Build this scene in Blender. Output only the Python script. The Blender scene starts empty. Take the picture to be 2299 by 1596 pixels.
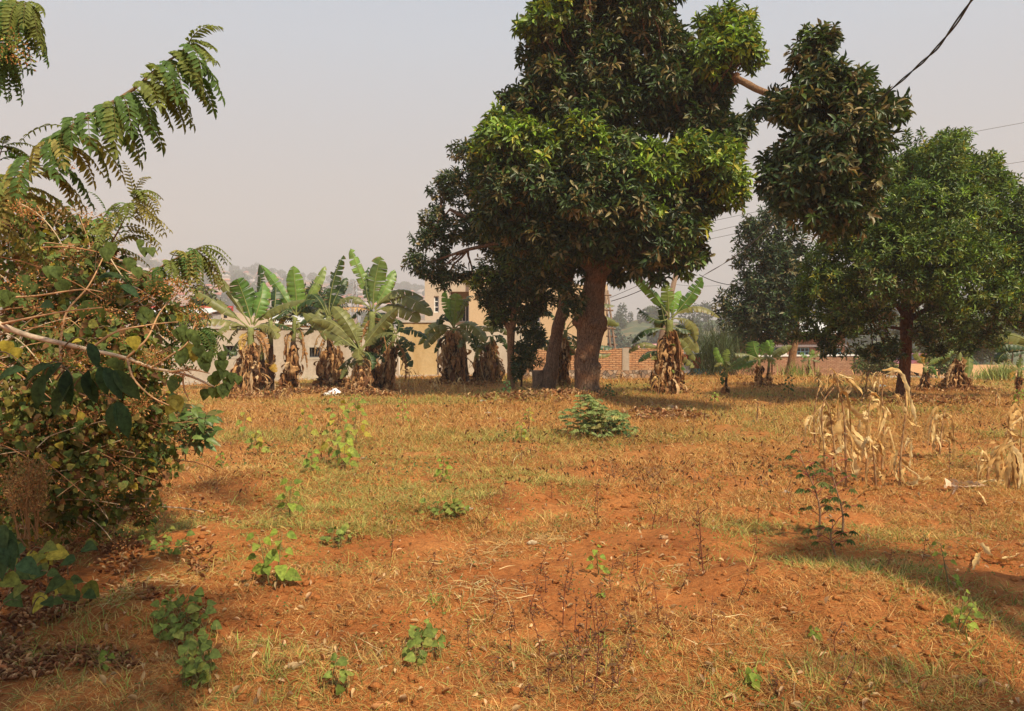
import bpy, math, random
import numpy as np
from mathutils import Vector, Matrix
rng = np.random.default_rng(7)
random.seed(7)
PI = math.pi
scene = bpy.context.scene
COL = scene.collection

# ---------------------------------------------------------------- camera
F = 1788.0; CX, CY = 1149.5, 798.0; HOR = 750.0; EYE = 1.65
TILT = math.atan((CY-HOR)/F)
cam_d = bpy.data.cameras.new('camera'); cam = bpy.data.objects.new('camera', cam_d); COL.objects.link(cam)
cam.location = (0, 0, EYE); cam.rotation_euler = (PI/2-TILT, 0, 0)
cam_d.sensor_width = 36; cam_d.lens = 36*F/2299.0; cam_d.clip_start = 0.1; cam_d.clip_end = 6000
scene.camera = cam

# ---------------------------------------------------------------- light
SUN_EL = math.radians(50); AZ = (0.60, -0.80)
sv = Vector((AZ[0]*math.cos(SUN_EL), AZ[1]*math.cos(SUN_EL), math.sin(SUN_EL))).normalized()
sun_d = bpy.data.lights.new('sun', 'SUN'); sun_d.energy = 5.0; sun_d.angle = math.radians(1.8); sun_d.color = (1.0, 0.86, 0.64)
sun = bpy.data.objects.new('sun', sun_d); COL.objects.link(sun); sun.location = (10, -10, 30)
sun.rotation_euler = sv.to_track_quat('Z', 'Y').to_euler()
world = bpy.data.worlds.new('World'); scene.world = world; world.use_nodes = True
wn = world.node_tree; wn.nodes.clear()
def _sky():
    N = wn.nodes; L = wn.links
    out = N.new('ShaderNodeOutputWorld')
    sky = N.new('ShaderNodeTexSky'); sky.sky_type = 'NISHITA'; sky.sun_disc = False
    sky.sun_elevation = SUN_EL; sky.sun_rotation = math.atan2(AZ[0], AZ[1]); sky.dust_density = 5; sky.air_density = 1.0
    bg1 = N.new('ShaderNodeBackground'); bg1.inputs[1].default_value = 0.07; L.new(sky.outputs[0], bg1.inputs[0])
    tc = N.new('ShaderNodeTexCoord'); sx = N.new('ShaderNodeSeparateXYZ'); L.new(tc.outputs['Generated'], sx.inputs[0])
    cr = N.new('ShaderNodeValToRGB'); L.new(sx.outputs[2], cr.inputs[0])
    e = cr.color_ramp.elements
    e[0].position = 0.0; e[0].color = (0.60, 0.53, 0.49, 1)
    e[1].position = 0.5; e[1].color = (0.56, 0.70, 0.90, 1)
    m = e.new(0.18); m.color = (0.66, 0.66, 0.69, 1)
    m = e.new(0.34); m.color = (0.64, 0.74, 0.86, 1)
    bg2 = N.new('ShaderNodeBackground'); bg2.inputs[1].default_value = 0.78; L.new(cr.outputs[0], bg2.inputs[0])
    mx = N.new('ShaderNodeMixShader'); mx.inputs[0].default_value = 0.86
    L.new(bg1.outputs[0], mx.inputs[1]); L.new(bg2.outputs[0], mx.inputs[2]); L.new(mx.outputs[0], out.inputs[0])
_sky()
scene.view_settings.view_transform = 'Standard'; scene.view_settings.look = 'None'
scene.view_settings.gamma = 1; scene.view_settings.exposure = 0.3
try:
    scene.cycles.max_bounces = 6; scene.cycles.volume_bounces = 1
except Exception: pass

# ---------------------------------------------------------------- pixel helpers (photo coordinates, 2299 x 1596)
ct, st = math.cos(TILT), math.sin(TILT)
def P(px, py, d):
    a = (px-CX)/F; b = (CY-py)/F
    v = np.array([a, ct+b*st, -st+b*ct]); v = v*(d/v[1])
    return np.array([v[0], v[1], v[2]+EYE])
def S(px, d): return px/F*d

# ---------------------------------------------------------------- noise and terrain
_T = np.random.default_rng(3).random((256, 256))
def vn(x, y):
    x = np.asarray(x, float); y = np.asarray(y, float)
    xi = np.floor(x).astype(int); yi = np.floor(y).astype(int); fx = x-xi; fy = y-yi
    fx = fx*fx*(3-2*fx); fy = fy*fy*(3-2*fy)
    a = _T[xi & 255, yi & 255]; b = _T[(xi+1) & 255, yi & 255]; c = _T[xi & 255, (yi+1) & 255]; d = _T[(xi+1) & 255, (yi+1) & 255]
    return (a*(1-fx)+b*fx)*(1-fy)+(c*(1-fx)+d*fx)*fy
def sstep(a, b, x):
    t = np.clip((x-a)/(b-a), 0, 1); return t*t*(3-2*t)
def flatpt(px, py):
    d = EYE*F/(py-HOR); return ((px-CX)/F*d, d)
MOUNDS = []
for px, py, r, h in [(525,1085,.55,.10),(950,1140,.6,.11),(1180,1290,.5,.09),(860,1560,.38,.09),(880,1420,.4,.07),(1560,1480,.6,.10),(640,1330,.4,.07),
                     (1500,1220,.6,.09),(1100,1330,.55,.08),(1950,1400,.55,.10),(2150,1460,.5,.08),(300,1380,.5,.08),(500,1520,.5,.07),(1400,1360,.35,.05),
                     (1270,1560,.4,.06),(1225,900,2.4,.16),(1330,905,1.5,.08),(2030,905,1.8,.12),(1900,1330,.6,.09),(700,1190,.6,.08),(1250,1110,.8,.07),(1700,1330,.5,.07)]:
    x, y = flatpt(px, py); MOUNDS.append((x, y, r, h))
def H(x, y):
    x = np.asarray(x, float); y = np.asarray(y, float)
    r = np.hypot(x, y)
    z = -np.clip(r-29, 0, 400)*0.04*sstep(26, 44, r)
    z = np.maximum(z, -15.0)
    near = 1-0.55*sstep(8, 22, r); nn = (1-sstep(60, 120, r))
    z = z+nn*near*(0.075*(vn(x/1.25+5, y/1.25)-.5)+0.085*(vn(x/.52, y/.52+9)-.5)+0.04*(vn(x/.21+31, y/.21)-.5))
    z = z+nn*(1-sstep(9, 16, r))*(0.022*(vn(x/.09, y/.09)-.5)+0.022*np.maximum(vn(x/.045+7, y/.045)-.55, 0)*(vn(x/.4+50, y/.4)>.45))
    for mx, my, mr, mh in MOUNDS:
        q = ((x-mx)**2+(y-my)**2)/(mr*mr); z = z+mh*np.exp(-q*1.6)
    return z
def Hs(x, y): return float(H(np.array([x]), np.array([y]))[0])
def G(px, py):
    """ground point seen at photo pixel"""
    d0 = EYE*F/(py-HOR); best = None
    ds = np.linspace(d0*0.7, min(d0*1.6, 120), 500)
    a = (px-CX)/F; b = (CY-py)/F; v = np.array([a, ct+b*st, -st+b*ct]); v = v/v[1]
    z = EYE+v[2]*ds; h = H(v[0]*ds, ds)
    k = np.argmax(z <= h) if (z <= h).any() else 200
    return np.array([v[0]*ds[k], ds[k], h[k]])

# ---------------------------------------------------------------- mesh batches
class MB:
    def __init__(s): s.v = []; s.f = []; s.c = []; s.n = 0
    def add(s, v, f, c):
        v = np.asarray(v, float).reshape(-1, 3); c = np.asarray(c, float)
        if c.ndim == 1: c = np.tile(c, (len(v), 1))
        s.v.append(v); s.c.append(c); s.f.append(np.asarray(f, int)+s.n); s.n += len(v)
    def box(s, x0, x1, y0, y1, z0, z1, c=(1,1,1), M=None):
        v = np.array([(x, y, z) for z in (z0, z1) for y in (y0, y1) for x in (x0, x1)], float)
        if M is not None: v = v@np.array(M[0]).T+np.array(M[1])
        s.add(v, [(0,2,3,1),(4,5,7,6),(0,1,5,4),(2,6,7,3),(0,4,6,2),(1,3,7,5)], c)
    def tube(s, pts, rad, sides=6, c=(1,1,1), rough=0.0, sq=1.0, close=True):
        pts = np.asarray(pts, float); n = len(pts); rad = np.broadcast_to(np.asarray(rad, float), (n,))
        t = np.gradient(pts, axis=0); t /= np.linalg.norm(t, axis=1)[:, None]+1e-9
        u0 = np.array([1., 0, 0]) if abs(t[0][0]) < .9 else np.array([0, 1., 0])
        U = u0-t*(t@u0)[:, None]; U /= np.linalg.norm(U, axis=1)[:, None]+1e-9; W = np.cross(t, U)
        a = np.linspace(0, 2*PI, sides, endpoint=False)
        rr = rad[:, None]*np.ones((n, sides))
        if rough:
            k = np.arange(n)[:, None]
            rr = rr*(1+rough*(vn(np.cos(a)[None]*2.2+k*.35+20, np.sin(a)[None]*2.2+k*.2+rad[0]*99)-.5)*2+rough*.5*(rng.random((n, sides))-.5))
        v = pts[:, None]+rr[..., None]*(np.cos(a)[None, :, None]*U[:, None]+sq*np.sin(a)[None, :, None]*W[:, None])
        i = np.arange(n-1)[:, None]*sides; j = np.arange(sides)[None]; j2 = (j+1) % sides
        f = np.stack([i+j, i+j2, i+sides+j2, i+sides+j], -1).reshape(-1, 4)
        cc = np.asarray(c, float)
        if cc.ndim == 2: cc = np.repeat(cc, sides, axis=0)
        s.add(v.reshape(-1, 3), f, cc)
        if close:
            base = s.n-n*sides
            cen = v[-1].mean(0); s.add([cen], np.zeros((0, 4), int), cc if cc.ndim == 1 else cc[-1])
            top = base+(n-1)*sides
            tri = np.array([(top+q, top+(q+1) % sides, s.n-1) for q in range(sides)])-s.n
            s.f.append(tri+s.n)
    def inst(s, T, pos, d, up, L, W, col):
        """instance leaf template T=(verts[along,side,up], faces) N times"""
        pos = np.asarray(pos, float); N = len(pos)
        if N == 0: return
        d = d/(np.linalg.norm(d, axis=1)[:, None]+1e-9)
        sd = np.cross(d, up); sd /= np.linalg.norm(sd, axis=1)[:, None]+1e-9; u = np.cross(sd, d)
        L = np.broadcast_to(L, (N,)); W = np.broadcast_to(W, (N,))
        tv, tf = T; V = len(tv)
        v = pos[:, None]+tv[None, :, 0, None]*(d*L[:, None])[:, None]+tv[None, :, 1, None]*(sd*W[:, None])[:, None]+tv[None, :, 2, None]*(u*L[:, None])[:, None]
        off = (np.arange(N)*V)[:, None, None]
        base = s.n
        s.v.append(v.reshape(-1, 3)); s.c.append(np.repeat(np.broadcast_to(col, (N, 3)), V, axis=0)); s.n += N*V
        for ff in tf: s.f.append((ff[None]+off).reshape(-1, ff.shape[1])+base)
    def build(s, name, mat, parent=None, origin=None, smooth=True):
        v = np.concatenate(s.v); c = np.concatenate(s.c)
        if parent is not None and origin is None: origin = parent['_o'] if '_o' in parent else (0, 0, 0)
        if origin is not None: v = v-np.array(origin)[None]
        fs = [f for f in s.f if len(f)]
        lt = np.concatenate([np.full(len(f), f.shape[1]) for f in fs]); li = np.concatenate([f.reshape(-1) for f in fs])
        me = bpy.data.meshes.new(name)
        me.vertices.add(len(v)); me.vertices.foreach_set('co', v.astype(np.float32).ravel())
        me.loops.add(len(li)); me.loops.foreach_set('vertex_index', li.astype(np.int32))
        me.polygons.add(len(lt)); ls = np.concatenate([[0], np.cumsum(lt)[:-1]]).astype(np.int32)
        me.polygons.foreach_set('loop_start', ls); me.polygons.foreach_set('loop_total', lt.astype(np.int32))
        at = me.color_attributes.new('col', 'FLOAT_COLOR', 'POINT')
        at.data.foreach_set('color', np.concatenate([c, np.ones((len(c), 1))], 1).astype(np.float32).ravel())
        me.update(calc_edges=True); me.validate()
        me.polygons.foreach_set('use_smooth', np.full(len(me.polygons), bool(smooth)))
        me.materials.append(mat)
        o = bpy.data.objects.new(name, me); COL.objects.link(o)
        if parent is not None:
            o.parent = parent; o['_o'] = list(parent['_o']) if '_o' in parent else [0, 0, 0]
        elif origin is not None: o.location = origin
        return o
def tag(o, label=None, cat=None, group=None, kind=None):
    if label: o['label'] = label
    if cat: o['category'] = cat
    if group: o['group'] = group
    if kind: o['kind'] = kind
    return o
def thing(name, label, cat, loc, group=None):
    o = bpy.data.objects.new(name, None); COL.objects.link(o); o.empty_display_size = .2
    o.location = tuple(float(q) for q in loc); o['_o'] = [float(q) for q in loc]
    return tag(o, label, cat, group)
def copy_tree(o, parent=None):
    c = o.copy(); COL.objects.link(c)
    if parent is not None: c.parent = parent
    for ch in [q for q in COL.objects if q.parent == o]: copy_tree(ch, c)
    return c

def leaf_T(st_, fold=.12, droop=.25, sq=0.0):
    """st_: list of (s, halfwidth) ; returns template"""
    v = []; tri = []; quad = []; rows = []
    for s_, w in st_:
        z = -droop*s_*s_
        if w <= 0: rows.append((len(v),)); v.append((s_, 0, z))
        else:
            rows.append((len(v), len(v)+1, len(v)+2)); v += [(s_, -w, z+fold*w), (s_, 0, z), (s_, w, z+fold*w)]
    for a, b in zip(rows[:-1], rows[1:]):
        if len(a) == 1: tri += [(a[0], b[1], b[0]), (a[0], b[2], b[1])]
        elif len(b) == 1: tri += [(a[0], a[1], b[0]), (a[1], a[2], b[0])]
        else: quad += [(a[0], a[1], b[1], b[0]), (a[1], a[2], b[2], b[1])]
    fs = []
    if tri: fs.append(np.array(tri))
    if quad: fs.append(np.array(quad))
    return np.array(v, float), fs
T_AVO = leaf_T([(0,0),(.3,.42),(.68,.46),(1,0)], .35, .22)
T_FAR = leaf_T([(0,0),(.5,.5),(1,0)], .3, .18)
T_HEART = leaf_T([(0,.12),(.06,.38),(.25,.52),(.5,.44),(.75,.24),(1,0)], .25, .22)
T_OV = leaf_T([(0,0),(.15,.3),(.4,.5),(.7,.36),(1,0)], .3, .3)
T_BIG = leaf_T([(0,0),(.1,.22),(.3,.44),(.55,.5),(.78,.36),(.92,.14),(1,0)], .25, .3)
T_LFT = leaf_T([(0,0),(.25,.44),(.65,.42),(1,0)], .3, .12)
T_BLADE = leaf_T([(0,.5),(.5,.42),(1,0)], 0.0, .55)
T_DRY = leaf_T([(0,0),(.3,.45),(.65,.4),(1,0)], .9, -.35)

# ---------------------------------------------------------------- materials
def new_mat(name):
    m = bpy.data.materials.new(name); m.use_nodes = True; nt = m.node_tree; nt.nodes.clear()
    out = nt.nodes.new('ShaderNodeOutputMaterial'); b = nt.nodes.new('ShaderNodeBsdfPrincipled')
    nt.links.new(b.outputs[0], out.inputs[0]); return m, nt, b, out
def noise(nt, scale, detail=4, rough=.6, vec=None, dist=0):
    n = nt.nodes.new('ShaderNodeTexNoise'); n.inputs['Scale'].default_value = scale; n.inputs['Detail'].default_value = detail
    n.inputs['Roughness'].default_value = rough; n.inputs['Distortion'].default_value = dist
    if vec is not None: nt.links.new(vec, n.inputs['Vector'])
    return n.outputs['Fac']
def ramp(nt, fac, stops):
    r = nt.nodes.new('ShaderNodeValToRGB'); nt.links.new(fac, r.inputs[0]); e = r.color_ramp.elements
    while len(e) < len(stops): e.new(.5)
    for q, (p, c) in zip(e, stops): q.position = p; q.color = (*c, 1) if len(c) == 3 else c
    return r.outputs[0]
def mix(nt, a, b, fac, mode='MIX'):
    m = nt.nodes.new('ShaderNodeMix'); m.data_type = 'RGBA'; m.blend_type = mode
    for sock, v in ((m.inputs[6], a), (m.inputs[7], b), (m.inputs[0], fac)):
        if isinstance(v, (int, float)): sock.default_value = v
        elif isinstance(v, tuple): sock.default_value = (*v, 1)
        else: nt.links.new(v, sock)
    return m.outputs[2]
def bump(nt, b, h, strength, dist, prev=None):
    n = nt.nodes.new('ShaderNodeBump'); n.inputs['Strength'].default_value = strength; n.inputs['Distance'].default_value = dist
    nt.links.new(h, n.inputs['Height'])
    if prev is not None: nt.links.new(prev, n.inputs['Normal'])
    nt.links.new(n.outputs[0], b.inputs['Normal']); return n.outputs[0]
def pos(nt, scale=(1,1,1), obj=False):
    if obj:
        g = nt.nodes.new('ShaderNodeTexCoord').outputs['Object']
    else: g = nt.nodes.new('ShaderNodeNewGeometry').outputs['Position']
    m = nt.nodes.new('ShaderNodeMapping'); m.inputs['Scale'].default_value = scale; nt.links.new(g, m.inputs[0]); return m.outputs[0]
def mat_leaf(name, rough=.45, trans=.25, tint=(1.1,1.15,.7), nscale=9, spec=.4, vary=.35):
    m, nt, b, out = new_mat(name)
    a = nt.nodes.new('ShaderNodeAttribute'); a.attribute_name = 'col'
    nz = noise(nt, nscale, 3, .6, pos(nt))
    k = ramp(nt, nz, [(.3, (1-vary,)*3), (.7, (1+vary*.6,)*3)])
    c = mix(nt, a.outputs['Color'], k, 1.0, 'MULTIPLY')
    nt.links.new(c, b.inputs['Base Color']); b.inputs['Roughness'].default_value = rough; b.inputs['Specular IOR Level'].default_value = spec
    if trans > 0:
        t = nt.nodes.new('ShaderNodeBsdfTranslucent'); c2 = mix(nt, c, tint, 1.0, 'MULTIPLY'); nt.links.new(c2, t.inputs[0])
        mx = nt.nodes.new('ShaderNodeMixShader'); mx.inputs[0].default_value = trans
        nt.links.new(b.outputs[0], mx.inputs[1]); nt.links.new(t.outputs[0], mx.inputs[2]); nt.links.new(mx.outputs[0], out.inputs[0])
    return m
M_AVO = mat_leaf('glossy tree leaf', .42, .22, nscale=25, spec=.35)
M_SOFT = mat_leaf('soft leaf', .65, .38, (1.25,1.2,.6), nscale=45, spec=.18, vary=.5)
M_BAN = mat_leaf('banana leaf', .42, .32, (1.2,1.25,.6), nscale=6, spec=.4, vary=.2)
M_DRY = mat_leaf('dry leaf', .8, .22, (1.15,1.0,.8), nscale=14, spec=.2)
M_GRASS = mat_leaf('grass blade', .65, .3, (1.1,1.1,.8), nscale=3, spec=.25, vary=.2)
M_TWIG = mat_leaf('twig bark', .8, 0, nscale=30, spec=.2)
M_FARLEAF = mat_leaf('distant leaf', .6, .15, nscale=1.5)
def mat_bark(name, c1, c2, c3, moss=None):
    m, nt, b, out = new_mat(name)
    p = pos(nt, (1,1,.22)); n1 = noise(nt, 22, 8, .7, p, .6); n2 = noise(nt, 2.2, 4, .6, pos(nt))
    c = ramp(nt, n1, [(.3, c1), (.5, c2), (.72, c3)])
    c = mix(nt, c, (.30,.12,.045), ramp(nt, n2, [(.48,(0,0,0)),(.75,(.7,.7,.7))]))
    v = nt.nodes.new('ShaderNodeTexVoronoi'); v.feature = 'DISTANCE_TO_EDGE'; v.inputs['Scale'].default_value = 26; nt.links.new(pos(nt, (1,1,.3)), v.inputs['Vector'])
    cr = ramp(nt, v.outputs['Distance'], [(0,(.35,.35,.35)),(.12,(1,1,1))])
    c = mix(nt, c, cr, .8, 'MULTIPLY')
    nt.links.new(c, b.inputs['Base Color']); b.inputs['Roughness'].default_value = .9; b.inputs['Specular IOR Level'].default_value = .15
    n = bump(nt, b, cr, .9, .02); bump(nt, b, n1, 1.0, .03, n)
    return m
M_BARK = mat_bark('grey brown bark', (.09,.055,.035), (.20,.125,.08), (.34,.22,.14))
M_BARKR = mat_bark('red brown bark', (.09,.035,.018), (.19,.075,.035), (.30,.13,.06))
M_BARKL = mat_bark('light bark', (.22,.12,.06), (.36,.20,.10), (.46,.27,.14))
def mat_soil():
    m, nt, b, out = new_mat('red soil')
    p = pos(nt)
    n1 = noise(nt, 1.1, 5, .6, p); n2 = noise(nt, 24, 6, .75, p); n3 = noise(nt, 110, 4, .7, p)
    c = ramp(nt, n1, [(.3,(.27,.085,.025)),(.5,(.41,.143,.040)),(.7,(.53,.212,.064))])
    c = mix(nt, c, ramp(nt, n2, [(.3,(.62,.6,.6)),(.6,(1.12,1.12,1.12))]), 1.0, 'MULTIPLY')
    c = mix(nt, c, ramp(nt, n3, [(.35,(.75,.75,.75)),(.65,(1.15,1.15,1.15))]), 1.0, 'MULTIPLY')
    # straw crumbs
    n4 = noise(nt, 55, 3, .8, p, 1.5)
    c = mix(nt, c, (.46,.27,.10), ramp(nt, n4, [(.56,(0,0,0)),(.66,(.6,.6,.6))]))
    # dead thatch lying thicker away from the bare foreground
    g = nt.nodes.new('ShaderNodeNewGeometry'); sx = nt.nodes.new('ShaderNodeSeparateXYZ'); nt.links.new(g.outputs['Position'], sx.inputs[0])
    mr = nt.nodes.new('ShaderNodeMapRange'); mr.inputs[1].default_value = 7; mr.inputs[2].default_value = 16; nt.links.new(sx.outputs[1], mr.inputs[0])
    ml = nt.nodes.new('ShaderNodeMath'); ml.operation = 'MULTIPLY'; nt.links.new(mr.outputs[0], ml.inputs[0])
    n5 = noise(nt, .8, 6, .75, p); r5 = ramp(nt, n5, [(.35,(.15,.15,.15)),(.6,(.75,.75,.75))]); nt.links.new(r5, ml.inputs[1])
    th = ramp(nt, n2, [(.3,(.20,.105,.035)),(.55,(.36,.20,.065)),(.75,(.46,.30,.11))])
    c = mix(nt, c, th, ml.outputs[0])
    nt.links.new(c, b.inputs['Base Color']); b.inputs['Roughness'].default_value = .95; b.inputs['Specular IOR Level'].default_value = .1
    n = bump(nt, b, n2, .8, .03); bump(nt, b, n3, .7, .008, n)
    return m
M_SOIL = mat_soil()
def mat_plaster(name, c1, c2, stain, sc=1.2, amt=.6):
    m, nt, b, out = new_mat(name); p = pos(nt)
    n1 = noise(nt, sc, 6, .65, p); n2 = noise(nt, 14, 5, .7, p); ps = pos(nt, (1.3,1.3,.45)); n3 = noise(nt, .9, 5, .6, ps, .4)
    c = ramp(nt, n1, [(.35,c1),(.65,c2)])
    c = mix(nt, c, stain, ramp(nt, n3, [(.48,(0,0,0)),(.68,(amt,)*3)]))
    c = mix(nt, c, ramp(nt, n2, [(.3,(.86,.86,.86)),(.7,(1.06,1.06,1.06))]), 1.0, 'MULTIPLY')
    nt.links.new(c, b.inputs['Base Color']); b.inputs['Roughness'].default_value = .92; bump(nt, b, n2, .5, .01)
    return m
M_WALL = mat_plaster('grey beige plaster', (.42,.35,.27), (.52,.44,.35), (.30,.21,.13), 1.0, .6)
M_OCHRE = mat_plaster('ochre stained plaster', (.47,.31,.13), (.52,.38,.20), (.40,.25,.09), .8, .8)
M_GREYP = mat_plaster('grey plaster', (.42,.36,.28), (.50,.43,.34), (.34,.29,.23), 1.0, .5)
M_TAN = mat_plaster('tan painted wall', (.60,.42,.24), (.64,.46,.27), (.55,.38,.21), .4, .4)
M_TAN2 = mat_plaster('pale tan wall', (.56,.45,.33), (.60,.49,.37), (.46,.36,.25), .6, .5)
def mat_plain(name, col, rough=.6, metal=0, nscale=8, vary=.15):
    m, nt, b, out = new_mat(name); n1 = noise(nt, nscale, 5, .65, pos(nt))
    c = mix(nt, col, ramp(nt, n1, [(.3,(1-vary,)*3),(.7,(1+vary,)*3)]), 1.0, 'MULTIPLY')
    nt.links.new(c, b.inputs['Base Color']); b.inputs['Roughness'].default_value = rough; b.inputs['Metallic'].default_value = metal
    bump(nt, b, n1, .3, .01); return m
M_CONC = mat_plain('concrete', (.45,.40,.34), .9)
M_DARK = mat_plain('dark interior', (.012,.011,.010), .9)  # near-black stands in for the unlit space inside small openings
M_GLASS = mat_plain('dark window glass', (.03,.035,.04), .12, 0, 3, .3)
M_WHITE = mat_plain('white paint', (.72,.70,.66), .6)
M_BLUE = mat_plain('pale blue paint', (.25,.45,.52), .5)
M_RED = mat_plain('red painted sheet', (.42,.05,.04), .5)
M_SHEET = mat_plain('white metal sheet', (.66,.64,.61), .5, .1)
M_CORR = mat_plain('galvanised sheet', (.50,.50,.50), .5, .3)
M_POLE = mat_plain('weathered timber', (.22,.14,.09), .9, 0, 20, .3)
M_CPOLE = mat_plain('concrete pole', (.42,.40,.37), .9)
M_BLACK = mat_plain('black cable', (.012,.012,.012), .5)
M_WIRE = mat_plain('thin grey wire', (.10,.10,.10), .6)
M_STEEL = mat_plain('galvanised steel', (.35,.35,.36), .5, .4)
M_CARRED = mat_plain('dusty red car paint', (.30,.03,.025), .35)
M_CARPUR = mat_plain('dusty maroon car paint', (.24,.06,.07), .35)
M_RUB = mat_plain('rubber', (.02,.02,.02), .8)
M_CHROME = mat_plain('lamp glass', (.6,.6,.6), .15, .3)
M_PLASTIC = mat_plain('white plastic', (.78,.76,.76), .5)
M_ROAD = mat_plain('asphalt', (.085,.08,.078), .9, 0, 40, .25)
M_DIRT = mat_plain('dirt verge', (.52,.27,.11), .95, 0, 3, .2)
M_TILE = mat_plain('clay roof', (.42,.15,.08), .8, 0, .3, .3)
def mat_brick(name, c1, c2):
    m, nt, b, out = new_mat(name)
    g = nt.nodes.new('ShaderNodeTexCoord'); sx = nt.nodes.new('ShaderNodeSeparateXYZ'); nt.links.new(g.outputs['Object'], sx.inputs[0])
    cx = nt.nodes.new('ShaderNodeCombineXYZ'); nt.links.new(sx.outputs[0], cx.inputs[0]); nt.links.new(sx.outputs[2], cx.inputs[1])
    nz = nt.nodes.new('ShaderNodeTexNoise'); nz.inputs['Scale'].default_value = 3; nt.links.new(cx.outputs[0], nz.inputs['Vector'])
    va = nt.nodes.new('ShaderNodeVectorMath'); va.operation = 'MULTIPLY_ADD'; nt.links.new(nz.outputs['Color'], va.inputs[0]); va.inputs[1].default_value = (.03,.03,0); nt.links.new(cx.outputs[0], va.inputs[2])
    br = nt.nodes.new('ShaderNodeTexBrick'); nt.links.new(va.outputs[0], br.inputs['Vector'])
    br.inputs['Color1'].default_value = c1; br.inputs['Color2'].default_value = c2; br.inputs['Mortar'].default_value = (.27,.13,.07,1)
    br.inputs['Scale'].default_value = 1; br.inputs['Brick Width'].default_value = .24; br.inputs['Row Height'].default_value = .068; br.inputs['Mortar Size'].default_value = .013
    br.inputs['Bias'].default_value = 0
    n1 = noise(nt, 6, 5, .7, pos(nt)); c = mix(nt, br.outputs['Color'], ramp(nt, n1, [(.3,(.7,.68,.66)),(.7,(1.2,1.2,1.2))]), 1.0, 'MULTIPLY')
    nt.links.new(c, b.inputs['Base Color']); b.inputs['Roughness'].default_value = .9
    iv = nt.nodes.new('ShaderNodeMath'); iv.operation = 'SUBTRACT'; iv.inputs[0].default_value = 1; nt.links.new(br.outputs['Fac'], iv.inputs[1])
    bump(nt, b, iv.outputs[0], 1.0, .02); return m
M_BRICK = mat_brick('clay brick', (.56,.27,.12,1), (.64,.38,.19,1)); M_BRICKB = mat_brick('brown brick', (.36,.19,.11,1), (.45,.27,.16,1))
def mat_stone():
    m, nt, b, out = new_mat('rubble stone')
    p = pos(nt); v = nt.nodes.new('ShaderNodeTexVoronoi'); v.inputs['Scale'].default_value = 6.5; nt.links.new(p, v.inputs['Vector'])
    v2 = nt.nodes.new('ShaderNodeTexVoronoi'); v2.feature = 'DISTANCE_TO_EDGE'; v2.inputs['Scale'].default_value = 6.5; nt.links.new(p, v2.inputs['Vector'])
    s = nt.nodes.new('ShaderNodeSeparateColor'); nt.links.new(v.outputs['Color'], s.inputs[0])
    c = ramp(nt, s.outputs[0], [(.1,(.22,.17,.13)),(.5,(.42,.25,.14)),(.9,(.50,.40,.30))])
    e = ramp(nt, v2.outputs['Distance'], [(.02,(.45,.38,.3)),(.06,(1,1,1))]); c = mix(nt, c, e, 1.0, 'MULTIPLY')
    n1 = noise(nt, 20, 5, .7, p); c = mix(nt, c, ramp(nt, n1, [(.3,(.75,.75,.75)),(.7,(1.15,1.15,1.15))]), 1.0, 'MULTIPLY')
    nt.links.new(c, b.inputs['Base Color']); b.inputs['Roughness'].default_value = .95; bump(nt, b, e, 1.0, .05); return m
M_STONE = mat_stone()
def mat_hill(name, stops, sc):
    m, nt, b, out = new_mat(name); p = pos(nt)
    n1 = noise(nt, sc, 6, .75, p); n2 = noise(nt, sc*7, 5, .8, p)
    c = ramp(nt, n1, stops); c = mix(nt, c, ramp(nt, n2, [(.35,(.5,.55,.45)),(.65,(1.3,1.25,1.2))]), 1.0, 'MULTIPLY')
    nt.links.new(c, b.inputs['Base Color']); b.inputs['Roughness'].default_value = .95; return m
M_HILL = mat_hill('hillside', [(.40,(.06,.09,.04)),(.5,(.22,.13,.07)),(.60,(.48,.20,.10))], .012)
M_HILLG = mat_hill('green slope', [(.38,(.05,.08,.03)),(.52,(.10,.12,.045)),(.66,(.30,.16,.08))], .04)

# ================================================================ SETTING: ground sheet, hills, haze
def build_ground():
    th = np.concatenate([np.linspace(-PI, -.80, 60, endpoint=False), np.linspace(-.80, .80, 800), np.linspace(.80, PI, 60)[1:]])[:-1]
    rr = np.concatenate([[0.3,.8,1.4,2.0], np.exp(np.linspace(math.log(2.5), math.log(45), 740)), np.exp(np.linspace(math.log(47), math.log(1690), 40))])
    T, R = np.meshgrid(th, rr); X = R*np.sin(T); Y = R*np.cos(T); Z = H(X, Y)
    n, m = R.shape
    v = np.stack([X, Y, Z], -1).reshape(-1, 3)
    i = np.arange(n-1)[:, None]*m; j = np.arange(m)[None]; j2 = (j+1) % m
    f = np.stack([i+j, i+m+j, i+m+j2, i+j2], -1).reshape(-1, 4)
    b = MB(); b.add(v, f, (1,1,1)); c = np.array([[0,0,Hs(0,0)]]); b.add(c, np.zeros((0,4),int), (1,1,1))
    b.f.append(np.array([(len(v), q, (q+1) % m) for q in range(m)])[:, ::-1])
    o = b.build('ground', M_SOIL); tag(o, kind='structure'); return o
build_ground()
RIDGE_L = [(-1500,470),(-400,520),(0,548),(295,572),(380,590),(453,598),(527,609),(625,620),(699,631),(797,641),(944,656),(1150,683),(1300,705),(1420,722),(1600,735),(2400,742),(4000,742)]
RIDGE_R = [(-1000,765),(900,765),(1200,748),(1330,732),(1400,724),(1430,716),(1480,720),(1540,722),(1600,716),(1680,724),(1800,712),(2000,700),(2400,690),(4000,690)]
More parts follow.
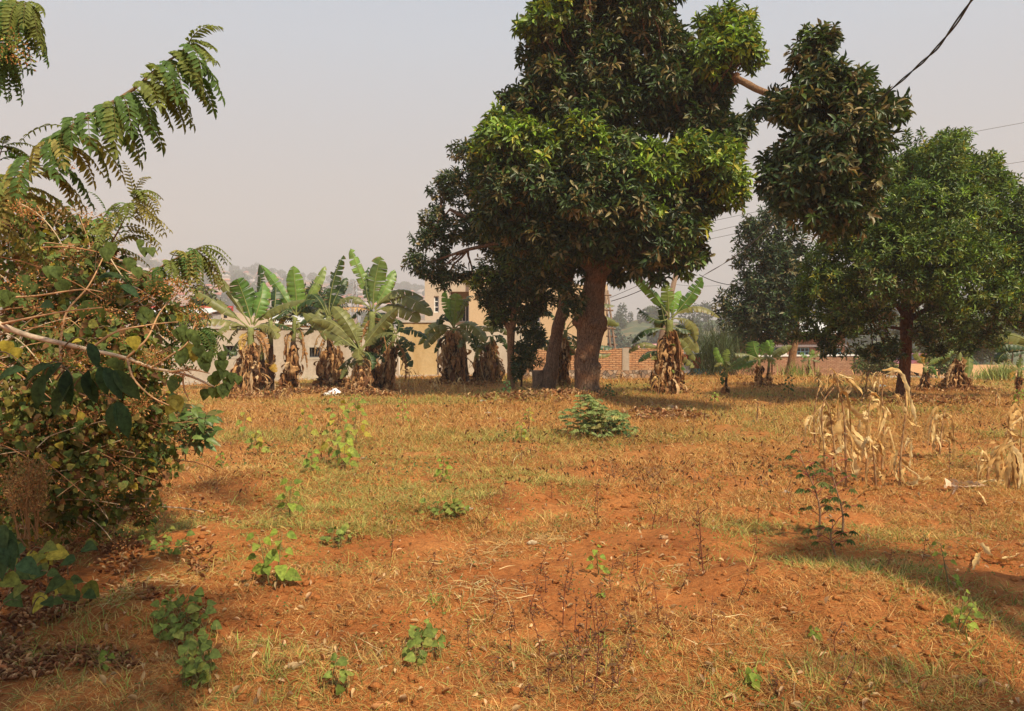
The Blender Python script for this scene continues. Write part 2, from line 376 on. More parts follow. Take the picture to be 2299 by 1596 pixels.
def hillz(x, y, tab, r0, r1, zb=-16):
    px = CX+x/np.maximum(y, 1)*F; ry = np.interp(px, [a for a, b in tab], [b for a, b in tab])
    top = EYE+(HOR-ry)/F*r1
    t = np.clip((y-r0)/(r1-r0), 0, 1.4)
    z = zb+(top-zb)*np.minimum(t, 1)**.9-np.maximum(t-1, 0)*(top-zb)*.6
    s = (r1-r0); z = z+sstep(0, .15, t)*(vn(x/s*9+3, y/s*7+11)-.5)*(top-zb)*.10*(1-np.clip(t, 0, 1)*.6)
    return z
def build_hill(name, tab, r0, r1, mat, nx=200, ny=70):
    ys = np.linspace(r0-10, r1*1.15, ny); ps = np.linspace(-900, 3200, nx)
    PX, Y = np.meshgrid(ps, ys); X = (PX-CX)/F*Y; Z = hillz(X, Y, tab, r0, r1)
    i = np.arange(ny-1)[:, None]*nx; j = np.arange(nx-1)[None]
    f = np.stack([i+j, i+j+1, i+nx+j+1, i+nx+j], -1).reshape(-1, 4)
    b = MB(); b.add(np.stack([X, Y, Z], -1).reshape(-1, 3), f, (1,1,1)); tag(b.build(name, mat), kind='structure')
build_hill('hills', RIDGE_L, 420, 1300, M_HILL)
build_hill('green_hill', RIDGE_R, 170, 360, M_HILLG)
def build_haze():
    b = MB(); b.box(-1500, 1500, -60, 1800, -22, 260)
    m = bpy.data.materials.new('pale haze'); m.use_nodes = True; nt = m.node_tree; nt.nodes.clear()
    out = nt.nodes.new('ShaderNodeOutputMaterial'); v = nt.nodes.new('ShaderNodeVolumePrincipled')
    v.inputs['Color'].default_value = (.78,.77,.78,1); v.inputs['Density'].default_value = .00085; v.inputs['Anisotropy'].default_value = 0.0
    nt.links.new(v.outputs[0], out.inputs['Volume']); o = b.build('haze', m, smooth=False); tag(o, kind='stuff', label='pale dry season haze over the valley', cat='haze')
build_haze()

def hill_things():
    # houses on the far slope: one prototype each with walls and roof, copied
    def proto(name, w, l, h, rc, wc):
        b = MB(); b.box(-w/2, w/2, -l/2, l/2, -6, h, wc)
        e = .6; v = [(-w/2-e,-l/2-e,h),(w/2+e,-l/2-e,h),(w/2+e,l/2+e,h),(-w/2-e,l/2+e,h),(-w/2*.5,0,h+w*.28),(w/2*.5,0,h+w*.28)]
        r = MB(); r.add(v, np.array([(0,1,5,4),(2,3,4,5)]), rc); r.f.append(np.array([(1,2,5),(3,0,4)])); r.f.append(np.array([(0,3,2,1)]))
        return b, r
    kinds = []
    for w, l, h, rc, wc in [(7.5,6,2.6,(.60,.17,.08),(.50,.36,.26)),(9,6.5,3,(.50,.13,.07),(.50,.40,.30)),(8,7,4.5,(.66,.24,.12),(.45,.30,.20)),(14,7,4,(.48,.40,.36),(.50,.42,.35))]:
        kinds.append((w,l,h,rc,wc))
    protos = [None]*4; n = 0; tries = 0
    while n < 290 and tries < 5000:
        tries += 1
        px = random.uniform(130, 1040); y = random.uniform(700, 1290); x = (px-CX)/F*y
        z = float(hillz(np.array([x]), np.array([y]), RIDGE_L, 420, 1300)[0])
        if float(vn(np.array([x/120+3]), np.array([y/160]))[0]) < .30: continue
        k = random.choice([0,0,1,1,2,3]); rz = random.uniform(-.5, .5)
        if protos[k] is None:
            w,l,h,rc,wc = kinds[k]; b, r = proto('h', w,l,h,rc,wc); t = thing('hillside_house', 'x', 'house', (x,y,z), 'houses on the hazy hillside')
            bb = b.build('wall', M_HOUSE, None, (0,0,0)); bb.parent = t; rr_ = r.build('roof', M_HOUSE, None, (0,0,0)); rr_.parent = t
            protos[k] = t; o = t
        else:
            o = protos[k].copy(); COL.objects.link(o)
            for ch in protos[k].children:
                c = ch.copy(); COL.objects.link(c); c.parent = o
        o.location = (x,y,z); o.rotation_euler = (0,0,rz)
        o['label'] = ['small hazy house with hipped red tile roof on the far hillside','broad hazy house with dark red roof on the far hillside','tall hazy house with pale orange roof on the far hillside','long pale grey roofed block among red roofs on the far hillside'][k]
        n += 1
    # trees on hills
    def blob(mb, c, r, sq, col, k=70, ls=1.0):
        q = rng.normal(size=(k,3)); q /= np.linalg.norm(q,axis=1)[:,None]; p = c+q*np.array([r,r,r*sq])*(.6+.45*rng.random((k,1)))
        mb.inst(T_FAR, p, q+rng.normal(size=(k,3))*.5, q+.01, ls, ls*.9, col*(.6+.8*rng.random((k,1))))
    protos = []
    for k, (r, sq, col) in enumerate([(4.5,1.0,(.05,.085,.03)),(3.2,2.0,(.045,.07,.03)),(6,.8,(.07,.10,.035))]):
        mb = MB(); blob(mb, np.array([0,0,r*sq+1.5]), r, sq, np.array(col), 260, r*.45); tk = MB(); tk.tube([(0,0,-2),(0,0,r*sq)], [.5,.2], 5, (.12,.08,.05))
        protos.append((mb, tk))
    made = [None]*3
    LAB = ['round dark tree','tall narrow dark tree','broad spreading tree']
    def place(n, px0, px1, y0, y1, tab, r0, r1, where, grp, s0, s1, ridge=0):
        for q in range(n):
            y = random.uniform(y0, y1) if random.random() > ridge else r1*random.uniform(.95, 1.0)
            px = random.uniform(px0, px1); x = (px-CX)/F*y; z = float(hillz(np.array([x]), np.array([y]), tab, r0, r1)[0])
            k = random.choice([0,0,1,2])
            if made[k] is None:
                t = thing('hillside_tree', 'x', 'tree', (0,0,0)); c = protos[k][0].build('crown', M_FARLEAF, None, (0,0,0)); c.parent = t
                c = protos[k][1].build('trunk', M_POLE, None, (0,0,0)); c.parent = t; made[k] = t; o = t
            else:
                o = made[k].copy(); COL.objects.link(o)
                for ch in made[k].children: c = ch.copy(); COL.objects.link(c); c.parent = o
            s = random.uniform(s0, s1); o.scale = (s,s,s); o.location = (x,y,z-.5); o.rotation_euler = (0,0,random.uniform(0,6))
            o['label'] = LAB[k]+' '+where; o['group'] = grp
    place(140, 220, 1050, 620, 1290, RIDGE_L, 420, 1300, 'among houses on the far hazy hillside', 'trees on the far hillside', .7, 1.4, .2)
    place(150, 1330, 2299, 190, 358, RIDGE_R, 170, 360, 'on the hazy green slope behind the brick wall', 'trees on the green slope', .30, .75, .25)
M_HOUSE = mat_leaf('house surfaces', .8, 0, nscale=.3, vary=.15)
hill_things()
tag(COL.objects['ground'], kind='structure')

# ================================================================ WALLS AND BUILDINGS
def frame(p0, p1):
    """local frame: x along p0->p1, y away from camera, z up"""
    d = np.array([p1[0]-p0[0], p1[1]-p0[1], 0]); L = np.linalg.norm(d); d /= L
    R = np.array([[d[0], -d[1], 0], [d[1], d[0], 0], [0, 0, 1]])
    return (R, np.array([p0[0], p0[1], 0.])), L, R
def local_obj(mb, name, mat, parent, loc, ang, smooth=False):
    o = mb.build(name, mat, None, None, smooth); 
    if parent is not None: o.parent = parent
    else: o.location = loc; o.rotation_euler = (0,0,ang)
    return o
def wall_root(name, label, cat, p0, p1, zb=0, group=None):
    ang = math.atan2(p1[1]-p0[1], p1[0]-p0[0]); L = math.hypot(p1[0]-p0[0], p1[1]-p0[1])
    t = thing(name, label, cat, (p0[0], p0[1], zb), group); t.rotation_euler = (0,0,ang); return t, L
def wall_with_holes(L, th, z0, z1, holes):
    """holes: (xc, zc, w, h)"""
    b = MB(); x = 0
    for xc, zc, w, h in sorted(holes):
        b.box(x, xc-w/2, 0, th, z0, z1); b.box(xc-w/2, xc+w/2, 0, th, z0, zc-h/2); b.box(xc-w/2, xc+w/2, 0, th, zc+h/2, z1); x = xc+w/2
    b.box(x, L, 0, th, z0, z1); return b
def uneven_coping(L, y0, y1, z, h, amp=.02, n=60):
    b = MB(); xs = np.linspace(0, L, n)
    zt = z+h+amp*(rng.random(n)-.5)*2; yo = amp*(rng.random(n)-.5)
    v = []; 
    for x, a, o_ in zip(xs, zt, yo): v += [(x,y0+o_,z),(x,y0+o_,a),(x,y1,a),(x,y1,z)]
    f = []
    for i in range(n-1):
        for k in range(4): f.append((i*4+k, (i+1)*4+k, (i+1)*4+(k+1)%4, i*4+(k+1)%4))
    f += [(0,1,2,3),((n-1)*4+3,(n-1)*4+2,(n-1)*4+1,(n-1)*4)]
    b.add(v, f, (1,1,1)); return b
def wallpt(px, d): return np.array([(px-CX)/F*d, d, 0])
# long plaster wall
a0 = wallpt(-300, 21.3); a1 = wallpt(896, 30.7)
W1, L1 = wall_root('plaster_wall', 'long low grey beige plaster wall with small square barred vents, behind the left banana plants', 'wall', a0, a1)
def along(p0, p1, px):
    # intersection of pixel column with the line p0->p1
    k = (px-CX)/F; dx, dy = p1[0]-p0[0], p1[1]-p0[1]; t = (k*p0[1]-p0[0])/(dx-k*dy); return t*math.hypot(dx, dy), p0[1]+t*dy
holes = []
for px, py in [(430,786),(517,788),(707,791),(872,793)]:
    s_, d_ = along(a0, a1, px); holes.append((s_, EYE-(py-HOR)/F*d_, .42, .36))
HW = 1.83
local_obj(wall_with_holes(L1, .2, -.8, HW, holes), 'wall_panel', M_WALL, W1, None, 0)
local_obj(uneven_coping(L1, -.04, .24, HW, .07), 'coping', M_CONC, W1, None, 0)
b = MB(); b.box(0, L1, -.12, -.002, -.8, .10); local_obj(b, 'plinth', M_CONC, W1, None, 0)
for k, (s_, z_, w, h) in enumerate(holes):
    b = MB(); 
    b.box(s_-w/2-.09, s_+w/2+.09, -.012, -.001, z_+h/2, z_+h/2+.07); b.box(s_-w/2-.09, s_+w/2+.09, -.012, -.001, z_-h/2-.08, z_-h/2)
    b.box(s_-w/2-.09, s_-w/2, -.012, -.001, z_-h/2, z_+h/2); b.box(s_+w/2, s_+w/2+.09, -.012, -.001, z_-h/2, z_+h/2)
    fr = local_obj(b, 'vent_surround', M_GREYP if k else M_GREYP, W1, None, 0)
    b = MB(); b.box(s_-w/2, s_+w/2, .17, .19, z_-h/2, z_+h/2); q = local_obj(b, 'vent_dark_backing', M_DARK, W1, None, 0)  # near-black sheet paints the darkness of the unlit inside behind the bars
    b = MB(); t_ = .018
    b.box(s_-w/2, s_-w/2+.03, .02, .06, z_-h/2, z_+h/2); b.box(s_+w/2-.03, s_+w/2, .02, .06, z_-h/2, z_+h/2)
    b.box(s_-w/2+.03, s_+w/2-.03, .02, .06, z_+h/2-.03, z_+h/2); b.box(s_-w/2+.03, s_+w/2-.03, .02, .06, z_-h/2, z_-h/2+.03)
    for i in range(1, 4): x = s_-w/2+w*i/4; b.box(x-t_/2, x+t_/2, .03, .05, z_-h/2+.03, z_+h/2-.03)
    if k == 3:
        for i in range(6): b.box(s_-w/2+.03, s_+w/2-.03, .031, .049, z_-h/2+.05+i*.05, z_-h/2+.07+i*.05)
    q = local_obj(b, 'vent_bars', M_WHITE if k == 3 else M_WIRE, W1, None, 0)
    if k == 3: q['label'] = 'white painted vent grille'
# higher ochre wall
b0 = wallpt(897, 30.75); b1 = wallpt(981, 31.3)
W2, L2 = wall_root('ochre_wall', 'taller ochre stained wall section with grey coping, right of the low plaster wall', 'wall', b0, b1)
hz = EYE+(HOR-724)/F*31
b = MB(); b.box(.004, L2, .0, .22, -.8, hz); local_obj(b, 'wall_panel', M_OCHRE, W2, None, 0)
local_obj(uneven_coping(L2, -.05, .27, hz, .08, .015, 14), 'coping', M_CONC, W2, None, 0)
b = MB(); b.box(-.15, 0, -.03, .3, -.8, hz+.02); local_obj(b, 'corner_pier', M_WHITE, W2, None, 0)
b = MB(); b.box(0, L2, -.1, -.002, -.8, .06); local_obj(b, 'plinth', M_CONC, W2, None, 0)
c0 = b1+np.array([.05,.25,0]); c1 = wallpt(1180, 35.0)
W3, L3 = wall_root('grey_wall', 'shaded grey plaster wall running behind the shaggy banana plants and thin tree', 'wall', c0, c1)
hz3 = EYE+(HOR-735)/F*32
b = MB(); b.box(0, L3, 0, .2, -1, hz3); local_obj(b, 'wall_panel', M_GREYP, W3, None, 0)
local_obj(uneven_coping(L3, -.05, .25, hz3, .08, .02, 30), 'coping', M_CONC, W3, None, 0)

# brick wall with stone foundation
e0 = wallpt(1150, 29.4); e1 = wallpt(1535, 29.4)
W4, L4 = wall_root('brick_wall', 'orange brick wall on a rubble stone base behind the two thick trunks', 'wall', e0, e1)
zt = EYE-(785-HOR)/F*29.4; zs = EYE-(831-HOR)/F*29.4
pier_s = [(px-1150)/F*29.4 for px in (1405,)]
b = MB(); 
x = 0
for s_ in pier_s+[L4+9]:
    xe = min(s_-.13, L4)
    b.box(x, xe, 0, .2, zs, zt); x = s_+.13
local_obj(b, 'brick_courses', M_BRICK, W4, None, 0)
# ragged top course
b = MB(); x = 0
while x < L4-.3:
    w = random.uniform(.2, .26)
    if random.random() < .75: b.box(x, x+w-.02, .02, .18, zt, zt+random.uniform(.03, .09))
    x += w
local_obj(b, 'loose_bricks', M_BRICK, W4, None, 0)
b = MB(); b.box(0, L4, -.05, .26, -1, zs-.002); local_obj(b, 'stone_base', M_STONE, W4, None, 0)
for s_ in pier_s:
    b = MB(); b.box(s_-.128, s_+.128, -.03, .23, zs, zt+.06); local_obj(b, 'pier', M_WALL, W4, None, 0)

# tan building
def pane_window(parent, x, z, w, h, y=-.0, cross=True, frame_m=None, dark=M_GLASS, name='window', nv=1, nh=1):
    fm = frame_m or M_WHITE; b = MB(); t_ = .05
    b.box(x-w/2, x-w/2+t_, y-.03, y+.03, z-h/2, z+h/2); b.box(x+w/2-t_, x+w/2, y-.03, y+.03, z-h/2, z+h/2)
    b.box(x-w/2+t_, x+w/2-t_, y-.03, y+.03, z+h/2-t_, z+h/2); b.box(x-w/2+t_, x+w/2-t_, y-.03, y+.03, z-h/2, z-h/2+t_)
    for i in range(1, nv+1): q = x-w/2+w*i/(nv+1); b.box(q-.02, q+.02, y-.02, y+.02, z-h/2+t_, z+h/2-t_)
    for i in range(1, nh+1): q = z-h/2+h*i/(nh+1); b.box(x-w/2+t_, x+w/2-t_, y-.018, y+.018, q-.02, q+.02)
    f = local_obj(b, name, fm, parent, None, 0)
    b = MB(); b.box(x-w/2+t_, x+w/2-t_, y+.03, y+.035, z-h/2+t_, z+h/2-t_); g = local_obj(b, 'pane', dark, f, None, 0)
    return f
def tan_building():
    D = 39.0
    t = thing('tan_building', 'tan two storey house with flat roof standing behind the dark leafy trees', 'building', wallpt(954, D)); 
    zt_ = EYE+(HOR-617)/F*D; k = D/F
    X = lambda px: (px-954)*k
    Z = lambda py: EYE+(HOR-py)*k
    # left block with window hole
    b = MB(); hx, hz_, hw, hh = X(980), Z(683), 11*k, 37*k
    b.box(0, hx-hw/2, 0, 6, -3, zt_); b.box(hx-hw/2, hx+hw/2, 0, .25, -3, hz_-hh/2); b.box(hx-hw/2, hx+hw/2, 0, .25, hz_+hh/2, zt_); b.box(hx+hw/2, X(1012), 0, 6, -3, zt_)
    # recessed part above door
    b.box(X(1012), X(1054), .9, 6, -3, Z(722)); b.box(X(1012), X(1027), .9, 6, Z(722), Z(668)); b.box(X(1051), X(1054), .9, 6, Z(722), Z(668)); b.box(X(1012), X(1054), .9, 6, Z(668), Z(655))
    b.box(X(1012), X(1054), -.1, 6, Z(655), zt_)
    local_obj(b, 'wall', M_TAN2, t, None, 0)
    b = MB(); hx2, hz2, hw2, hh2 = X(1201), Z(722), 22*k, 54*k
    b.box(X(1054), hx2-hw2/2, -.35, 6, -3, Z(610)); b.box(hx2-hw2/2, hx2+hw2/2, -.35, 6, -3, hz2-hh2/2); b.box(hx2-hw2/2, hx2+hw2/2, -.35, 6, hz2+hh2/2, Z(610)); b.box(hx2+hw2/2, X(1362), -.35, 6, -3, Z(640))
    local_obj(b, 'wall', M_TAN, t, None, 0)
    b = MB(); b.box(-.08, X(1054)-.35*0-.01, -.16, 6.1, zt_, zt_+.08); local_obj(b, 'roof_edge', M_CONC, t, None, 0)
    pane_window(t, hx, hz_, hw, hh, .1, nv=0, nh=2)
    pane_window(t, (X(1027)+X(1051))/2, (Z(722)+Z(668))/2, 24*k, 54*k, 1.0, nv=2, nh=0, name='glazed_door')
    pane_window(t, hx2, hz2, hw2, hh2, -.25, nv=1, nh=1)
tan_building()
def ladder():
    t = thing('wooden_ladder', 'rough timber ladder leaning beside the right corner of the tan building', 'ladder', wallpt(1370, 37))
    for (xa, ya, xb, yb) in [(1358,650,1373,792),(1364,652,1383,788)]:
        b = MB(); b.tube([P(xb,yb+10,36.8), P(xa,ya,37.6)], .05, 6, (1,1,1)); b.build('rail', M_POLE, t)
    for k, y in enumerate([662,696,729,737,755,773]):
        b = MB(); xm = 1361+(y-650)*.125; b.tube([P(xm-13,y-1,37.1), P(xm+10,y+1,37.1)], .045, 5, (1,1,1)); b.build('rung', M_POLE, t)
ladder()
def sheds():
    D = 35; k = D/F; X = lambda px, o_=0: (px-o_)*k; Z = lambda py: EYE+(HOR-py)*k
    t = thing('sheet_metal_shed', 'corrugated metal shed with red fascia and white sloping roof behind the left wall', 'shed', wallpt(300, D))
    b = MB(); n = 90; xs = np.linspace(0, X(477,300), n); v = []
    for i, x in enumerate(xs): v += [(x, (.03 if i % 2 else 0), -2), (x, (.03 if i % 2 else 0), Z(704))]
    b.add(v, [(2*i, 2*i+2, 2*i+3, 2*i+1) for i in range(n-1)], (1,1,1)); b.box(0, X(477,300), .05, 5, -2, Z(705)); local_obj(b, 'corrugated_wall', M_CORR, t, None, 0)
    b = MB(); b.add([(-.3,-.5,Z(703)),(X(482,300),-.5,Z(703)),(X(482,300),2.2,Z(690)+.05),(-.3,2.2,Z(690)+.05),(-.3,-.5,Z(703)-.05),(X(482,300),-.5,Z(703)-.05)],[(0,1,2,3),(4,5,1,0)],(1,1,1)); local_obj(b, 'roof', M_SHEET, t, None, 0)
    b = MB(); b.box(-.3, X(482,300), 2.2, 2.4, Z(695), Z(683)); local_obj(b, 'fascia', M_RED, t, None, 0)
    for px in (447,): b = MB(); b.box(X(px,300)-.05, X(px,300)+.05, -.06, -.002, -2, Z(705)); local_obj(b, 'post', M_RED, t, None, 0)
    D = 36; k = D/F; Z = lambda py: EYE+(HOR-py)*k
    t = thing('beige_outbuilding', 'low beige outbuilding with tiny openings and sloping top behind the plaster wall', 'building', wallpt(478, D)); t.rotation_euler = (0,0,.25)
    w = X(610,478)
    b = MB(); b.add([(0,0,-2),(w,0,-2),(w,0,Z(716)),(0,0,Z(692)),(0,6,-2),(w,6,-2),(w,6,Z(716)),(0,6,Z(692))],[(0,1,2,3),(3,2,6,7),(4,7,6,5),(0,3,7,4),(1,5,6,2)],(1,1,1)); local_obj(b,'wall',M_TAN2,t,None,0)
    for q in (.55, .95): b = MB(); b.box(q-.07,q+.07,-.02,-.004,Z(713),Z(706)); local_obj(b,'painted_dark_opening',M_DARK,t,None,0)  # dark patches on the solid wall, the openings' inner shade put in as colour
    D = 38; k = D/F
    t = thing('white_roofed_shed', 'pale sheet metal roof showing between the banana plants above the plaster wall', 'shed', wallpt(585, D)); t.rotation_euler = (0,0,.1)
    Z = lambda py: EYE+(HOR-py)*k; w = X(720,585)
    b = MB(); b.box(.2, w-.2, .2, 5, -2, Z(722)); local_obj(b,'wall',M_TAN2,t,None,0)
    b = MB(); b.add([(0,-.3,Z(724)),(w,-.3,Z(729)),(w,4,Z(707)),(0,4,Z(702)),(0,-.3,Z(724)-.06),(w,-.3,Z(729)-.06)],[(0,1,2,3),(4,5,1,0)],(1,1,1)); local_obj(b,'roof',M_SHEET,t,None,0)
sheds()
def brick_house():
    D = 46.; k = D/F; X = lambda px: (px-1722)*k; Z = lambda py: EYE+(HOR-py)*k
    t = thing('brick_house', 'unplastered brick house with white bands and pale blue framed windows behind the right trees', 'house', wallpt(1722, D)); t.rotation_euler = (0,0,.04)
    W = X(1900); wins = [(X(1747),786,.85),(X(1805),791,.75),(X(1858),794,.75),(X(1881),795,.6)]
    zc = Z(789); 
    b = wall_with_holes(W, .25, -3, Z(745), [(x, zc-.02*i, w, .5) for i, (x, py, w) in enumerate(wins)])
    local_obj(b, 'wall', M_BRICKB, t, None, 0)
    b = MB(); b.box(.1, W-.1, .3, 6, -3, Z(747)); local_obj(b, 'back_wall', M_BRICKB, t, None, 0)
    b = MB(); b.box(-.1, W+.1, -.08, -.004, Z(779), Z(774)); b.box(-.1, W+.1, -.1, -.004, Z(803), Z(799)); b.box(X(1760), X(1766), -.12, -.081, -3, Z(745)); local_obj(b, 'white_band', M_WHITE, t, None, 0)
    for i, (x, py, w) in enumerate(wins): pane_window(t, x, zc-.02*i, w, .5, .1, nv=2, nh=1, frame_m=M_BLUE)
    b = MB(); b.add([(-.5,-.7,Z(746)),(W+.5,-.7,Z(746)),(W+.2,3,Z(722)),(-.2,3,Z(722)),(-.5,-.7,Z(749)),(W+.5,-.7,Z(749))],[(0,1,2,3),(4,5,1,0)],(1,1,1)); local_obj(b, 'roof', M_SHEET, t, None, 0)
    D2 = 40.; k2 = D2/F; p0 = wallpt(1640, D2); p1 = wallpt(1926, D2+1.5)
    w5, L5 = wall_root('brick_fence', 'brown brick boundary wall with white coping and piers in front of the brick house', 'wall', p0, p1)
    z5 = EYE-(801-HOR)/F*D2
    b = MB(); b.box(0, L5, 0, .2, -3, z5); local_obj(b, 'brick_courses', M_BRICKB, w5, None, 0)
    b = MB(); b.box(-.05, L5, -.05, .25, z5+.002, z5+.08); local_obj(b, 'coping', M_WHITE, w5, None, 0)
    for px in (1650, 1740, 1835, 1925): s_, d_ = along(p0, p1, px); b = MB(); b.box(s_-.17, s_+.17, -.1, -.002, -3, z5+.001); local_obj(b, 'pier', M_BRICKB, w5, None, 0)
brick_house()

# ---------------------------------------------------------------- poles, pylon, wires
def wire(name, label, pts, r, mat, group=None, sag=0.0, n=24, twist=None, cat='cable'):
    pts = [np.array(p, float) for p in pts]; out = []
    for i in range(len(pts)-1):
        for t_ in np.linspace(0, 1, n, endpoint=(i == len(pts)-2)):
            q = pts[i]*(1-t_)+pts[i+1]*t_; q = q-np.array([0,0,sag*4*t_*(1-t_)]); out.append(q)
    out = np.array(out); mb = MB()
    if twist:
        s = np.arange(len(out))*twist; 
        for k in range(2):
            o_ = np.stack([np.cos(s+k*PI)*r*1.1, 0*s, np.sin(s+k*PI)*r*1.1], -1); mb.tube(out+o_, r, 6)
    else: mb.tube(out, r, 5)
    o = mb.build(name, mat, None, out[0]); tag(o, label, cat, group); return o
poleT = P(1521, 600, 33)
def utility_pole():
    base = P(1498, 700, 33); d = (poleT-base); base = base-d*1.55
    t = thing('utility_pole', 'weathered timber power pole leaning right behind the right banana plant', 'pole', (base[0], base[1], Hs(base[0], base[1])))
    b = MB(); b.tube([base, (base+poleT)/2, poleT+d*.08], [.14,.12,.10], 10); b.build('shaft', M_POLE, t)
    b = MB()
    for k in range(6): a = k*1.05; c = poleT+np.array([math.cos(a)*.13, math.sin(a)*.1, -.1+.05*(k % 3)]); b.tube([c, c+np.array([0,0,.12])], .04, 6)
    b.build('insulator', M_WIRE, t)
    b = MB()
    for k in range(9):
        a = random.uniform(0, 6); p = poleT+np.array([0,0,-.05]); q = p+np.array([math.cos(a)*.45, math.sin(a)*.3, random.uniform(-.15,.15)]); m_ = (p+q)/2+np.array([0,0,.18*random.choice([-1,1])]); b.tube([p, m_, q], .012, 4)
    b.build('tangled_wiring', M_WIRE, t)
utility_pole()
cab = [P(2196, -20, 6.2), P(2110, 100, 7.6), P(2050, 158, 9.2), P(1975, 225, 11.5), P(1880, 320, 14.5), P(1760, 480, 20), P(1650, 575, 27), poleT+np.array([1.05,0,-.35])]
def catm(p, n=14):
    out = []; p = [np.array(q, float) for q in p]
    p = [2*p[0]-p[1]]+list(p)+[2*p[-1]-p[-2]]
    for i in range(1, len(p)-2):
        for t in np.linspace(0, 1, n, endpoint=False):
            out.append(.5*((2*p[i])+(-p[i-1]+p[i+1])*t+(2*p[i-1]-5*p[i]+4*p[i+1]-p[i+2])*t*t+(-p[i-1]+3*p[i]-3*p[i+1]+p[i+2])*t**3))
    out.append(p[-2]); return np.array(out)
cc_ = catm(cab)
wire('power_cable', 'thick black twisted power cable running from top right down through the hanging foliage', cc_, .0085, M_BLACK, n=3, twist=.12)
wire('drop_cable', 'thin cable sagging from the pole top right into the dark tree', [poleT+np.array([.9,0,-.3]), P(1645,640,34)], .016, M_BLACK, sag=.08)
wire('drop_cable', 'darker thin cable running from the pole down left to the tan building corner', [poleT+np.array([-.1,0,-.2]), P(1372,676,37)], .018, M_BLACK, sag=.12)
wire('drop_cable', 'faint thin cable from the pole left to the tan building just above the darker one', [poleT, P(1360,672,38.5)], .012, M_WIRE, sag=.03)
for k, (a, b_) in enumerate([((1500,517),(1950,422)),((1500,543),(1950,437)),((1500,556),(1950,462)),((1380,632),(1500,612)),((1400,900),(0,0))][:4]):
    wire('overhead_wire', ['uppermost thin wire crossing the sky gap between the main tree and hanging foliage','middle thin wire crossing the sky gap between the main tree and hanging foliage','lowest thin wire crossing the sky gap between the main tree and hanging foliage','thin wire left of the pole above the banana leaf tips'][k], [P(*a, 60), P(*b_, 60)], .018, M_WIRE, 'thin overhead wires')
for k, (a, b_) in enumerate([((2000,330),(3300,91)),((2040,403),(3300,204)),((2060,419),(3300,312)),((2060,438),(3300,351))]):
    wire('overhead_wire', ['thin wire at the right edge high above the round tree','upper of three thin wires at the right edge beside the round tree','middle of three thin wires at the right edge beside the round tree','lowest of three thin wires at the right edge beside the round tree'][k], [P(*a, 60), P(*b_, 58)], .018, M_WIRE, 'thin overhead wires')
wire('overhead_wire', 'faint wire sagging away from the pole top behind the right banana plant', [P(1620,640,60), P(1440,622,60)], .012, M_WIRE, 'thin overhead wires', sag=.3)
def cpole():
    a = P(1776, 838, 37); b_ = P(1800, 545, 37); t = thing('concrete_pole', 'slim pale concrete pole half hidden in the dark tree crown', 'pole', a)
    b = MB(); b.tube([a-np.array([0,0,.6]), (a+b_)/2, b_], [.15,.12,.09], 10); b.build('shaft', M_CPOLE, t)
    b = MB(); b.box(b_[0]-.35, b_[0]+.35, 36.9, 37.1, b_[2]-.3, b_[2]-.22); b.build('cross_arm', M_STEEL, t)
cpole()
def pylon():
    D = 260; c = P(797, 632, D); H0 = c[2]; base = -14; t = thing('lattice_pylon', 'distant steel lattice pylon in front of the hazy hill', 'pylon', (c[0], D, base))
    def half(z):
        q = (H0-z); return .5+max(0, q-3)*.10
    zs = [base, base+7, base+13, base+18, H0-9, H0-5, H0-2.5, H0]; b = MB()
    for i in range(len(zs)-1):
        z0, z1 = zs[i], zs[i+1]; h0, h1 = half(z0), half(z1)
        C0 = [np.array([c[0]+sx*h0, D+sy*h0, z0]) for sx, sy in ((-1,-1),(1,-1),(1,1),(-1,1))]; C1 = [np.array([c[0]+sx*h1, D+sy*h1, z1]) for sx, sy in ((-1,-1),(1,-1),(1,1),(-1,1))]
        for q in range(4): b.tube([C0[q], C1[q]], .16, 4); b.tube([C0[q], C1[(q+1) % 4]], .10, 4); b.tube([C1[q], C0[(q+1) % 4]], .10, 4); b.tube([C1[q], C1[(q+1) % 4]], .10, 4)
    b.build('lattice', M_STEEL, t)
    for z in (H0-1, H0-4, H0-7):
        b = MB(); b.tube([(c[0]-3,D,z),(c[0],D,z+.7),(c[0]+3,D,z)], .15, 4); b.tube([(c[0]-3,D,z),(c[0]+3,D,z)], .12, 4); b.build('cross_arm', M_STEEL, t)
pylon()

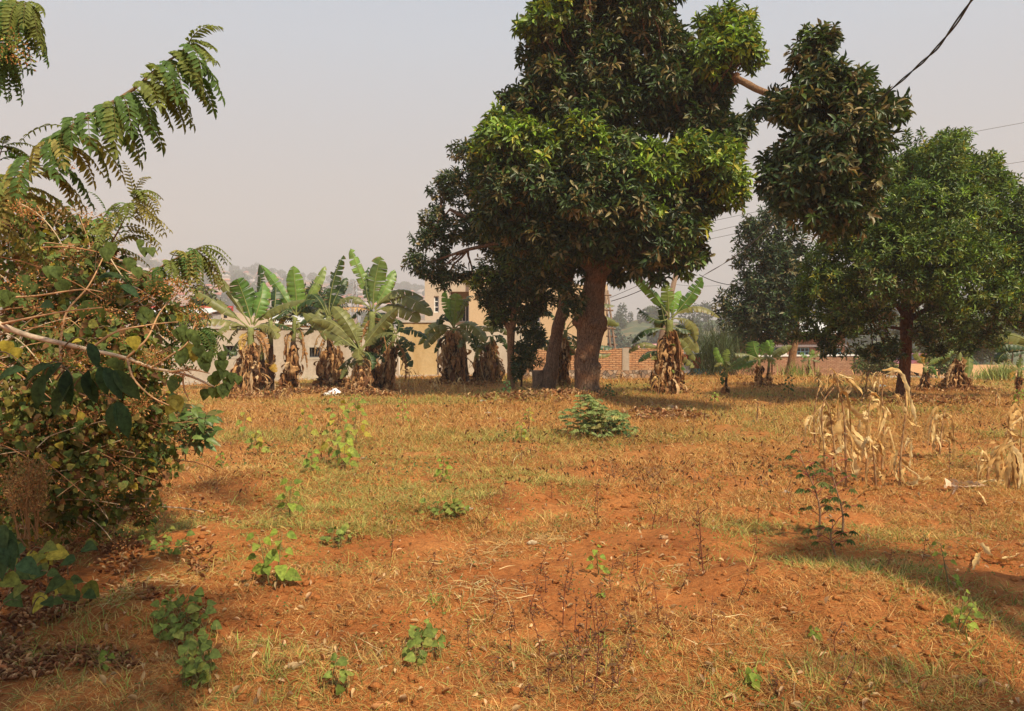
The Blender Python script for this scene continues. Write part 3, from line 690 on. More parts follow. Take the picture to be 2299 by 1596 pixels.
# ---------------------------------------------------------------- cars, road
def car(name, label, loc, yaw, mat, hatch=False):
    t = thing(name, label, 'car', loc)
    prof = [(-2.1,.35),(-2.15,.62),(-2.05,.86),(-1.6,.93),(-1.15,.95),(-.75,1.33),(-.45,1.41),(.35,1.42),(.7,1.34),(1.25,.96),(1.75,.90),(2.1,.75),(2.15,.5),(2.05,.33)]
    Wd = [.80,.83,.84,.84,.84,.66,.62,.62,.66,.84,.84,.80,.80,.78]
    v = []; n = len(prof)
    for s in (-1, 1):
        for (x, z), w in zip(prof, Wd): v.append((x, s*w, z))
    f = [(i, (i+1) % n, n+(i+1) % n, n+i) for i in range(n)]; b = MB(); b.add(v, f, (1,1,1))
    for s in (0, 1):  # side walls: fan strips
        o_ = s*n; b.f.append(np.array([(o_+0,o_+1,o_+2),(o_+0,o_+2,o_+3),(o_+4,o_+5,o_+6),(o_+4,o_+6,o_+7),(o_+4,o_+7,o_+8),(o_+4,o_+8,o_+9),(o_+0,o_+3,o_+4),(o_+0,o_+4,o_+9),(o_+0,o_+9,o_+13),(o_+9,o_+10,o_+13),(o_+10,o_+11,o_+13),(o_+11,o_+12,o_+13)]))
    def mk(mb, nm, m, par=t, sm=False): o = mb.build(nm, m, None, None, sm); o.parent = par; return o
    mk(b, 'body', mat)
    b = MB(); b.add([(-1.12,-.70,.98),(-1.12,.70,.98),(-.76,.60,1.30),(-.76,-.60,1.30)],[(0,1,2,3)],(1,1,1)); b.v[-1] += np.array([-.02,0,.03]); mk(b,'rear_window',M_GLASS)
    b = MB(); b.add([(1.22,-.72,.99),(1.22,.72,.99),(.72,.60,1.33),(.72,-.60,1.33)],[(3,2,1,0)],(1,1,1)); b.v[-1] += np.array([.03,0,.02]); mk(b,'windscreen',M_GLASS)
    for s in (-1, 1):
        for x0, x1, xa, xb in ((-1.0,-.12,-.68,-.12),(-.04,1.05,-.04,.62)):
            b = MB(); b.add([(x0,s*.835,.99),(x1,s*.835,.99),(xb,s*.665,1.33),(xa,s*.665,1.33)],[(0,1,2,3)],(1,1,1)); b.v[-1] += np.array([0,s*.02,0]); mk(b,'side_window',M_GLASS)
        b = MB(); b.box(2.08,2.17,s*.62-.14,s*.62+.14,.56,.70); mk(b,'headlight',M_CHROME)
        b = MB(); b.box(-2.18,-2.06,s*.66-.12,s*.66+.12,.66,.80); mk(b,'tail_light',M_CARRED)
        for x in (-1.35, 1.35):
            b = MB(); b.tube([(x,s*.66,.31),(x,s*.87,.31)], .31, 20); b.f.append(np.array([[0]*3])[:0].reshape(0,3)); w_ = mk(b,'wheel',M_RUB)
            b = MB(); b.tube([(x,s*.80,.31),(x,s*.885,.31)], .19, 14); mk(b,'rim',M_STEEL,w_)
    b = MB(); b.box(2.13,2.19,-.75,.75,.38,.5); mk(b,'bumper',mat)
    t.rotation_euler = (0,0,yaw); return t
q = P(1464, 842, 36); car('parked_car', 'dark red car parked past the end of the orange brick wall beside the banana plant', (q[0], 36, q[2]), .05, M_CARRED)
q = P(2052, 838, 56); car('parked_car', 'dusty maroon sedan on the road, mostly hidden behind the trunk of the round tree', (q[0], 56, q[2]), PI+.7, M_CARPUR)
def blue_kiosk():
    D = 38; k = D/F; q = wallpt(1550, D); t = thing('market_kiosk', 'small turquoise sheet metal kiosk behind the dark red car', 'kiosk', q)
    Z = lambda py: EYE+(HOR-py)*k
    b = MB(); n = 24; v = []
    for i in range(n): x = i/(n-1)*1.5; v += [(x, .03*(i % 2), Z(845)), (x, .03*(i % 2), Z(795))]
    b.add(v, [(2*i,2*i+2,2*i+3,2*i+1) for i in range(n-1)], (1,1,1)); b.box(0,1.5,.06,1.4,Z(850),Z(796)); local_obj(b,'body',mat_plain('turquoise sheet',(.06,.26,.30),.5),t,None,0)
    b = MB(); b.box(-.2,1.7,-.4,1.6,Z(795),Z(793)); local_obj(b,'roof',M_CORR,t,None,0)
    b = MB(); b.box(.4,1.1,-.015,-.005,Z(825),Z(808)); local_obj(b,'shutter',M_WHITE,t,None,0)
blue_kiosk()
def road():
    # tarmac strip and dirt bank seen at the far right
    b = MB(); n = 40; v = []
    for i in range(n):
        x = 19+i*1.6
        for y in (38.6+.05*i, 40.6+.05*i): v.append((x, y, Hs(x, y)+.02))
    b.add(v, [(2*i,2*i+2,2*i+3,2*i+1) for i in range(n-1)], (1,1,1)); tag(b.build('road', M_ROAD), kind='structure')
    b = MB(); v = []
    for i in range(n):
        x = 19+i*1.6; y = 40.6+.05*i; z = Hs(x, y)+.02
        v += [(x,y,z),(x,y,z+.13),(x,y+.15,z+.14),(x,y+.15,z)]
    f = []
    for i in range(n-1):
        for k in range(3): f.append((i*4+k,(i+1)*4+k,(i+1)*4+k+1,i*4+k+1))
    b.add(v, f, (1,1,1)); tag(b.build('kerb', M_CONC), kind='structure')
    b = MB(); v = []; xs = np.linspace(22.6, 80, 50); ys = np.linspace(40.9, 60, 14); X, Y = np.meshgrid(xs, ys); 
    Z = H(X, Y)+.06+.75*sstep(41.5, 50, Y+X*-.05+1)+.12*vn(X, Y)
    i = np.arange(13)[:, None]*50; j = np.arange(49)[None]
    b.add(np.stack([X,Y,Z],-1).reshape(-1,3), np.stack([i+j,i+j+1,i+50+j+1,i+50+j],-1).reshape(-1,4), (1,1,1)); tag(b.build('dirt_bank', M_DIRT), kind='structure')
road()

# ================================================================ TREES
C_DARK = np.array([(.042,.078,.020),(.056,.095,.025),(.034,.062,.020),(.070,.105,.030)])
C_DUST = np.array([(.23,.19,.075),(.17,.155,.06),(.27,.20,.085)])
C_NEW = np.array([(.23,.36,.035),(.30,.42,.045),(.18,.29,.03),(.44,.40,.05)])
C_MIDG = np.array([(.115,.195,.035),(.15,.23,.045),(.085,.15,.03),(.20,.235,.05)])
def pal(n, table, jit=.18):
    c = table[rng.integers(0, len(table), n)]; return c*(1+jit*rng.normal(size=(n,1))).clip(.5,1.6)
def pick(n, mixw):
    """mixw: list of (table, weight)"""
    w = np.array([m[1] for m in mixw], float); w /= w.sum(); k = rng.choice(len(mixw), n, p=w); out = np.zeros((n,3))
    for i, (t, _) in enumerate(mixw): m = k == i; out[m] = pal(m.sum(), t)
    return out
def crown(blobs, leaf=.17, wr=.16, dens=1.0, mixes=None, T=T_AVO, depth=1.0, nl=9, droop=.35, inner=.15, wid=.33, cc=None, shoot_up=.5):
    """blobs: list (px,py,d,rpx,cls). Returns MB of leaf whorls"""
    mb = MB(); cen = []; rad = []; cls = []
    for px, py, d, r, k in blobs:
        R = S(r, d)*.93; reps = 1 if r < 45 else 2
        for q in range(reps):
            dd = 0 if reps == 1 else (q-.5)*1.5*R*depth
            cen.append(P(px, py, d+dd)); rad.append(R*(1 if reps == 1 else .9)); cls.append(k)
    for i in range(len(cen)):
        for q in range(int(rng.integers(1,4))):
            v_ = rng.normal(size=3); v_[2] = v_[2]*.8+.15; v_ /= np.linalg.norm(v_); cen.append(cen[i]+v_*rad[i]*1.02); rad.append(rad[i]*rng.uniform(.20,.34)+.04); cls.append(cls[i])
    cen = np.array(cen); rad = np.array(rad)
    for i in range(len(cen)):
        R = rad[i]; n = int(dens*26*R*R/(wr*wr)*.32)+4
        q = rng.normal(size=(n,3)); q /= np.linalg.norm(q,axis=1)[:,None]
        lump = .80+.42*(vn(q[:,0]*2.2+i*7.3+q[:,1]*1.1, q[:,2]*2.2+i*3.1)-.5)*2*.7
        rr = np.where(rng.random(n) < inner, rng.random(n)*.7+.15, lump*(.9+.2*rng.random(n)))
        p = cen[i]+q*(R*rr)[:,None]*np.array([1,1,.95])
        dist = np.linalg.norm(p[:,None]-cen[None],axis=2)/rad[None]; dist[:,i] = 9
        keep = (dist.min(1) > .72) | (rng.random(n) < .12); hole = (vn(p[:,0]/.42+p[:,1]*.9+17, p[:,2]/.42+p[:,1]*.5) < .26) & (wr < .2); keep &= ~(hole & (rng.random(n) < .85)); p = p[keep]; q = q[keep]; n = len(p)
        if n == 0: continue
        s = q*.75+np.array([0,0,shoot_up])+rng.normal(size=(n,3))*.3; s /= np.linalg.norm(s,axis=1)[:,None]
        u0 = np.cross(s, rng.normal(size=(n,3))); u0 /= np.linalg.norm(u0,axis=1)[:,None]; w0 = np.cross(s,u0)
        k = nl; a = (np.arange(k)*2.4)[None]+rng.random((n,1))*6; al = np.linspace(.35,1.0,k)[None]*np.ones((n,1))*1.35+rng.normal(size=(n,k))*.15
        d = np.cos(al)[...,None]*s[:,None]+np.sin(al)[...,None]*(np.cos(a)[...,None]*u0[:,None]+np.sin(a)[...,None]*w0[:,None])
        d[...,2] -= droop*(.5+rng.random((n,k))); 
        pp = p[:,None]+s[:,None]*(np.linspace(.5,-.4,k)[None,:,None]*wr)+d*wr*.1
        L = leaf*(.7+.5*rng.random((n,k))); mix_ = mixes[cls[i]]
        base = pick(n, mix_); c = base[:,None]*(1+.15*rng.normal(size=(n,k,1))).clip(.6,1.5)
        alt = pick(n*k, mix_).reshape(n,k,3); sel = rng.random((n,k,1)) < .35; c = np.where(sel, alt, c)
        mb.inst(T, pp.reshape(-1,3), d.reshape(-1,3), (s[:,None]+np.zeros((n,k,1))).reshape(-1,3)+.01, L.ravel(), (L*wid*(1+.2*rng.normal(size=(n,k)))).ravel(), c.reshape(-1,3))
    return mb, cen, rad
MX = {'d': [(C_DARK,.72),(C_DUST,.25),(C_MIDG,.03)], 'n': [(C_NEW,.6),(C_MIDG,.3),(C_DARK,.1)], 'm': [(C_MIDG,.5),(C_DARK,.3),(C_DUST,.2)], 'g': [(C_MIDG,.75),(C_NEW,.12),(C_DARK,.13)], 'b': [(C_DARK,.78),(C_DUST,.22)], 'k': [(C_DARK*.85,.8),(C_DUST*.8,.2)]}
def trunk_path(rows, d, rough=.10, sides=28, mb=None, c=(1,1,1), n=40):
    """rows: (py, px, width px)"""
    mb = mb or MB(); rows = sorted(rows, key=lambda r: -r[0]); pts = np.array([P(px, py, d) for py, px, w in rows]); ra = np.array([S(w, d)/2 for py, px, w in rows])
    t = np.linspace(0, 1, len(rows)); tt = np.linspace(0, 1, n)
    pp = np.stack([np.interp(tt, t, pts[:,k]) for k in range(3)], -1); rr = np.interp(tt, t, ra)
    ker = np.array([.25,.5,.25]); 
    for _ in range(2):
        rr[1:-1] = np.convolve(rr, ker, 'valid')
        for k in range(3): pp[1:-1,k] = np.convolve(pp[:,k], ker, 'valid')
    mb.tube(pp, rr, sides, c, rough); return mb
def limbs(mb, src, targets, r0=.12, n=9, wob=.15):
    for t in targets:
        s = np.array(src[rng.integers(0, len(src))]) if np.ndim(src) == 2 else np.array(src); t = np.array(t)
        L = np.linalg.norm(t-s); tt = np.linspace(0,1,n)[:,None]
        mid = (s+t)/2+np.array([0,0,-.08*L])+rng.normal(size=3)*wob*L*.3
        p = (1-tt)**2*s+2*tt*(1-tt)*mid+tt**2*t; p[1:-1] += rng.normal(size=(n-2,3))*.02*L
        mb.tube(p, np.linspace(r0, r0*.25, n)*(.7+.5*rng.random()), 8, (1,1,1), .08)

def big_tree():
    D = 20.; base = P(1319, 898, D); base[2] = Hs(base[0], base[1])-.05
    t = thing('avocado_tree', 'biggest tree, thick knobbly grey trunk and tall crown with bright green leaf tufts', 'tree', base)
    rows = [(905,1322,66),(885,1319,58),(850,1318,54),(830,1320,58),(815,1316,53),(790,1321,52),(765,1323,54),(745,1325,62),(728,1326,76),(712,1324,72),(695,1328,60),(670,1330,54),(640,1335,50),(610,1340,52),(590,1345,60)]
    b = trunk_path(rows, D, .09)
    # knob and swellings
    kp = P(1332,726,D-.33)
    for c_, r_ in ((kp,.15),(P(1296,722,D-.1),.14),(P(1352,735,D-.1),.13),(P(1341,822,D-.12),.11),(P(1310,805,D-.22),.12),(P(1337,878,D-.2),.15)):
        a = np.linspace(0,PI,9); pts = [c_+np.array([0,0,-r_*math.cos(q)]) for q in a]; b.tube(pts, np.maximum(r_*np.sin(a)*.95,.004), 12, (1,1,1), .18)
    b.tube([P(1340,600,D),P(1300,560,D),P(1270,500,D),P(1250,380,D),P(1240,240,D+.3)], [.30,.22,.17,.12,.05], 12, (1,1,1), .1)
    b.tube([P(1345,600,D),P(1372,570,D),P(1420,510,D-.3),P(1480,420,D-.4),P(1530,300,D-.3),P(1600,200,D-.6),P(1640,172,D-1)], [.31,.26,.2,.17,.14,.11,.09], 12, (1,1,1), .1)
    b.tube([P(1345,590,D),P(1350,480,D+.3),P(1360,330,D+.4),P(1370,150,D+.3),P(1380,0,D)], [.28,.2,.16,.12,.05], 12, (1,1,1), .1)
    b.tube([P(1335,600,D),P(1290,570,D-.6),P(1200,520,D-1.3),P(1140,420,D-1.3)], [.2,.13,.09,.04], 10, (1,1,1), .1)
    b.tube([P(1345,600,D),P(1400,570,D-.8),P(1480,560,D-1.6),P(1540,540,D-1.6)], [.2,.13,.09,.04], 10, (1,1,1), .1)
    b.build('trunk', M_BARK, t)
    B = [(1290,60,20,95,'d'),(1395,30,20,110,'d'),(1300,-60,20,100,'d'),(1430,-40,20.3,90,'d'),(1478,110,20,85,'d'),(1255,165,20,75,'d'),(1350,170,20,110,'d'),(1455,215,20,95,'d'),(1220,60,19.6,45,'m'),
         (1250,20,19,45,'n'),(1195,60,19,22,'n'),(1440,10,18.6,40,'m'),(1560,265,20.2,85,'d'),(1200,225,20,60,'d'),(1165,225,19.6,28,'d'),(1625,300,20,48,'d'),(1660,285,20,25,'d'),(1610,360,20.3,50,'d'),(1190,130,19.8,26,'d'),(1310,260,19.2,70,'d'),
         (1650,85,19,58,'n'),(1600,130,19,55,'n'),(1630,50,19.2,38,'n'),(1680,120,19,34,'n'),(1590,60,19.4,30,'n'),(1570,160,19.4,50,'m'),(1600,200,19.6,48,'d'),
         (1122,315,19.2,55,'n'),(1170,310,19,50,'n'),(1120,280,19.2,32,'n'),(1085,330,19.2,28,'n'),(1130,370,19.2,55,'m'),(1225,340,18.8,45,'n'),(1250,310,18.8,38,'n'),(1310,290,18.6,45,'n'),(1330,330,18.5,50,'n'),(1310,350,18.5,50,'m'),
         (1400,340,18.8,60,'m'),(1500,370,18.6,55,'n'),(1560,340,18.8,50,'n'),(1620,345,19,45,'n'),(1600,390,18.8,55,'n'),(1650,400,19,38,'n'),(1655,440,19,30,'n'),(1460,420,18.6,60,'n'),(1400,400,18.6,60,'m'),
         (1150,430,19.6,85,'d'),(1240,430,19.3,90,'d'),(1330,440,18.8,90,'d'),(1420,470,18.9,85,'d'),(1510,455,19,70,'m'),(1570,440,19.2,55,'d'),(1595,440,19.4,40,'m'),(1190,520,19.6,70,'d'),(1280,530,19.4,75,'d'),(1370,530,19,60,'d'),
         (1460,540,18.9,62,'d'),(1530,520,19,55,'m'),(1560,530,19,38,'n'),(1480,590,19,42,'d'),(1540,580,19,38,'m'),(1430,590,19.2,32,'d'),(1110,420,19.6,45,'m'),(1110,490,19.8,48,'d'),(1230,560,19.8,50,'d'),(1320,570,20.6,60,'d'),(1340,400,18.3,38,'n'),(1440,360,18.4,42,'n'),(1310,420,18.4,36,'n'),(1450,480,18.2,38,'n'),(1560,570,20,30,'d'),(1390,600,20.8,40,'d'),(1375,612,21.2,20,'m'),(1380,628,21.2,14,'m')]
    mb, cen, rad = crown(B, .215, .18, 1.0, MX, wid=.31, droop=.45); mb.build('crown', M_AVO, t)
    b = MB(); src = np.array([P(1250,420,D),P(1360,330,D),P(1480,420,D-.3),P(1530,300,D-.3),P(1270,520,D),P(1400,540,D-.5)])
    for q in cen[::2]:
        s = src[np.argmin(np.linalg.norm(src-q,axis=1))]; limbs(b, s, [q], .07, 7)
    b.build('branch', M_BARK, t)
    # the arm that carries the separate hanging mass
    b = MB(); arm = catm([P(1640,172,D-1),P(1662,180,18.4),P(1700,200,17.4),P(1740,215,16.6),P(1790,235,15.8),P(1850,250,15.3),P(1900,290,15)], 6)
    b.tube(arm, np.interp(np.arange(len(arm)), [0,len(arm)-1], [.09,.045]), 12, (1,1,1), .12); kb = P(1652,178,18.6); b.tube([kb+np.array([.02,0,.14]), kb, kb-np.array([0,0,.1])], [.07,.10,.03], 10, (1,1,1), .1)
    a = b.build('bare_limb', M_BARKL, t); 
    limb_end = P(1850,250,15.3)
    B2 = [(1830,84,15,26,'m'),(1832,108,15,36,'d'),(1822,140,15,42,'d'),(1850,180,15,50,'d'),(1905,205,15,50,'d'),(1942,190,15,24,'m'),(1945,250,15,52,'d'),(1800,235,15,55,'d'),(1745,235,15.4,26,'d'),(1715,245,15.5,16,'d'),(1995,240,15,32,'d'),(2010,255,15,16,'m'),(1870,280,15,85,'d'),
          (1950,315,15,48,'d'),(1810,315,15,58,'d'),(1765,360,15,42,'d'),(1735,410,15,36,'d'),(1850,370,15,85,'d'),(1925,385,15,60,'d'),(1795,430,15,60,'d'),(1860,460,15,68,'d'),(1915,460,15,48,'d'),(1800,480,15,40,'d'),(1870,505,15,34,'d'),(1930,350,14.6,42,'d')]
    mb, cen, rad = crown(B2, .19, .165, 1.0, MX, inner=.2, wid=.31, droop=.45); m = mb.build('hanging_foliage', M_AVO, t)
    b = MB(); limbs(b, limb_end, list(cen[::2]), .045, 7); b.build('branch', M_BARK, t)
    # sucker shoots on the trunk
    mb, cen, rad = crown([(1290,655,19.4,22,'d'),(1285,690,19.4,20,'d'),(1300,675,19.3,18,'d')], .15, .12, 1.0, MX); mb.build('sucker_shoots', M_AVO, t)
big_tree()
def leaning_tree():
    D = 21.2; base = P(1222, 885, D); base[2] = Hs(base[0], base[1])-.05
    t = thing('avocado_tree', 'leaning grey trunked tree with a sawn stub at its foot, left of the biggest trunk', 'tree', base)
    b = trunk_path([(897,1220,58),(880,1222,44),(850,1230,38),(825,1238,32),(800,1241,30),(755,1248,27),(725,1255,26),(705,1261,27),(680,1266,24),(656,1272,23),(620,1278,22),(580,1280,18)], D, .12)
    b.tube([P(1212,890,D-.05),P(1210,860,D-.05),P(1209,832,D-.05)], [.24,.19,.17], 18, (1,1,1), .2)
    b.tube([P(1278,625,D),P(1200,560,D+.6),P(1110,520,D+1.2),P(1010,470,D+1.6),P(985,500,D+1.6)], [.12,.10,.08,.05,.02], 10, (1,1,1), .1)
    b.tube([P(1278,625,D),P(1180,520,D+1),P(1090,430,D+1.5),P(1050,350,D+1.8)], [.12,.09,.07,.03], 10, (1,1,1), .1)
    b.tube([P(1200,560,D+.6),P(1120,545,D+1),P(1050,560,D+1.4),P(960,590,D+1.6)], [.07,.06,.05,.02], 8, (1,1,1), .1)
    b.build('trunk', M_BARK, t)
    d = 23; B = [(1035,340,d,24,'b'),(1045,380,d,34,'b'),(1005,410,d,28,'b'),(985,425,d,24,'b'),(1045,430,d,44,'b'),(1100,440,d,44,'b'),(970,485,d,26,'b'),(1000,515,d,34,'b'),(950,530,d,30,'b'),(1040,505,d,38,'b'),(975,560,d,36,'b'),(1095,520,d,50,'b'),
         (930,590,d,22,'b'),(965,605,d,28,'b'),(1015,608,d,26,'b'),(1060,620,d,18,'b'),(1000,630,d,24,'b'),(1110,545,d,30,'b'),(1150,560,d,44,'b'),(1215,610,21,34,'b'),(1250,625,21,28,'b'),(1090,380,d,40,'b'),(1080,340,d,30,'b')]
    mb, cen, rad = crown(B, .16, .15, .72, MX, inner=.08); mb.build('crown', M_AVO, t)
    b = MB(); src = np.array([P(1110,520,D+1.2),P(1180,520,D+1),P(1090,430,D+1.5),P(1050,560,D+1.4),P(985,500,D+1.6)])
    for q in cen[::2]: limbs(b, src[np.argmin(np.linalg.norm(src-q,axis=1))], [q], .035, 6)
    b.build('branch', M_BARK, t)
leaning_tree()
def small_tree():
    D = 23.; base = P(1147, 872, D); base[2] = Hs(base[0], base[1])-.05
    t = thing('young_avocado_tree', 'slim straight tree with light brown forked trunk, left of the leaning trunk', 'tree', base)
    b = trunk_path([(885,1147,26),(865,1147,20),(830,1147,17),(780,1147,16.5),(745,1147,18),(735,1147,21)], D, .07, 16)
    b.tube([P(1147,742,D),P(1135,725,D),P(1122,712,D),P(1110,690,D+.2)], [.11,.08,.06,.03], 10, (1,1,1), .08)
    b.tube([P(1148,742,D),P(1153,715,D),P(1157,680,D),P(1160,640,D)], [.12,.1,.085,.05], 10, (1,1,1), .08)
    b.build('trunk', M_BARKL, t)
    B = [(1110,600,D-.5,40,'m'),(1150,600,D-.5,45,'m'),(1195,590,D-.6,45,'m'),(1100,640,D-.4,38,'b'),(1150,640,D-.4,45,'b'),(1195,640,D-.4,42,'m'),(1235,650,D-.2,32,'b'),(1085,640,D-.6,24,'n'),(1110,680,D,32,'b'),(1180,690,D,38,'b'),(1215,680,D,32,'b'),(1130,700,D,22,'m'),
         (1190,735,D-.2,26,'b'),(1195,765,D-.2,24,'b'),(1120,715,D+.3,18,'b'),(1200,560,D-.6,34,'n'),(1150,570,D-.6,30,'m')]
    mb, cen, rad = crown(B, .16, .15, .9, MX); mb.build('crown', M_AVO, t)
    b = MB(); limbs(b, P(1157,680,D), list(cen[::2]), .03, 6); b.build('branch', M_BARKL, t)
    # dark sucker hanging beside it
    mb, cen, rad = crown([(1178,790,D-.2,22,'b'),(1180,815,D-.3,20,'b'),(1165,838,D-.4,13,'b'),(1200,810,D-.3,14,'b')], .14, .12, .9, MX); mb.tube([P(1170,868,D-.3),P(1173,830,D-.3),P(1180,780,D-.2)], [.03,.025,.015], 6, (.1,.05,.03)); q = mb.build('side_shoots', M_AVO, t)
small_tree()
def round_tree():
    D = 19.5; base = P(2028, 900, D); base[2] = Hs(base[0], base[1])-.05
    t = thing('round_tree', 'broad round crowned tree with straight dark red brown trunk, at the right side', 'tree', base)
    b = trunk_path([(912,2030,44),(893,2027,35),(860,2028,28),(820,2032,25),(770,2034,25),(720,2035,27),(690,2038,28),(650,2042,24),(600,2048,20),(540,2055,15),(470,2060,10)], D, .07, 20)
    for pts, r in [([(2035,715),(2010,680),(1980,670),(1940,672),(1890,690)],.08),([(2038,695),(2080,650),(2130,600),(2180,540)],.09),([(2040,720),(2090,690),(2150,680),(2210,670)],.07),([(2045,640),(1990,570),(1950,520)],.08),
                   ([(2035,740),(1990,735),(1940,750),(1900,745)],.045),([(2040,740),(2080,760),(2130,745),(2190,720)],.045),([(2050,580),(2100,500),(2120,400)],.07),([(2055,540),(2040,440),(2050,370)],.06),([(2040,700),(2120,640),(2240,600)],.07)]:
        b.tube(catm([P(x, y, D+rng.normal()*.25*i) for i, (x, y) in enumerate(pts)], 5), np.linspace(1, .3, (len(pts)-1)*5+1)*r, 8, (1,1,1), .08)
    b.build('trunk', M_BARKR, t)
    B = [(2135,335,D,48,'g'),(2075,335,D,42,'g'),(2045,380,D,55,'g'),(2195,390,D,60,'g'),(2120,400,D-.4,75,'g'),(1995,400,D,48,'g'),(2250,450,D,60,'g'),(2170,480,D-.8,85,'g'),(2060,470,D-.8,85,'g'),(1975,470,D-.3,65,'g'),(2280,530,D,55,'g'),
         (1910,540,D-.2,60,'g'),(1990,560,D-1,80,'g'),(2100,570,D-1.2,90,'g'),(2200,570,D-1,75,'g'),(2290,600,D-.4,55,'g'),(1850,590,D,48,'g'),(1880,640,D-.6,60,'g'),(1960,640,D-1.2,65,'m'),(2050,640,D-1.3,60,'m'),(2140,650,D-1.2,62,'g'),(2230,650,D-1,62,'g'),
         (1830,660,D,42,'g'),(1850,710,D-.3,40,'g'),(1900,710,D-.8,46,'m'),(1960,715,D-1,40,'m'),(1880,755,D-.5,32,'m'),(1940,765,D-.6,26,'m'),(1985,770,D-.8,22,'d'),(2100,715,D-1,42,'m'),(2170,715,D-1,42,'m'),(2240,705,D-.8,42,'m'),(2080,760,D-.8,24,'m'),(2150,765,D-.8,24,'m'),
         (2010,795,D-.4,16,'d'),(2310,660,D-.6,44,'g'),(2325,560,D-.6,50,'g'),(1860,785,D-.3,22,'d'),(1905,788,D-.5,24,'d'),(1955,792,D-.5,22,'d'),(1815,745,D-.2,26,'m'),(2100,788,D-.5,20,'d'),(2190,760,D-.5,28,'m'),(2235,755,D-.4,26,'m'),(2330,730,D-.4,44,'m'),(2080,400,D+1.4,80,'g'),(2180,520,D+1.4,90,'g'),(2000,560,D+1.4,80,'g'),(2100,640,D+1.5,60,'m'),(1820,620,D+.3,30,'g'),(1800,690,D+.2,24,'g'),(2290,480,D,40,'g')]
    mb, cen, rad = crown(B, .13, .13, .85, MX, T=T_AVO, inner=.1, wid=.3, droop=.2); mb.build('crown', M_AVO, t)
    b = MB(); src = np.array([P(2040,640,D),P(1990,570,D),P(2130,600,D),P(2100,500,D),P(1950,670,D),P(2150,680,D)])
    for q in cen[::2]: limbs(b, src[np.argmin(np.linalg.norm(src-q,axis=1))], [q], .03, 6)
    b.build('branch', M_BARKR, t)
round_tree()
def back_tree():
    D = 34.; base = P(1774, 838, D); base[2] = min(base[2], Hs(base[0], base[1]))-.1
    t = thing('dusty_tree', 'dusty dark grey green tree with pale leaning trunk, farther back between banana and round tree', 'tree', base)
    b = trunk_path([(850,1772,26),(835,1774,22),(800,1779,17),(770,1784,16),(730,1788,15),(690,1785,12),(640,1780,9),(560,1760,5)], D, .06, 14)
    b.tube([P(1785,740,D),P(1770,722,D),P(1740,720,D),P(1700,728,D)], [.10,.08,.06,.03], 8, (1,1,1), .08); b.tube([P(1785,700,D),P(1740,650,D),P(1700,590,D)], [.12,.08,.04], 8, (1,1,1), .08)
    b.build('trunk', M_BARKL, t)
    B = [(1700,500,D,28,'k'),(1740,510,D,34,'k'),(1680,530,D,34,'k'),(1720,555,D,42,'k'),(1775,540,D,42,'k'),(1670,575,D,28,'k'),(1700,600,D,38,'k'),(1750,605,D,48,'k'),(1800,590,D,42,'k'),(1680,640,D,32,'k'),(1720,650,D,45,'k'),(1780,660,D,48,'k'),
         (1650,680,D,32,'k'),(1620,690,D,22,'k'),(1690,700,D,45,'k'),(1750,710,D,50,'k'),(1650,725,D,32,'k'),(1700,745,D,40,'k'),(1670,770,D,26,'k'),(1760,745,D,32,'k'),(1725,775,D,16,'k'),(1810,640,D,34,'k'),(1640,755,D,20,'k')]
    mb, cen, rad = crown(B, .24, .24, .9, MX, T=T_FAR, inner=.15); mb.build('crown', M_AVO, t)
back_tree()

# background greenery
def bushy(name, label, cat, blobs, D, leaf, mixes, group=None, trunk=None, T=T_FAR, base_py=None, dens=.8):
    px, py = blobs[0][0], max(b[1]+b[3] for b in blobs); base = P(px, base_py or py, D); base[2] = min(base[2], Hs(base[0], base[1]))
    t = thing(name, label, cat, base, group); mb, cen, rad = crown([(a, b_, D+random.uniform(-.3,.3), r, k) for a, b_, c_, r, k in [(q[0],q[1],0,q[3],q[4]) for q in blobs]], leaf, leaf, dens, mixes, T=T, nl=7)
    mb.build('crown', M_AVO, t); b = MB(); top = cen.mean(0); b.tube([base-np.array([0,0,.2]), (base+top)/2+np.array([.1,0,0]), top], [trunk or .12, (trunk or .12)*.8, (trunk or .12)*.4], 8); b.build('trunk', M_BARK, t); return t
C_OLV = np.array([(.13,.14,.05),(.10,.12,.045),(.17,.17,.06)]); C_BROWN = np.array([(.22,.13,.06),(.30,.19,.09),(.14,.09,.05)])
MX['o'] = [(C_OLV,.7),(C_MIDG,.2),(C_BROWN,.1)]; MX['y'] = [(C_OLV,.5),(C_NEW,.5)]; MX['v'] = [(C_MIDG,.5),(C_OLV,.5)]
bushy('conifer_tree','olive pointed tree rising behind the red edged shed roof','tree',[(460,660,0,12,'o'),(452,674,0,16,'o'),(468,676,0,16,'o'),(460,690,0,20,'o'),(445,690,0,14,'o'),(476,694,0,14,'o')],55,.45,MX)
bushy('mango_tree','dark green tree top between the first banana plants above the pale roof','tree',[(672,655,0,16,'d'),(660,672,0,18,'d'),(682,674,0,20,'d'),(668,692,0,22,'d')],44,.35,MX)
bushy('mango_tree','round dark tree top behind the torn banana leaf above the plaster wall','tree',[(705,662,0,18,'d'),(720,668,0,18,'d'),(708,684,0,24,'d'),(728,690,0,20,'d'),(715,705,0,24,'d'),(745,715,0,22,'d'),(760,690,0,14,'d')],42,.35,MX)
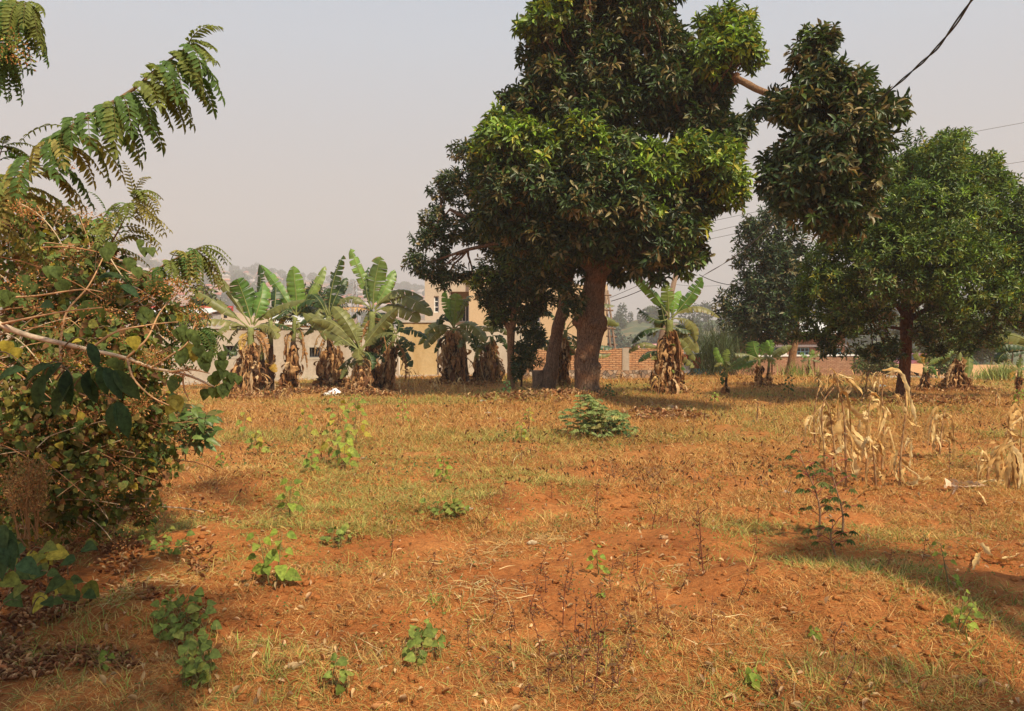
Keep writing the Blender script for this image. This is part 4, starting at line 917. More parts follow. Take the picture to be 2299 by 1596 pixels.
for k_, (px, py, r, lab) in enumerate([(1945,812,20,'brown green bush joined to the end of the brick boundary wall'),(1985,818,18,'low scrubby bush between the brick boundary wall and the red brown trunk'),(2105,815,20,'scrubby bush hiding the tail of the maroon sedan'),(2135,822,16,'low bush behind the toppling banana clump'),(1640,812,20,'dark bush beyond the small upright banana leaves'),(1675,818,16,'scrub patch behind the left one of the paired small banana plants'),(1585,806,22,'dark bush beside the turquoise kiosk')]):
    bushy('scrub_bush', lab, 'bush', [(px,py,0,r,'o'),(px-r*.8,py+r*.4,0,r*.7,'v'),(px+r*.8,py+r*.35,0,r*.7,'o'),(px,py-r*.5,0,r*.6,'v')], 39+k_*.3, .2, MX, 'scrub along the near side of the road', .06)
for k, (px, py, r, lab) in enumerate([(1990,790,28,'olive bush beside the white coped brick wall, left of the red brown trunk'),(1945,805,24,'low olive bush at the right end of the brick boundary wall'),(2100,770,40,'green bush thicket directly behind the round tree trunk'),(2160,760,44,'tall green thicket over the maroon car'),(2225,745,46,'dense hedge bush behind the banana leaves at the right'),(2290,720,46,'dark hedge bush at the right edge of the view'),(2060,720,36,'grey green bush seen through the lower boughs of the round tree'),(2270,690,30,'taller leafy bush above the hedge at the right edge')]):
    bushy('hedge_bush', lab, 'bush', [(px,py,0,r,'v'),(px-r*.7,py+r*.4,0,r*.7,'o'),(px+r*.7,py+r*.35,0,r*.75,'v'),(px,py+r*.8,0,r*.8,'o')], 62+k, .34, MX, 'bushes along the far side of the road', .1)

# ================================================================ BANANA PLANTS
BG = [(.13,.24,.045),(.16,.27,.05),(.10,.20,.04),(.20,.27,.06)]; BO = [(.20,.21,.06),(.24,.23,.07),(.17,.18,.05)]; BD = [(.045,.085,.025),(.06,.10,.03)]; BY = [(.50,.30,.05),(.55,.36,.08)]; BB = [(.42,.22,.09),(.30,.14,.06),(.52,.33,.16)]; BL = [(.20,.36,.07),(.24,.38,.09)]
BC = {'g': BG, 'o': BO, 'd': BD, 'y': BY, 'b': BB, 'l': BL}
def banana_leaf(t, D, pb, pm, pt, wpx, cls='g', dm=0., dt=0., face=.5, torn=.3, fold=.35):
    """pb base, pm mid, pt tip in photo px; dm, dt depth offsets; face 0 = seen from the edge (flat side up), 1 = flat side to the viewer"""
    A = P(*pb, D); M_ = P(*pm, D+dm); T_ = P(*pt, D+dt); C_ = 2*M_-(A+T_)/2
    n = 34; s = np.linspace(0, 1, n)[:,None]; c = (1-s)**2*A+2*s*(1-s)*C_+s*s*T_
    c = c+np.stack([.02*(vn(s[:,0]*3+pb[0],s[:,0]*0+pm[1])-.5)]*3,-1)
    tg = np.gradient(c, axis=0); tg /= np.linalg.norm(tg,axis=1)[:,None]
    up = np.array([0,-face,1-face*.8])+0*tg+np.array([rng.normal()*.12,rng.normal()*.1,0]); sd = np.cross(tg, up); sd /= np.linalg.norm(sd,axis=1)[:,None]; nn = np.cross(sd, tg)
    s = s[:,0]; W = S(wpx, D)*.5*np.interp(s,[0,.10,.16,.28,.5,.75,.9,.97,1],[.03,.05,.35,.85,1.0,.92,.62,.3,.03])
    pal_ = np.array(BC[cls]); base = pal_[rng.integers(len(pal_))]*rng.uniform(.85,1.15)
    if rng.random() < .25 and cls in 'go': base = base*.6+np.array(BO[0])*.4
    mb = MB()
    for side in (-1, 1):
        cuts = [0]; i = 4
        while i < n-2:
            i += int(rng.integers(1, 4) if rng.random() < torn else rng.integers(4, 10)); 
            if i < n-2: cuts.append(i)
        cuts.append(n-1)
        for a, b in zip(cuts[:-1], cuts[1:]):
            k = np.arange(a, b+1); m = len(k); add = rng.normal()*.18*min(1, torn*2.2+.2)+(.5*rng.random() if rng.random() < torn*.5 else 0); gap = rng.uniform(.02,.09)*(1 if torn < .8 else 1.6)
            u = (k-a)/max(b-a,1); sh = (.5-u)*gap*(1 if a > 0 else .3)
            lat = rng.uniform(-.10,.10)*torn; rows = []; cols = []
            for r_ in (0, .35, .7, 1.0):
                ang = fold*(.55+.8*r_)+add*r_; wr_ = W[k]*r_; ripple = .035*np.sin(k*1.9+side)*r_*W[k].max()*2
                p = c[k]+side*sd[k]*(wr_*math.cos(ang))[:,None]-nn[k]*(wr_*math.sin(ang)-ripple)[:,None]+tg[k]*((sh+lat)*r_*.5+.12*r_*W[k])[:,None]
                rows.append(p); st_ = .86+.28*((k*7919) % 13/13.0)
                cc = base[None]*st_[:,None]*(1+.05*rng.normal(size=(m,1)))
                if r_ == 1.0: 
                    e = (rng.random((m,1)) < .4*min(1,torn+.3)); cc = np.where(e, np.array((.30,.18,.07)), cc*.95)
                cols.append(cc)
            v = np.concatenate(rows); cl = np.concatenate(cols); f = []
            for q in range(3):
                for j in range(m-1):
                    f.append((q*m+j, q*m+j+1, (q+1)*m+j+1, (q+1)*m+j) if side > 0 else (q*m+j, (q+1)*m+j, (q+1)*m+j+1, q*m+j+1))
            mb.add(v, f, cl)
    rc = np.array((.34,.36,.12)) if cls not in 'by' else np.array((.30,.18,.07))
    mb.tube(c-nn*.004, np.interp(s,[0,.2,1],[.028,.016,.004])*max(.5,min(1.1,wpx/36)), 5, rc)
    return mb.build('leaf' if cls != 'b' else 'dead_leaf', M_BAN if cls != 'b' else M_DRY, t)
def skirt(t, D, rows, n, cls=(.30,.15,.06), Lr=(.35,.9), stem=None):
    """dead leaves hanging down round the stem; rows of (py, px, half width px) top to bottom"""
    n = int(n*1.45); mb = MB(); rows = sorted(rows); py = [r[0] for r in rows]
    for q in range(n):
        y = rng.uniform(py[0], py[-1]); x0 = np.interp(y, py, [r[1] for r in rows]); hw = S(np.interp(y, py, [r[2] for r in rows]), D)
        a = rng.uniform(0, 2*PI); p0 = P(x0, y, D)+np.array([math.cos(a)*hw*.45, math.sin(a)*hw*.45, 0]); L = rng.uniform(*Lr); L = min(L, max(.2, p0[2]-.02+.1))
        m = 9; s = np.linspace(0,1,m); out = np.array([math.cos(a), math.sin(a)*.8]); fl = rng.uniform(.0,.9)*hw*(rng.random()**1.5)*1.3+.02; L *= rng.uniform(.4,1.05)
        c = np.stack([p0[0]+out[0]*fl*np.sin(s*2.4)+.05*(vn(s*4+q,s*0+1)-.5), p0[1]+out[1]*fl*np.sin(s*2.4)+.05*(vn(s*4+q,s*0+5)-.5), p0[2]-L*s+.06*np.sin(s*PI)], -1)
        tw = a+PI/2+rng.normal()*.8+s*rng.normal()*3.0; W = rng.uniform(.014,.085)*np.interp(s,[0,.25,.6,.9,1],[.15,.8,1,.6,.05])*(1+.4*rng.normal(size=m)).clip(.2,1.8)
        sd = np.stack([np.cos(tw), np.sin(tw), .2*np.sin(tw*2)], -1); nr = np.stack([-np.sin(tw), np.cos(tw), 0*tw], -1)
        k = rng.random(); base = np.array([(.58,.34,.15),(.42,.21,.085),(.22,.10,.045),(.08,.04,.022),(.68,.47,.26)][rng.choice(5,p=[.28,.27,.17,.12,.16])])*rng.uniform(.8,1.2)
        v = []; cl = []
        for j in range(m):
            curl = rng.uniform(.2,.9)
            v += [c[j]-sd[j]*W[j], c[j]+nr[j]*W[j]*curl, c[j]+sd[j]*W[j]]; cl += [base*rng.uniform(.7,1.2) for _ in range(3)]
        f = []
        for j in range(m-1):
            for w_ in (0,1): f.append((j*3+w_, j*3+w_+1, j*3+w_+4, j*3+w_+3))
        mb.add(v, f, cl)
    return mb.build('dead_leaf_skirt', M_DRY, t)
def banana(label, D, base, top, stem_px, leaves, sk=None, n_sk=60, name='banana_plant', grp='banana plants', extra_stems=()):
    b0 = P(*base, D); g = Hs(b0[0], b0[1]); zb = min(b0[2], g+.12); t = thing(name, label, 'banana plant', (b0[0], b0[1], zb-.03), grp)
    for (bs, tp, w) in [(base, top, stem_px)]+list(extra_stems):
        A = P(*bs, D); B_ = P(*tp, D); A[2] = zb-.1; mb = MB(); n = 14; s = np.linspace(0,1,n)[:,None]; pts = A+(B_-A)*s+np.stack([.03*np.sin(s[:,0]*3)]*3,-1)*0
        cols = np.where(rng.random((n,1)) < .5, np.array((.10,.055,.03)), np.array((.05,.03,.02)))*(1+0*s); cols[-4:] = np.array((.20,.22,.07)); 
        mb.tube(pts, S(w,D)/2*np.linspace(1.25,.62,n), 12, cols, .08); mb.build('stem', M_TWIG, t)
    for lf in leaves:
        banana_leaf(t, D, *lf[:4], **(lf[4] if len(lf) > 4 else {}))
    if sk:
        skirt(t, D, sk, n_sk)
        if n_sk > 100:
            for q in range(3):
                sg = 1 if q % 2 else -1; x0 = top[0]+rng.uniform(-4,4); y0 = top[1]+rng.uniform(5,40)
                banana_leaf(t, D, (x0,y0), (x0+sg*rng.uniform(18,30),y0-rng.uniform(0,18)), (x0+sg*rng.uniform(38,56),y0+rng.uniform(5,35)), rng.uniform(20,30), cls='d' if q else 'o', dm=.3, dt=rng.uniform(.2,.7), face=.5, torn=.7)
        if n_sk > 70:
            for q in range(6):
                sg = 1 if q % 2 else -1; x0 = top[0]+rng.uniform(-3,3); y0 = top[1]+rng.uniform(15,55); L_ = rng.uniform(35,75); yt = min(y0+L_, base[1]-4)
                banana_leaf(t, D, (x0,y0), (x0+sg*rng.uniform(10,26),y0+L_*.15), (x0+sg*rng.uniform(12,32),yt), rng.uniform(12,22), cls='b', dm=-.2, dt=-rng.uniform(.1,.5), face=.7, torn=1.0, fold=.9)
    return t
def k(**a): return a
banana('leftmost banana plant, broad light green leaves over a wide shaggy brown base', 22.6, (564,893), (563,735), 20, [
 ((560,735),(477,674),(426,648),34,k(cls='o',dt=-.4,face=.45,torn=.4)), ((562,728),(512,655),(478,614),24,k(cls='o',face=.55,dt=.3,torn=.5)), ((566,728),(548,668),(531,626),56,k(cls='g',face=.9,torn=.15,dt=-.2)),
 ((568,728),(583,680),(592,632),44,k(cls='g',face=.8,torn=.5,dt=.4)), ((570,730),(618,690),(688,672),36,k(cls='o',face=.5,dt=-.5,torn=.15)), ((560,738),(484,717),(418,732),34,k(cls='o',face=.35,dt=-.3,torn=.5)),
 ((560,742),(515,730),(488,754),26,k(cls='o',face=.5,dt=-.6,torn=.6)), ((566,738),(600,732),(622,761),34,k(cls='o',face=.65,dt=-.6,torn=.2)), ((562,742),(546,755),(540,785),22,k(cls='y',face=.6,dt=-.4)), ((566,742),(588,752),(600,790),22,k(cls='b',face=.7,dt=-.5,torn=.8)),
 ((560,745),(530,790),(500,772),14,k(cls='d',dt=-.2)), ((592,812),(606,815),(620,836),20,k(cls='y',face=.8,dt=-.4,torn=0))],
 [(765,565,12),(800,563,32),(830,560,42),(880,560,48)], 330, extra_stems=[((540,890),(545,800),14),((590,888),(588,770),14),((610,880),(608,720),12)])
banana('slim banana plant half hidden behind the leftmost one, upright torn leaves above it', 24.0, (606,880), (606,722), 12, [
 ((606,722),(590,672),(584,592),26,k(cls='d',face=.7,torn=.9)), ((606,722),(618,680),(618,640),44,k(cls='d',face=.8,dt=.3)), ((606,724),(636,700),(655,690),30,k(cls='d',face=.5,dt=.3)), ((605,728),(590,735),(585,760),26,k(cls='d',face=.6)), ((608,724),(640,730),(662,740),30,k(cls='d',face=.4,dt=.3)),
 ((606,724),(580,668),(566,655),30,k(cls='d',face=.7,dt=.5))], [(770,606,8),(870,604,14)], 30)
banana('second banana plant from the left with dark thin stem and one wide upright leaf', 24.2, (650,884), (662,712), 14, [
 ((664,708),(664,655),(657,597),46,k(cls='g',face=.9,torn=.2)), ((663,706),(628,652),(584,594),26,k(cls='g',face=.6,torn=.5,dt=.4)), ((666,706),(702,652),(731,596),26,k(cls='g',face=.75,torn=.15,dt=.3)), ((664,712),(640,712),(622,748),22,k(cls='y',face=.5,torn=.7)),
 ((666,710),(702,700),(732,764),34,k(cls='o',face=.6,dt=-.5,torn=.3)), ((662,712),(636,708),(606,718),26,k(cls='o',face=.4,torn=.4,dt=.3)), ((664,714),(672,730),(675,762),20,k(cls='o',face=.6,dt=-.3,torn=.9)), ((664,708),(640,690),(618,700),26,k(cls='d',dt=.5)), ((666,708),(690,688),(712,700),30,k(cls='d',dt=.5))],
 [(770,660,8),(800,655,17),(875,649,24)], 110)
banana('banana plant with a dark torn leaf curling upright, right of the third wall vent', 24.0, (747,880), (738,712), 18, [
 ((738,708),(748,632),(770,574),34,k(cls='d',face=.75,torn=1.0,fold=.5)), ((740,708),(757,660),(779,622),30,k(cls='d',face=.7,torn=.4,dt=.3)), ((736,710),(705,672),(668,690),34,k(cls='d',face=.5,dt=.2,torn=.5)), ((735,708),(712,668),(690,660),30,k(cls='d',face=.4,torn=.6,dt=.4)),
 ((738,712),(712,705),(672,726),34,k(cls='d',face=.4,torn=.4)), ((740,712),(765,700),(790,722),28,k(cls='d',face=.4)), ((738,712),(722,690),(700,735),36,k(cls='o',face=.5,dt=-.3)), ((742,710),(756,712),(760,740),20,k(cls='b',face=.6,torn=.8))],
 [(775,742,20),(810,742,28),(872,748,34)], 240)
banana('tallest banana plant, upright torn leaves and long leaves arching right', 23.4, (826,880), (836,700), 22, [
 ((834,695),(808,612),(787,557),30,k(cls='l',face=.7,torn=.9)), ((838,692),(842,636),(855,576),54,k(cls='g',face=.9,torn=.35)), ((842,692),(864,650),(886,604),34,k(cls='l',face=.8,torn=.15,dt=.3)), ((842,692),(892,652),(952,670),36,k(cls='o',face=.45,torn=.15,dt=.4)),
 ((842,694),(905,664),(971,710),46,k(cls='o',face=.55,torn=.15,dt=-.3)), ((842,698),(895,690),(943,722),42,k(cls='o',face=.55,torn=.2,dt=-.1)), ((830,694),(792,666),(757,684),34,k(cls='o',face=.5,torn=.3)), ((830,698),(800,690),(765,692),26,k(cls='b',face=.2,torn=1.0)), ((834,694),(822,640),(826,600),22,k(cls='d',face=.5,torn=1.0,dt=.4)),
 ((836,700),(832,720),(825,770),40,k(cls='o',face=.7,dt=-.2)), ((840,700),(862,720),(870,770),38,k(cls='d',face=.6,torn=.4)), ((838,702),(848,742),(842,790),30,k(cls='d',face=.6,torn=.4))],
 [(740,838,12),(800,830,20),(872,822,30)], 190)
banana('short banana plant with sunlit yellow green leaves fanned low, in front of the tallest one', 22.6, (812,886), (807,790), 18, [
 ((806,788),(752,728),(700,720),38,k(cls='o',face=.6,torn=.2,dt=-.2)), ((804,786),(745,742),(679,702),36,k(cls='o',face=.6,torn=.3,dt=.2)), ((808,784),(778,722),(745,688),38,k(cls='o',face=.7,torn=.15,dt=.2)), ((810,786),(850,734),(891,692),38,k(cls='o',face=.7,torn=.1,dt=-.3)),
 ((811,788),(848,752),(887,748),36,k(cls='o',face=.5,torn=.1,dt=-.5)), ((803,788),(775,765),(750,775),34,k(cls='o',face=.5,torn=.3,dt=-.3)), ((804,790),(795,775),(783,784),30,k(cls='d',face=.5)), ((806,790),(805,782),(806,808),38,k(cls='o',face=.9,dt=-.6,torn=.9)), ((812,788),(830,800),(836,830),26,k(cls='d',face=.5,dt=-.2)), ((808,784),(800,750),(806,722),30,k(cls='o',face=.7,dt=.2)), ((806,790),(800,815),(795,850),30,k(cls='d',face=.6,dt=.2))],
 [(820,812,14),(850,810,26),(882,815,40)], 200)
banana('leaning banana plant with dark drooping leaves, right of the fanned low one', 23.2, (851,876), (886,752), 13, [
 ((888,750),(922,740),(961,760),28,k(cls='d',face=.5,torn=.4)), ((889,752),(912,765),(928,792),24,k(cls='d',face=.55,torn=.5)), ((888,754),(904,790),(928,822),28,k(cls='d',face=.55,torn=.3)), ((885,752),(858,752),(833,782),30,k(cls='d',face=.55)), ((887,750),(874,722),(860,705),30,k(cls='o',face=.5,dt=.3)), ((886,752),(870,765),(855,796),26,k(cls='d',face=.5)), ((888,750),(896,728),(884,712),28,k(cls='d',face=.5))],
 [(770,882,8),(820,868,16),(874,854,22)], 120)
banana('shaggy banana plant with wide upright leaves, before the corner of the ochre wall', 26.4, (1023,858), (1018,738), 24, [
 ((1017,735),(1006,690),(1001,652),26,k(cls='l',face=.8,torn=.3)), ((1020,735),(1020,700),(1026,657),48,k(cls='g',face=.9,torn=.15)), ((1014,738),(978,732),(938,775),32,k(cls='o',face=.55,torn=.3)), ((1014,738),(982,745),(952,784),28,k(cls='o',face=.5,dt=-.4)), ((1020,738),(1055,728),(1092,767),34,k(cls='o',face=.6,torn=.2,dt=-.3)),
 ((1018,736),(994,706),(982,738),32,k(cls='d',face=.4,torn=.3)), ((1022,740),(1042,742),(1052,768),24,k(cls='o',face=.6,dt=-.3)), ((1020,738),(1034,752),(1030,782),24,k(cls='o',face=.6,dt=-.4)), ((1020,735),(1044,678),(1062,664),22,k(cls='o',face=.6,torn=.8,dt=.4))],
 [(738,1018,16),(780,1018,28),(854,1022,32)], 300, extra_stems=[((1000,856),(1008,760),18),((1045,856),(1040,760),16)])
banana('young banana plant with dark folded leaves just right of the shaggy one', 27., (1072,858), (1072,784), 8, [((1072,784),(1066,760),(1055,748),18,k(cls='d',face=.7)), ((1072,784),(1088,770),(1105,768),18,k(cls='o',face=.4)), ((1072,784),(1070,760),(1074,745),18,k(cls='d',face=.8)), ((1072,786),(1082,778),(1092,790),14,k(cls='d'))], [(800,1072,5),(855,1072,12)], 40)
banana('brown banana clump behind the slim light trunk, dull drooping leaves', 27.2, (1104,858), (1104,755), 14, [((1104,752),(1085,732),(1055,740),26,k(cls='o',face=.5)), ((1104,752),(1122,735),(1142,752),26,k(cls='o',face=.5)), ((1102,755),(1085,760),(1078,775),22,k(cls='o',face=.5)), ((1104,752),(1100,728),(1090,712),26,k(cls='o',face=.7)), ((1105,754),(1124,758),(1134,778),22,k(cls='d',face=.5)), ((1104,752),(1118,722),(1130,715),22,k(cls='d',face=.6))],
 [(760,1104,10),(800,1100,20),(855,1100,28)], 200, extra_stems=[((1085,858),(1098,790),12),((1120,858),(1112,790),10)])
banana('banana plant between the leaning trunk and the biggest trunk, seen as yellow stalks', 25.5, (1262,866), (1270,740), 14, [((1268,738),(1228,700),(1194,718),28,k(cls='d',face=.4)), ((1268,740),(1240,760),(1217,768),24,k(cls='d',face=.4)), ((1272,738),(1320,690),(1382,686),28,k(cls='o',face=.5)), ((1272,740),(1340,712),(1391,732),34,k(cls='o',face=.6)), ((1270,745),(1330,770),(1376,780),24,k(cls='d',face=.4)), ((1270,748),(1325,788),(1372,794),22,k(cls='o',face=.4)),
 ((1268,745),(1245,770),(1212,780),26,k(cls='o',face=.5)), ((1272,760),(1280,778),(1282,800),24,k(cls='g',face=.8)), ((1268,738),(1262,700),(1258,650),24,k(cls='l',face=.8,torn=.7))], [(755,1268,8),(800,1262,16),(862,1258,20)], 150)
banana('large banana plant standing free before the orange brick wall, right of the biggest tree', 22.2, (1494,878), (1504,718), 24, [
 ((1503,714),(1462,655),(1419,617),30,k(cls='l',face=.7,torn=.6)), ((1503,712),(1500,668),(1498,631),32,k(cls='g',face=.9,torn=.4)), ((1508,712),(1516,680),(1528,653),28,k(cls='l',face=.85,torn=.1,dt=.3)), ((1508,714),(1548,666),(1578,622),34,k(cls='g',face=.7,torn=.6)), ((1510,712),(1565,688),(1618,714),30,k(cls='o',face=.5,torn=.35)),
 ((1499,716),(1468,716),(1432,690),26,k(cls='d',face=.5,torn=.9,dt=.3)), ((1498,740),(1450,740),(1418,773),26,k(cls='d',face=.45,torn=.1)), ((1496,790),(1446,771),(1411,793),22,k(cls='o',face=.5,torn=.15)), ((1498,792),(1462,790),(1432,814),22,k(cls='d',face=.5)), ((1507,716),(1546,722),(1562,768),30,k(cls='o',face=.55,torn=.5)),
 ((1506,745),(1535,752),(1570,792),32,k(cls='o',face=.6,torn=.3)), ((1506,755),(1540,770),(1560,812),30,k(cls='o',face=.5)), ((1505,770),(1535,800),(1560,824),24,k(cls='o',face=.5)), ((1503,790),(1522,812),(1538,832),20,k(cls='g',face=.5,dt=-.3)), ((1496,740),(1488,700),(1484,680),28,k(cls='d',face=.6,torn=.6)), ((1508,740),(1520,750),(1512,792),30,k(cls='d',face=.7)), ((1500,812),(1480,800),(1462,806),16,k(cls='o',face=.5,dt=-.4)),
 ((1498,800),(1505,778),(1512,772),18,k(cls='g',face=.6,dt=-.4)), ((1500,812),(1508,820),(1512,838),14,k(cls='g',face=.7,dt=-.4)), ((1508,730),(1540,740),(1566,728),24,k(cls='d',face=.5,dt=.3))],
 [(735,1504,10),(770,1502,20),(820,1500,34),(872,1494,34)], 330, extra_stems=[((1474,876),(1488,800),16),((1514,874),(1510,800),14)])
banana('small banana plant with three upright leaves, right of the big free standing one', 21.5, (1628,890), (1632,828), 7, [((1631,828),(1614,802),(1607,779),18,k(cls='g',face=.9,torn=0)), ((1632,828),(1631,805),(1634,782),20,k(cls='g',face=.9,torn=.1)), ((1634,828),(1660,812),(1682,798),22,k(cls='g',face=.7,torn=.2)), ((1634,829),(1664,818),(1700,808),24,k(cls='g',face=.55,torn=.3)), ((1630,828),(1618,815),(1604,825),16,k(cls='o')), ((1629,832),(1622,845),(1622,864),14,k(cls='d',face=.8)), ((1632,828),(1634,812),(1640,822),16,k(cls='o',face=.9,dt=-.3))], [(862,1629,5),(890,1630,10)], 26)
banana('banana plant with a round upright leaf, left one of a pair before the brick house', 25.0, (1705,866), (1704,806), 9, [((1704,804),(1694,785),(1692,765),40,k(cls='g',face=.95,torn=0)), ((1706,803),(1716,785),(1722,768),26,k(cls='l',face=.8)), ((1703,806),(1678,796),(1648,795),24,k(cls='o',face=.5,torn=.1)), ((1703,806),(1682,812),(1664,822),22,k(cls='g',face=.5)), ((1706,806),(1726,802),(1742,812),22,k(cls='o',face=.5)), ((1704,806),(1690,800),(1676,808),20,k(cls='o',face=.5,dt=-.3))], [(812,1705,4),(862,1705,9)], 36)
banana('banana plant with one long leaf reaching right, before the brick house', 25.6, (1723,862), (1727,806), 7, [((1728,804),(1728,785),(1722,763),18,k(cls='l',face=.8)), ((1729,804),(1731,780),(1731,763),18,k(cls='l',face=.9)), ((1729,805),(1752,786),(1779,776),24,k(cls='o',face=.6,torn=.05)), ((1729,806),(1746,798),(1755,808),20,k(cls='o',face=.5)), ((1726,806),(1712,806),(1708,816),20,k(cls='o',face=.5)), ((1728,808),(1738,812),(1738,822),18,k(cls='o'))], [(830,1725,3),(860,1723,6)], 16)
banana('little banana plant beside the pale leaning trunk, before the brick boundary wall', 33, (1816,836), (1817,806), 7, [((1817,805),(1806,798),(1800,790),15,k(cls='g',face=.7)), ((1817,805),(1822,795),(1826,786),16,k(cls='g',face=.9)), ((1818,805),(1832,796),(1838,790),15,k(cls='o')), ((1818,806),(1832,808),(1842,812),12,k(cls='o',face=.4)), ((1816,806),(1806,808),(1800,812),12,k(cls='d'))], [(812,1817,3),(834,1816,5)], 14)
banana('brown stemmed banana plant just right of the round tree trunk, leaves in its shade', 23.5, (2078,870), (2076,824), 12, [((2076,822),(2062,800),(2056,790),20,k(cls='o',face=.7)), ((2076,822),(2084,800),(2092,786),22,k(cls='o',face=.8)), ((2078,822),(2100,806),(2114,800),20,k(cls='g',face=.6)), ((2075,822),(2072,806),(2074,792),16,k(cls='y',face=.9)), ((2078,824),(2096,826),(2102,846),16,k(cls='g',face=.6))], [(826,2078,6),(868,2078,10)], 40)
banana('toppling banana clump with fallen brown leaves, at the far right beyond the round tree', 23.5, (2146,868), (2154,790), 16, [((2154,788),(2140,760),(2128,745),26,k(cls='g',face=.7)), ((2156,788),(2172,765),(2190,752),26,k(cls='o',face=.6)), ((2155,790),(2174,800),(2172,850),24,k(cls='g',face=.8,dt=-.3)), ((2150,790),(2130,790),(2112,806),22,k(cls='g',face=.5)), ((2156,790),(2150,770),(2160,745),24,k(cls='d',face=.8))], [(800,2152,8),(840,2146,22),(868,2140,40)], 160)
banana('banana plant standing at the right picture edge, long leaves reaching left over the road', 20.5, (2336,880), (2330,790), 22, [((2326,786),(2270,752),(2186,764),42,k(cls='o',face=.65,torn=.1)), ((2326,788),(2268,772),(2240,792),34,k(cls='d',face=.5,torn=.1)), ((2326,790),(2262,790),(2240,818),34,k(cls='d',face=.6,torn=.3)), ((2326,784),(2310,728),(2276,718),26,k(cls='o',face=.6)), ((2330,786),(2340,730),(2380,700),36,k(cls='g',face=.7)), ((2332,788),(2370,770),(2420,790),36,k(cls='o'))], [(800,2332,16),(878,2336,26)], 80)
banana('small banana plant low at the right edge beside the tall yellow green grass', 22, (2286,866), (2287,832), 8, [((2286,832),(2274,822),(2266,812),16,k(cls='o',face=.7)), ((2287,831),(2290,815),(2296,802),16,k(cls='g',face=.9)), ((2288,832),(2300,826),(2312,832),16,k(cls='g')), ((2286,834),(2276,836),(2268,850),12,k(cls='y'))], [(840,2287,4),(866,2287,6)], 14)

# ================================================================ DRIED MAIZE
STRAW = np.array([(.66,.44,.17),(.74,.54,.24),(.52,.31,.11),(.76,.58,.29)])
def ribbon(mb, c, W, col, tw0=0., tw=2., curl=.5, th0=0.):
    m = len(c); s = np.linspace(0,1,m); tg = np.gradient(c,axis=0); tg /= np.linalg.norm(tg,axis=1)[:,None]+1e-9
    a = np.array([math.cos(tw0), math.sin(tw0), .1]); sd = np.cross(tg, a); sd /= np.linalg.norm(sd,axis=1)[:,None]+1e-6; nr = np.cross(tg, sd)
    th = th0+s*tw; s2 = np.cos(th)[:,None]*sd+np.sin(th)[:,None]*nr; n2 = -np.sin(th)[:,None]*sd+np.cos(th)[:,None]*nr
    rg = rng.uniform(.55,1.25,(2,m)); v = np.stack([c-s2*(W*rg[0])[:,None], c+n2*(W*curl*rng.uniform(.3,1.6,m))[:,None], c+s2*(W*rg[1])[:,None]], 1).reshape(-1,3)
    f = [(j*3+w_, j*3+w_+1, j*3+w_+4, j*3+w_+3) for j in range(m-1) for w_ in (0,1)]
    cl = np.repeat(col*(.9+.3*rng.random((m,1))), 3, axis=0); cl[1::3] *= .88; st_ = rng.random(m) < .07; cl[np.repeat(st_,3)] *= np.array([.6,.5,.42]); mb.add(v, f, cl)
def maize(label, base, D, stems, leaves, name='dried_maize_plant', grp='dried maize plants', w=.028):
    """stems: polylines px; leaves: polylines px with widths"""
    b0 = P(*base, D); t = thing(name, label, 'maize plant', (b0[0], b0[1], min(b0[2], Hs(b0[0], b0[1]))), grp)
    for st_ in stems:
        mb = MB(); pts = [P(x, y, D) for x, y in st_]; pts[0] = pts[0]-np.array([0,0,.06]); p = catm(pts, 6); cc = pal(len(p), np.array([(.45,.25,.11),(.30,.15,.07),(.55,.36,.17)]),.1); mb.tube(p, np.linspace(.014,.006,len(p))*(D/9)**.3, 7, cc, .1); mb.build('stalk', M_DRY, t)
    lv2 = list(leaves)+([([(x+rng.normal()*7, y+rng.normal()*9) for x, y in pl], wd*rng.uniform(.5,.95)) for pl, wd in leaves] if D < 12 else [])
    for pl, wd in lv2:
        o_ = 0; pts = []
        for i, (x, y) in enumerate(pl): pts.append(P(x, y, D+o_)); o_ += rng.normal()*.03*D/9
        p = catm(pts, 7); m = len(p); s = np.linspace(0,1,m); W = S(wd,D)*.34*np.interp(s,[0,.15,.5,.85,1],[.35,.8,1,.6,.08])*(1+.4*rng.normal(size=m)).clip(.5,1.5)
        mb = MB(); ribbon(mb, p, W, pal(1, STRAW,.08)[0], rng.uniform(-.5,.5)+PI/2, rng.normal()*2.2, rng.uniform(.0,.6)); mb.build('dry_leaf', M_DRY, t)
maize('tallest of the dried maize plants, tangled pale leaves, centre of the cluster at right', (1895,1078), 8.9, [[(1900,1085),(1897,960),(1890,900),(1880,850),(1895,830)]], [([(1892,960),(1880,915),(1890,880),(1905,900),(1912,990)],16),([(1898,890),(1910,870),(1905,850),(1880,838)],12),([(1895,840),(1935,880),(1925,900)],10),([(1897,955),(1930,1000),(1955,1020),(1948,1050)],22),([(1895,970),(1915,1000),(1920,1060),(1925,1085)],24),
 ([(1896,900),(1935,940),(1950,960),(1942,1010)],20),([(1893,1000),(1876,1020),(1885,1050),(1915,1082)],18),([(1896,920),(1882,960),(1890,1010)],16),([(1897,940),(1925,975),(1970,1010),(1990,1040)],14),([(1895,880),(1860,850),(1858,870)],9),([(1890,862),(1870,852),(1845,880)],9)])
maize('bent dried maize plant with few leaves at the left of the right cluster', (1850,1040), 9.3, [[(1852,1050),(1850,1000),(1845,950),(1850,900),(1872,870)]], [([(1850,1010),(1840,1020),(1842,1045),(1852,1060)],14),([(1850,1000),(1865,1015),(1898,1025)],9),([(1848,985),(1858,975),(1872,978)],10),([(1852,905),(1840,930),(1846,950)],8)])
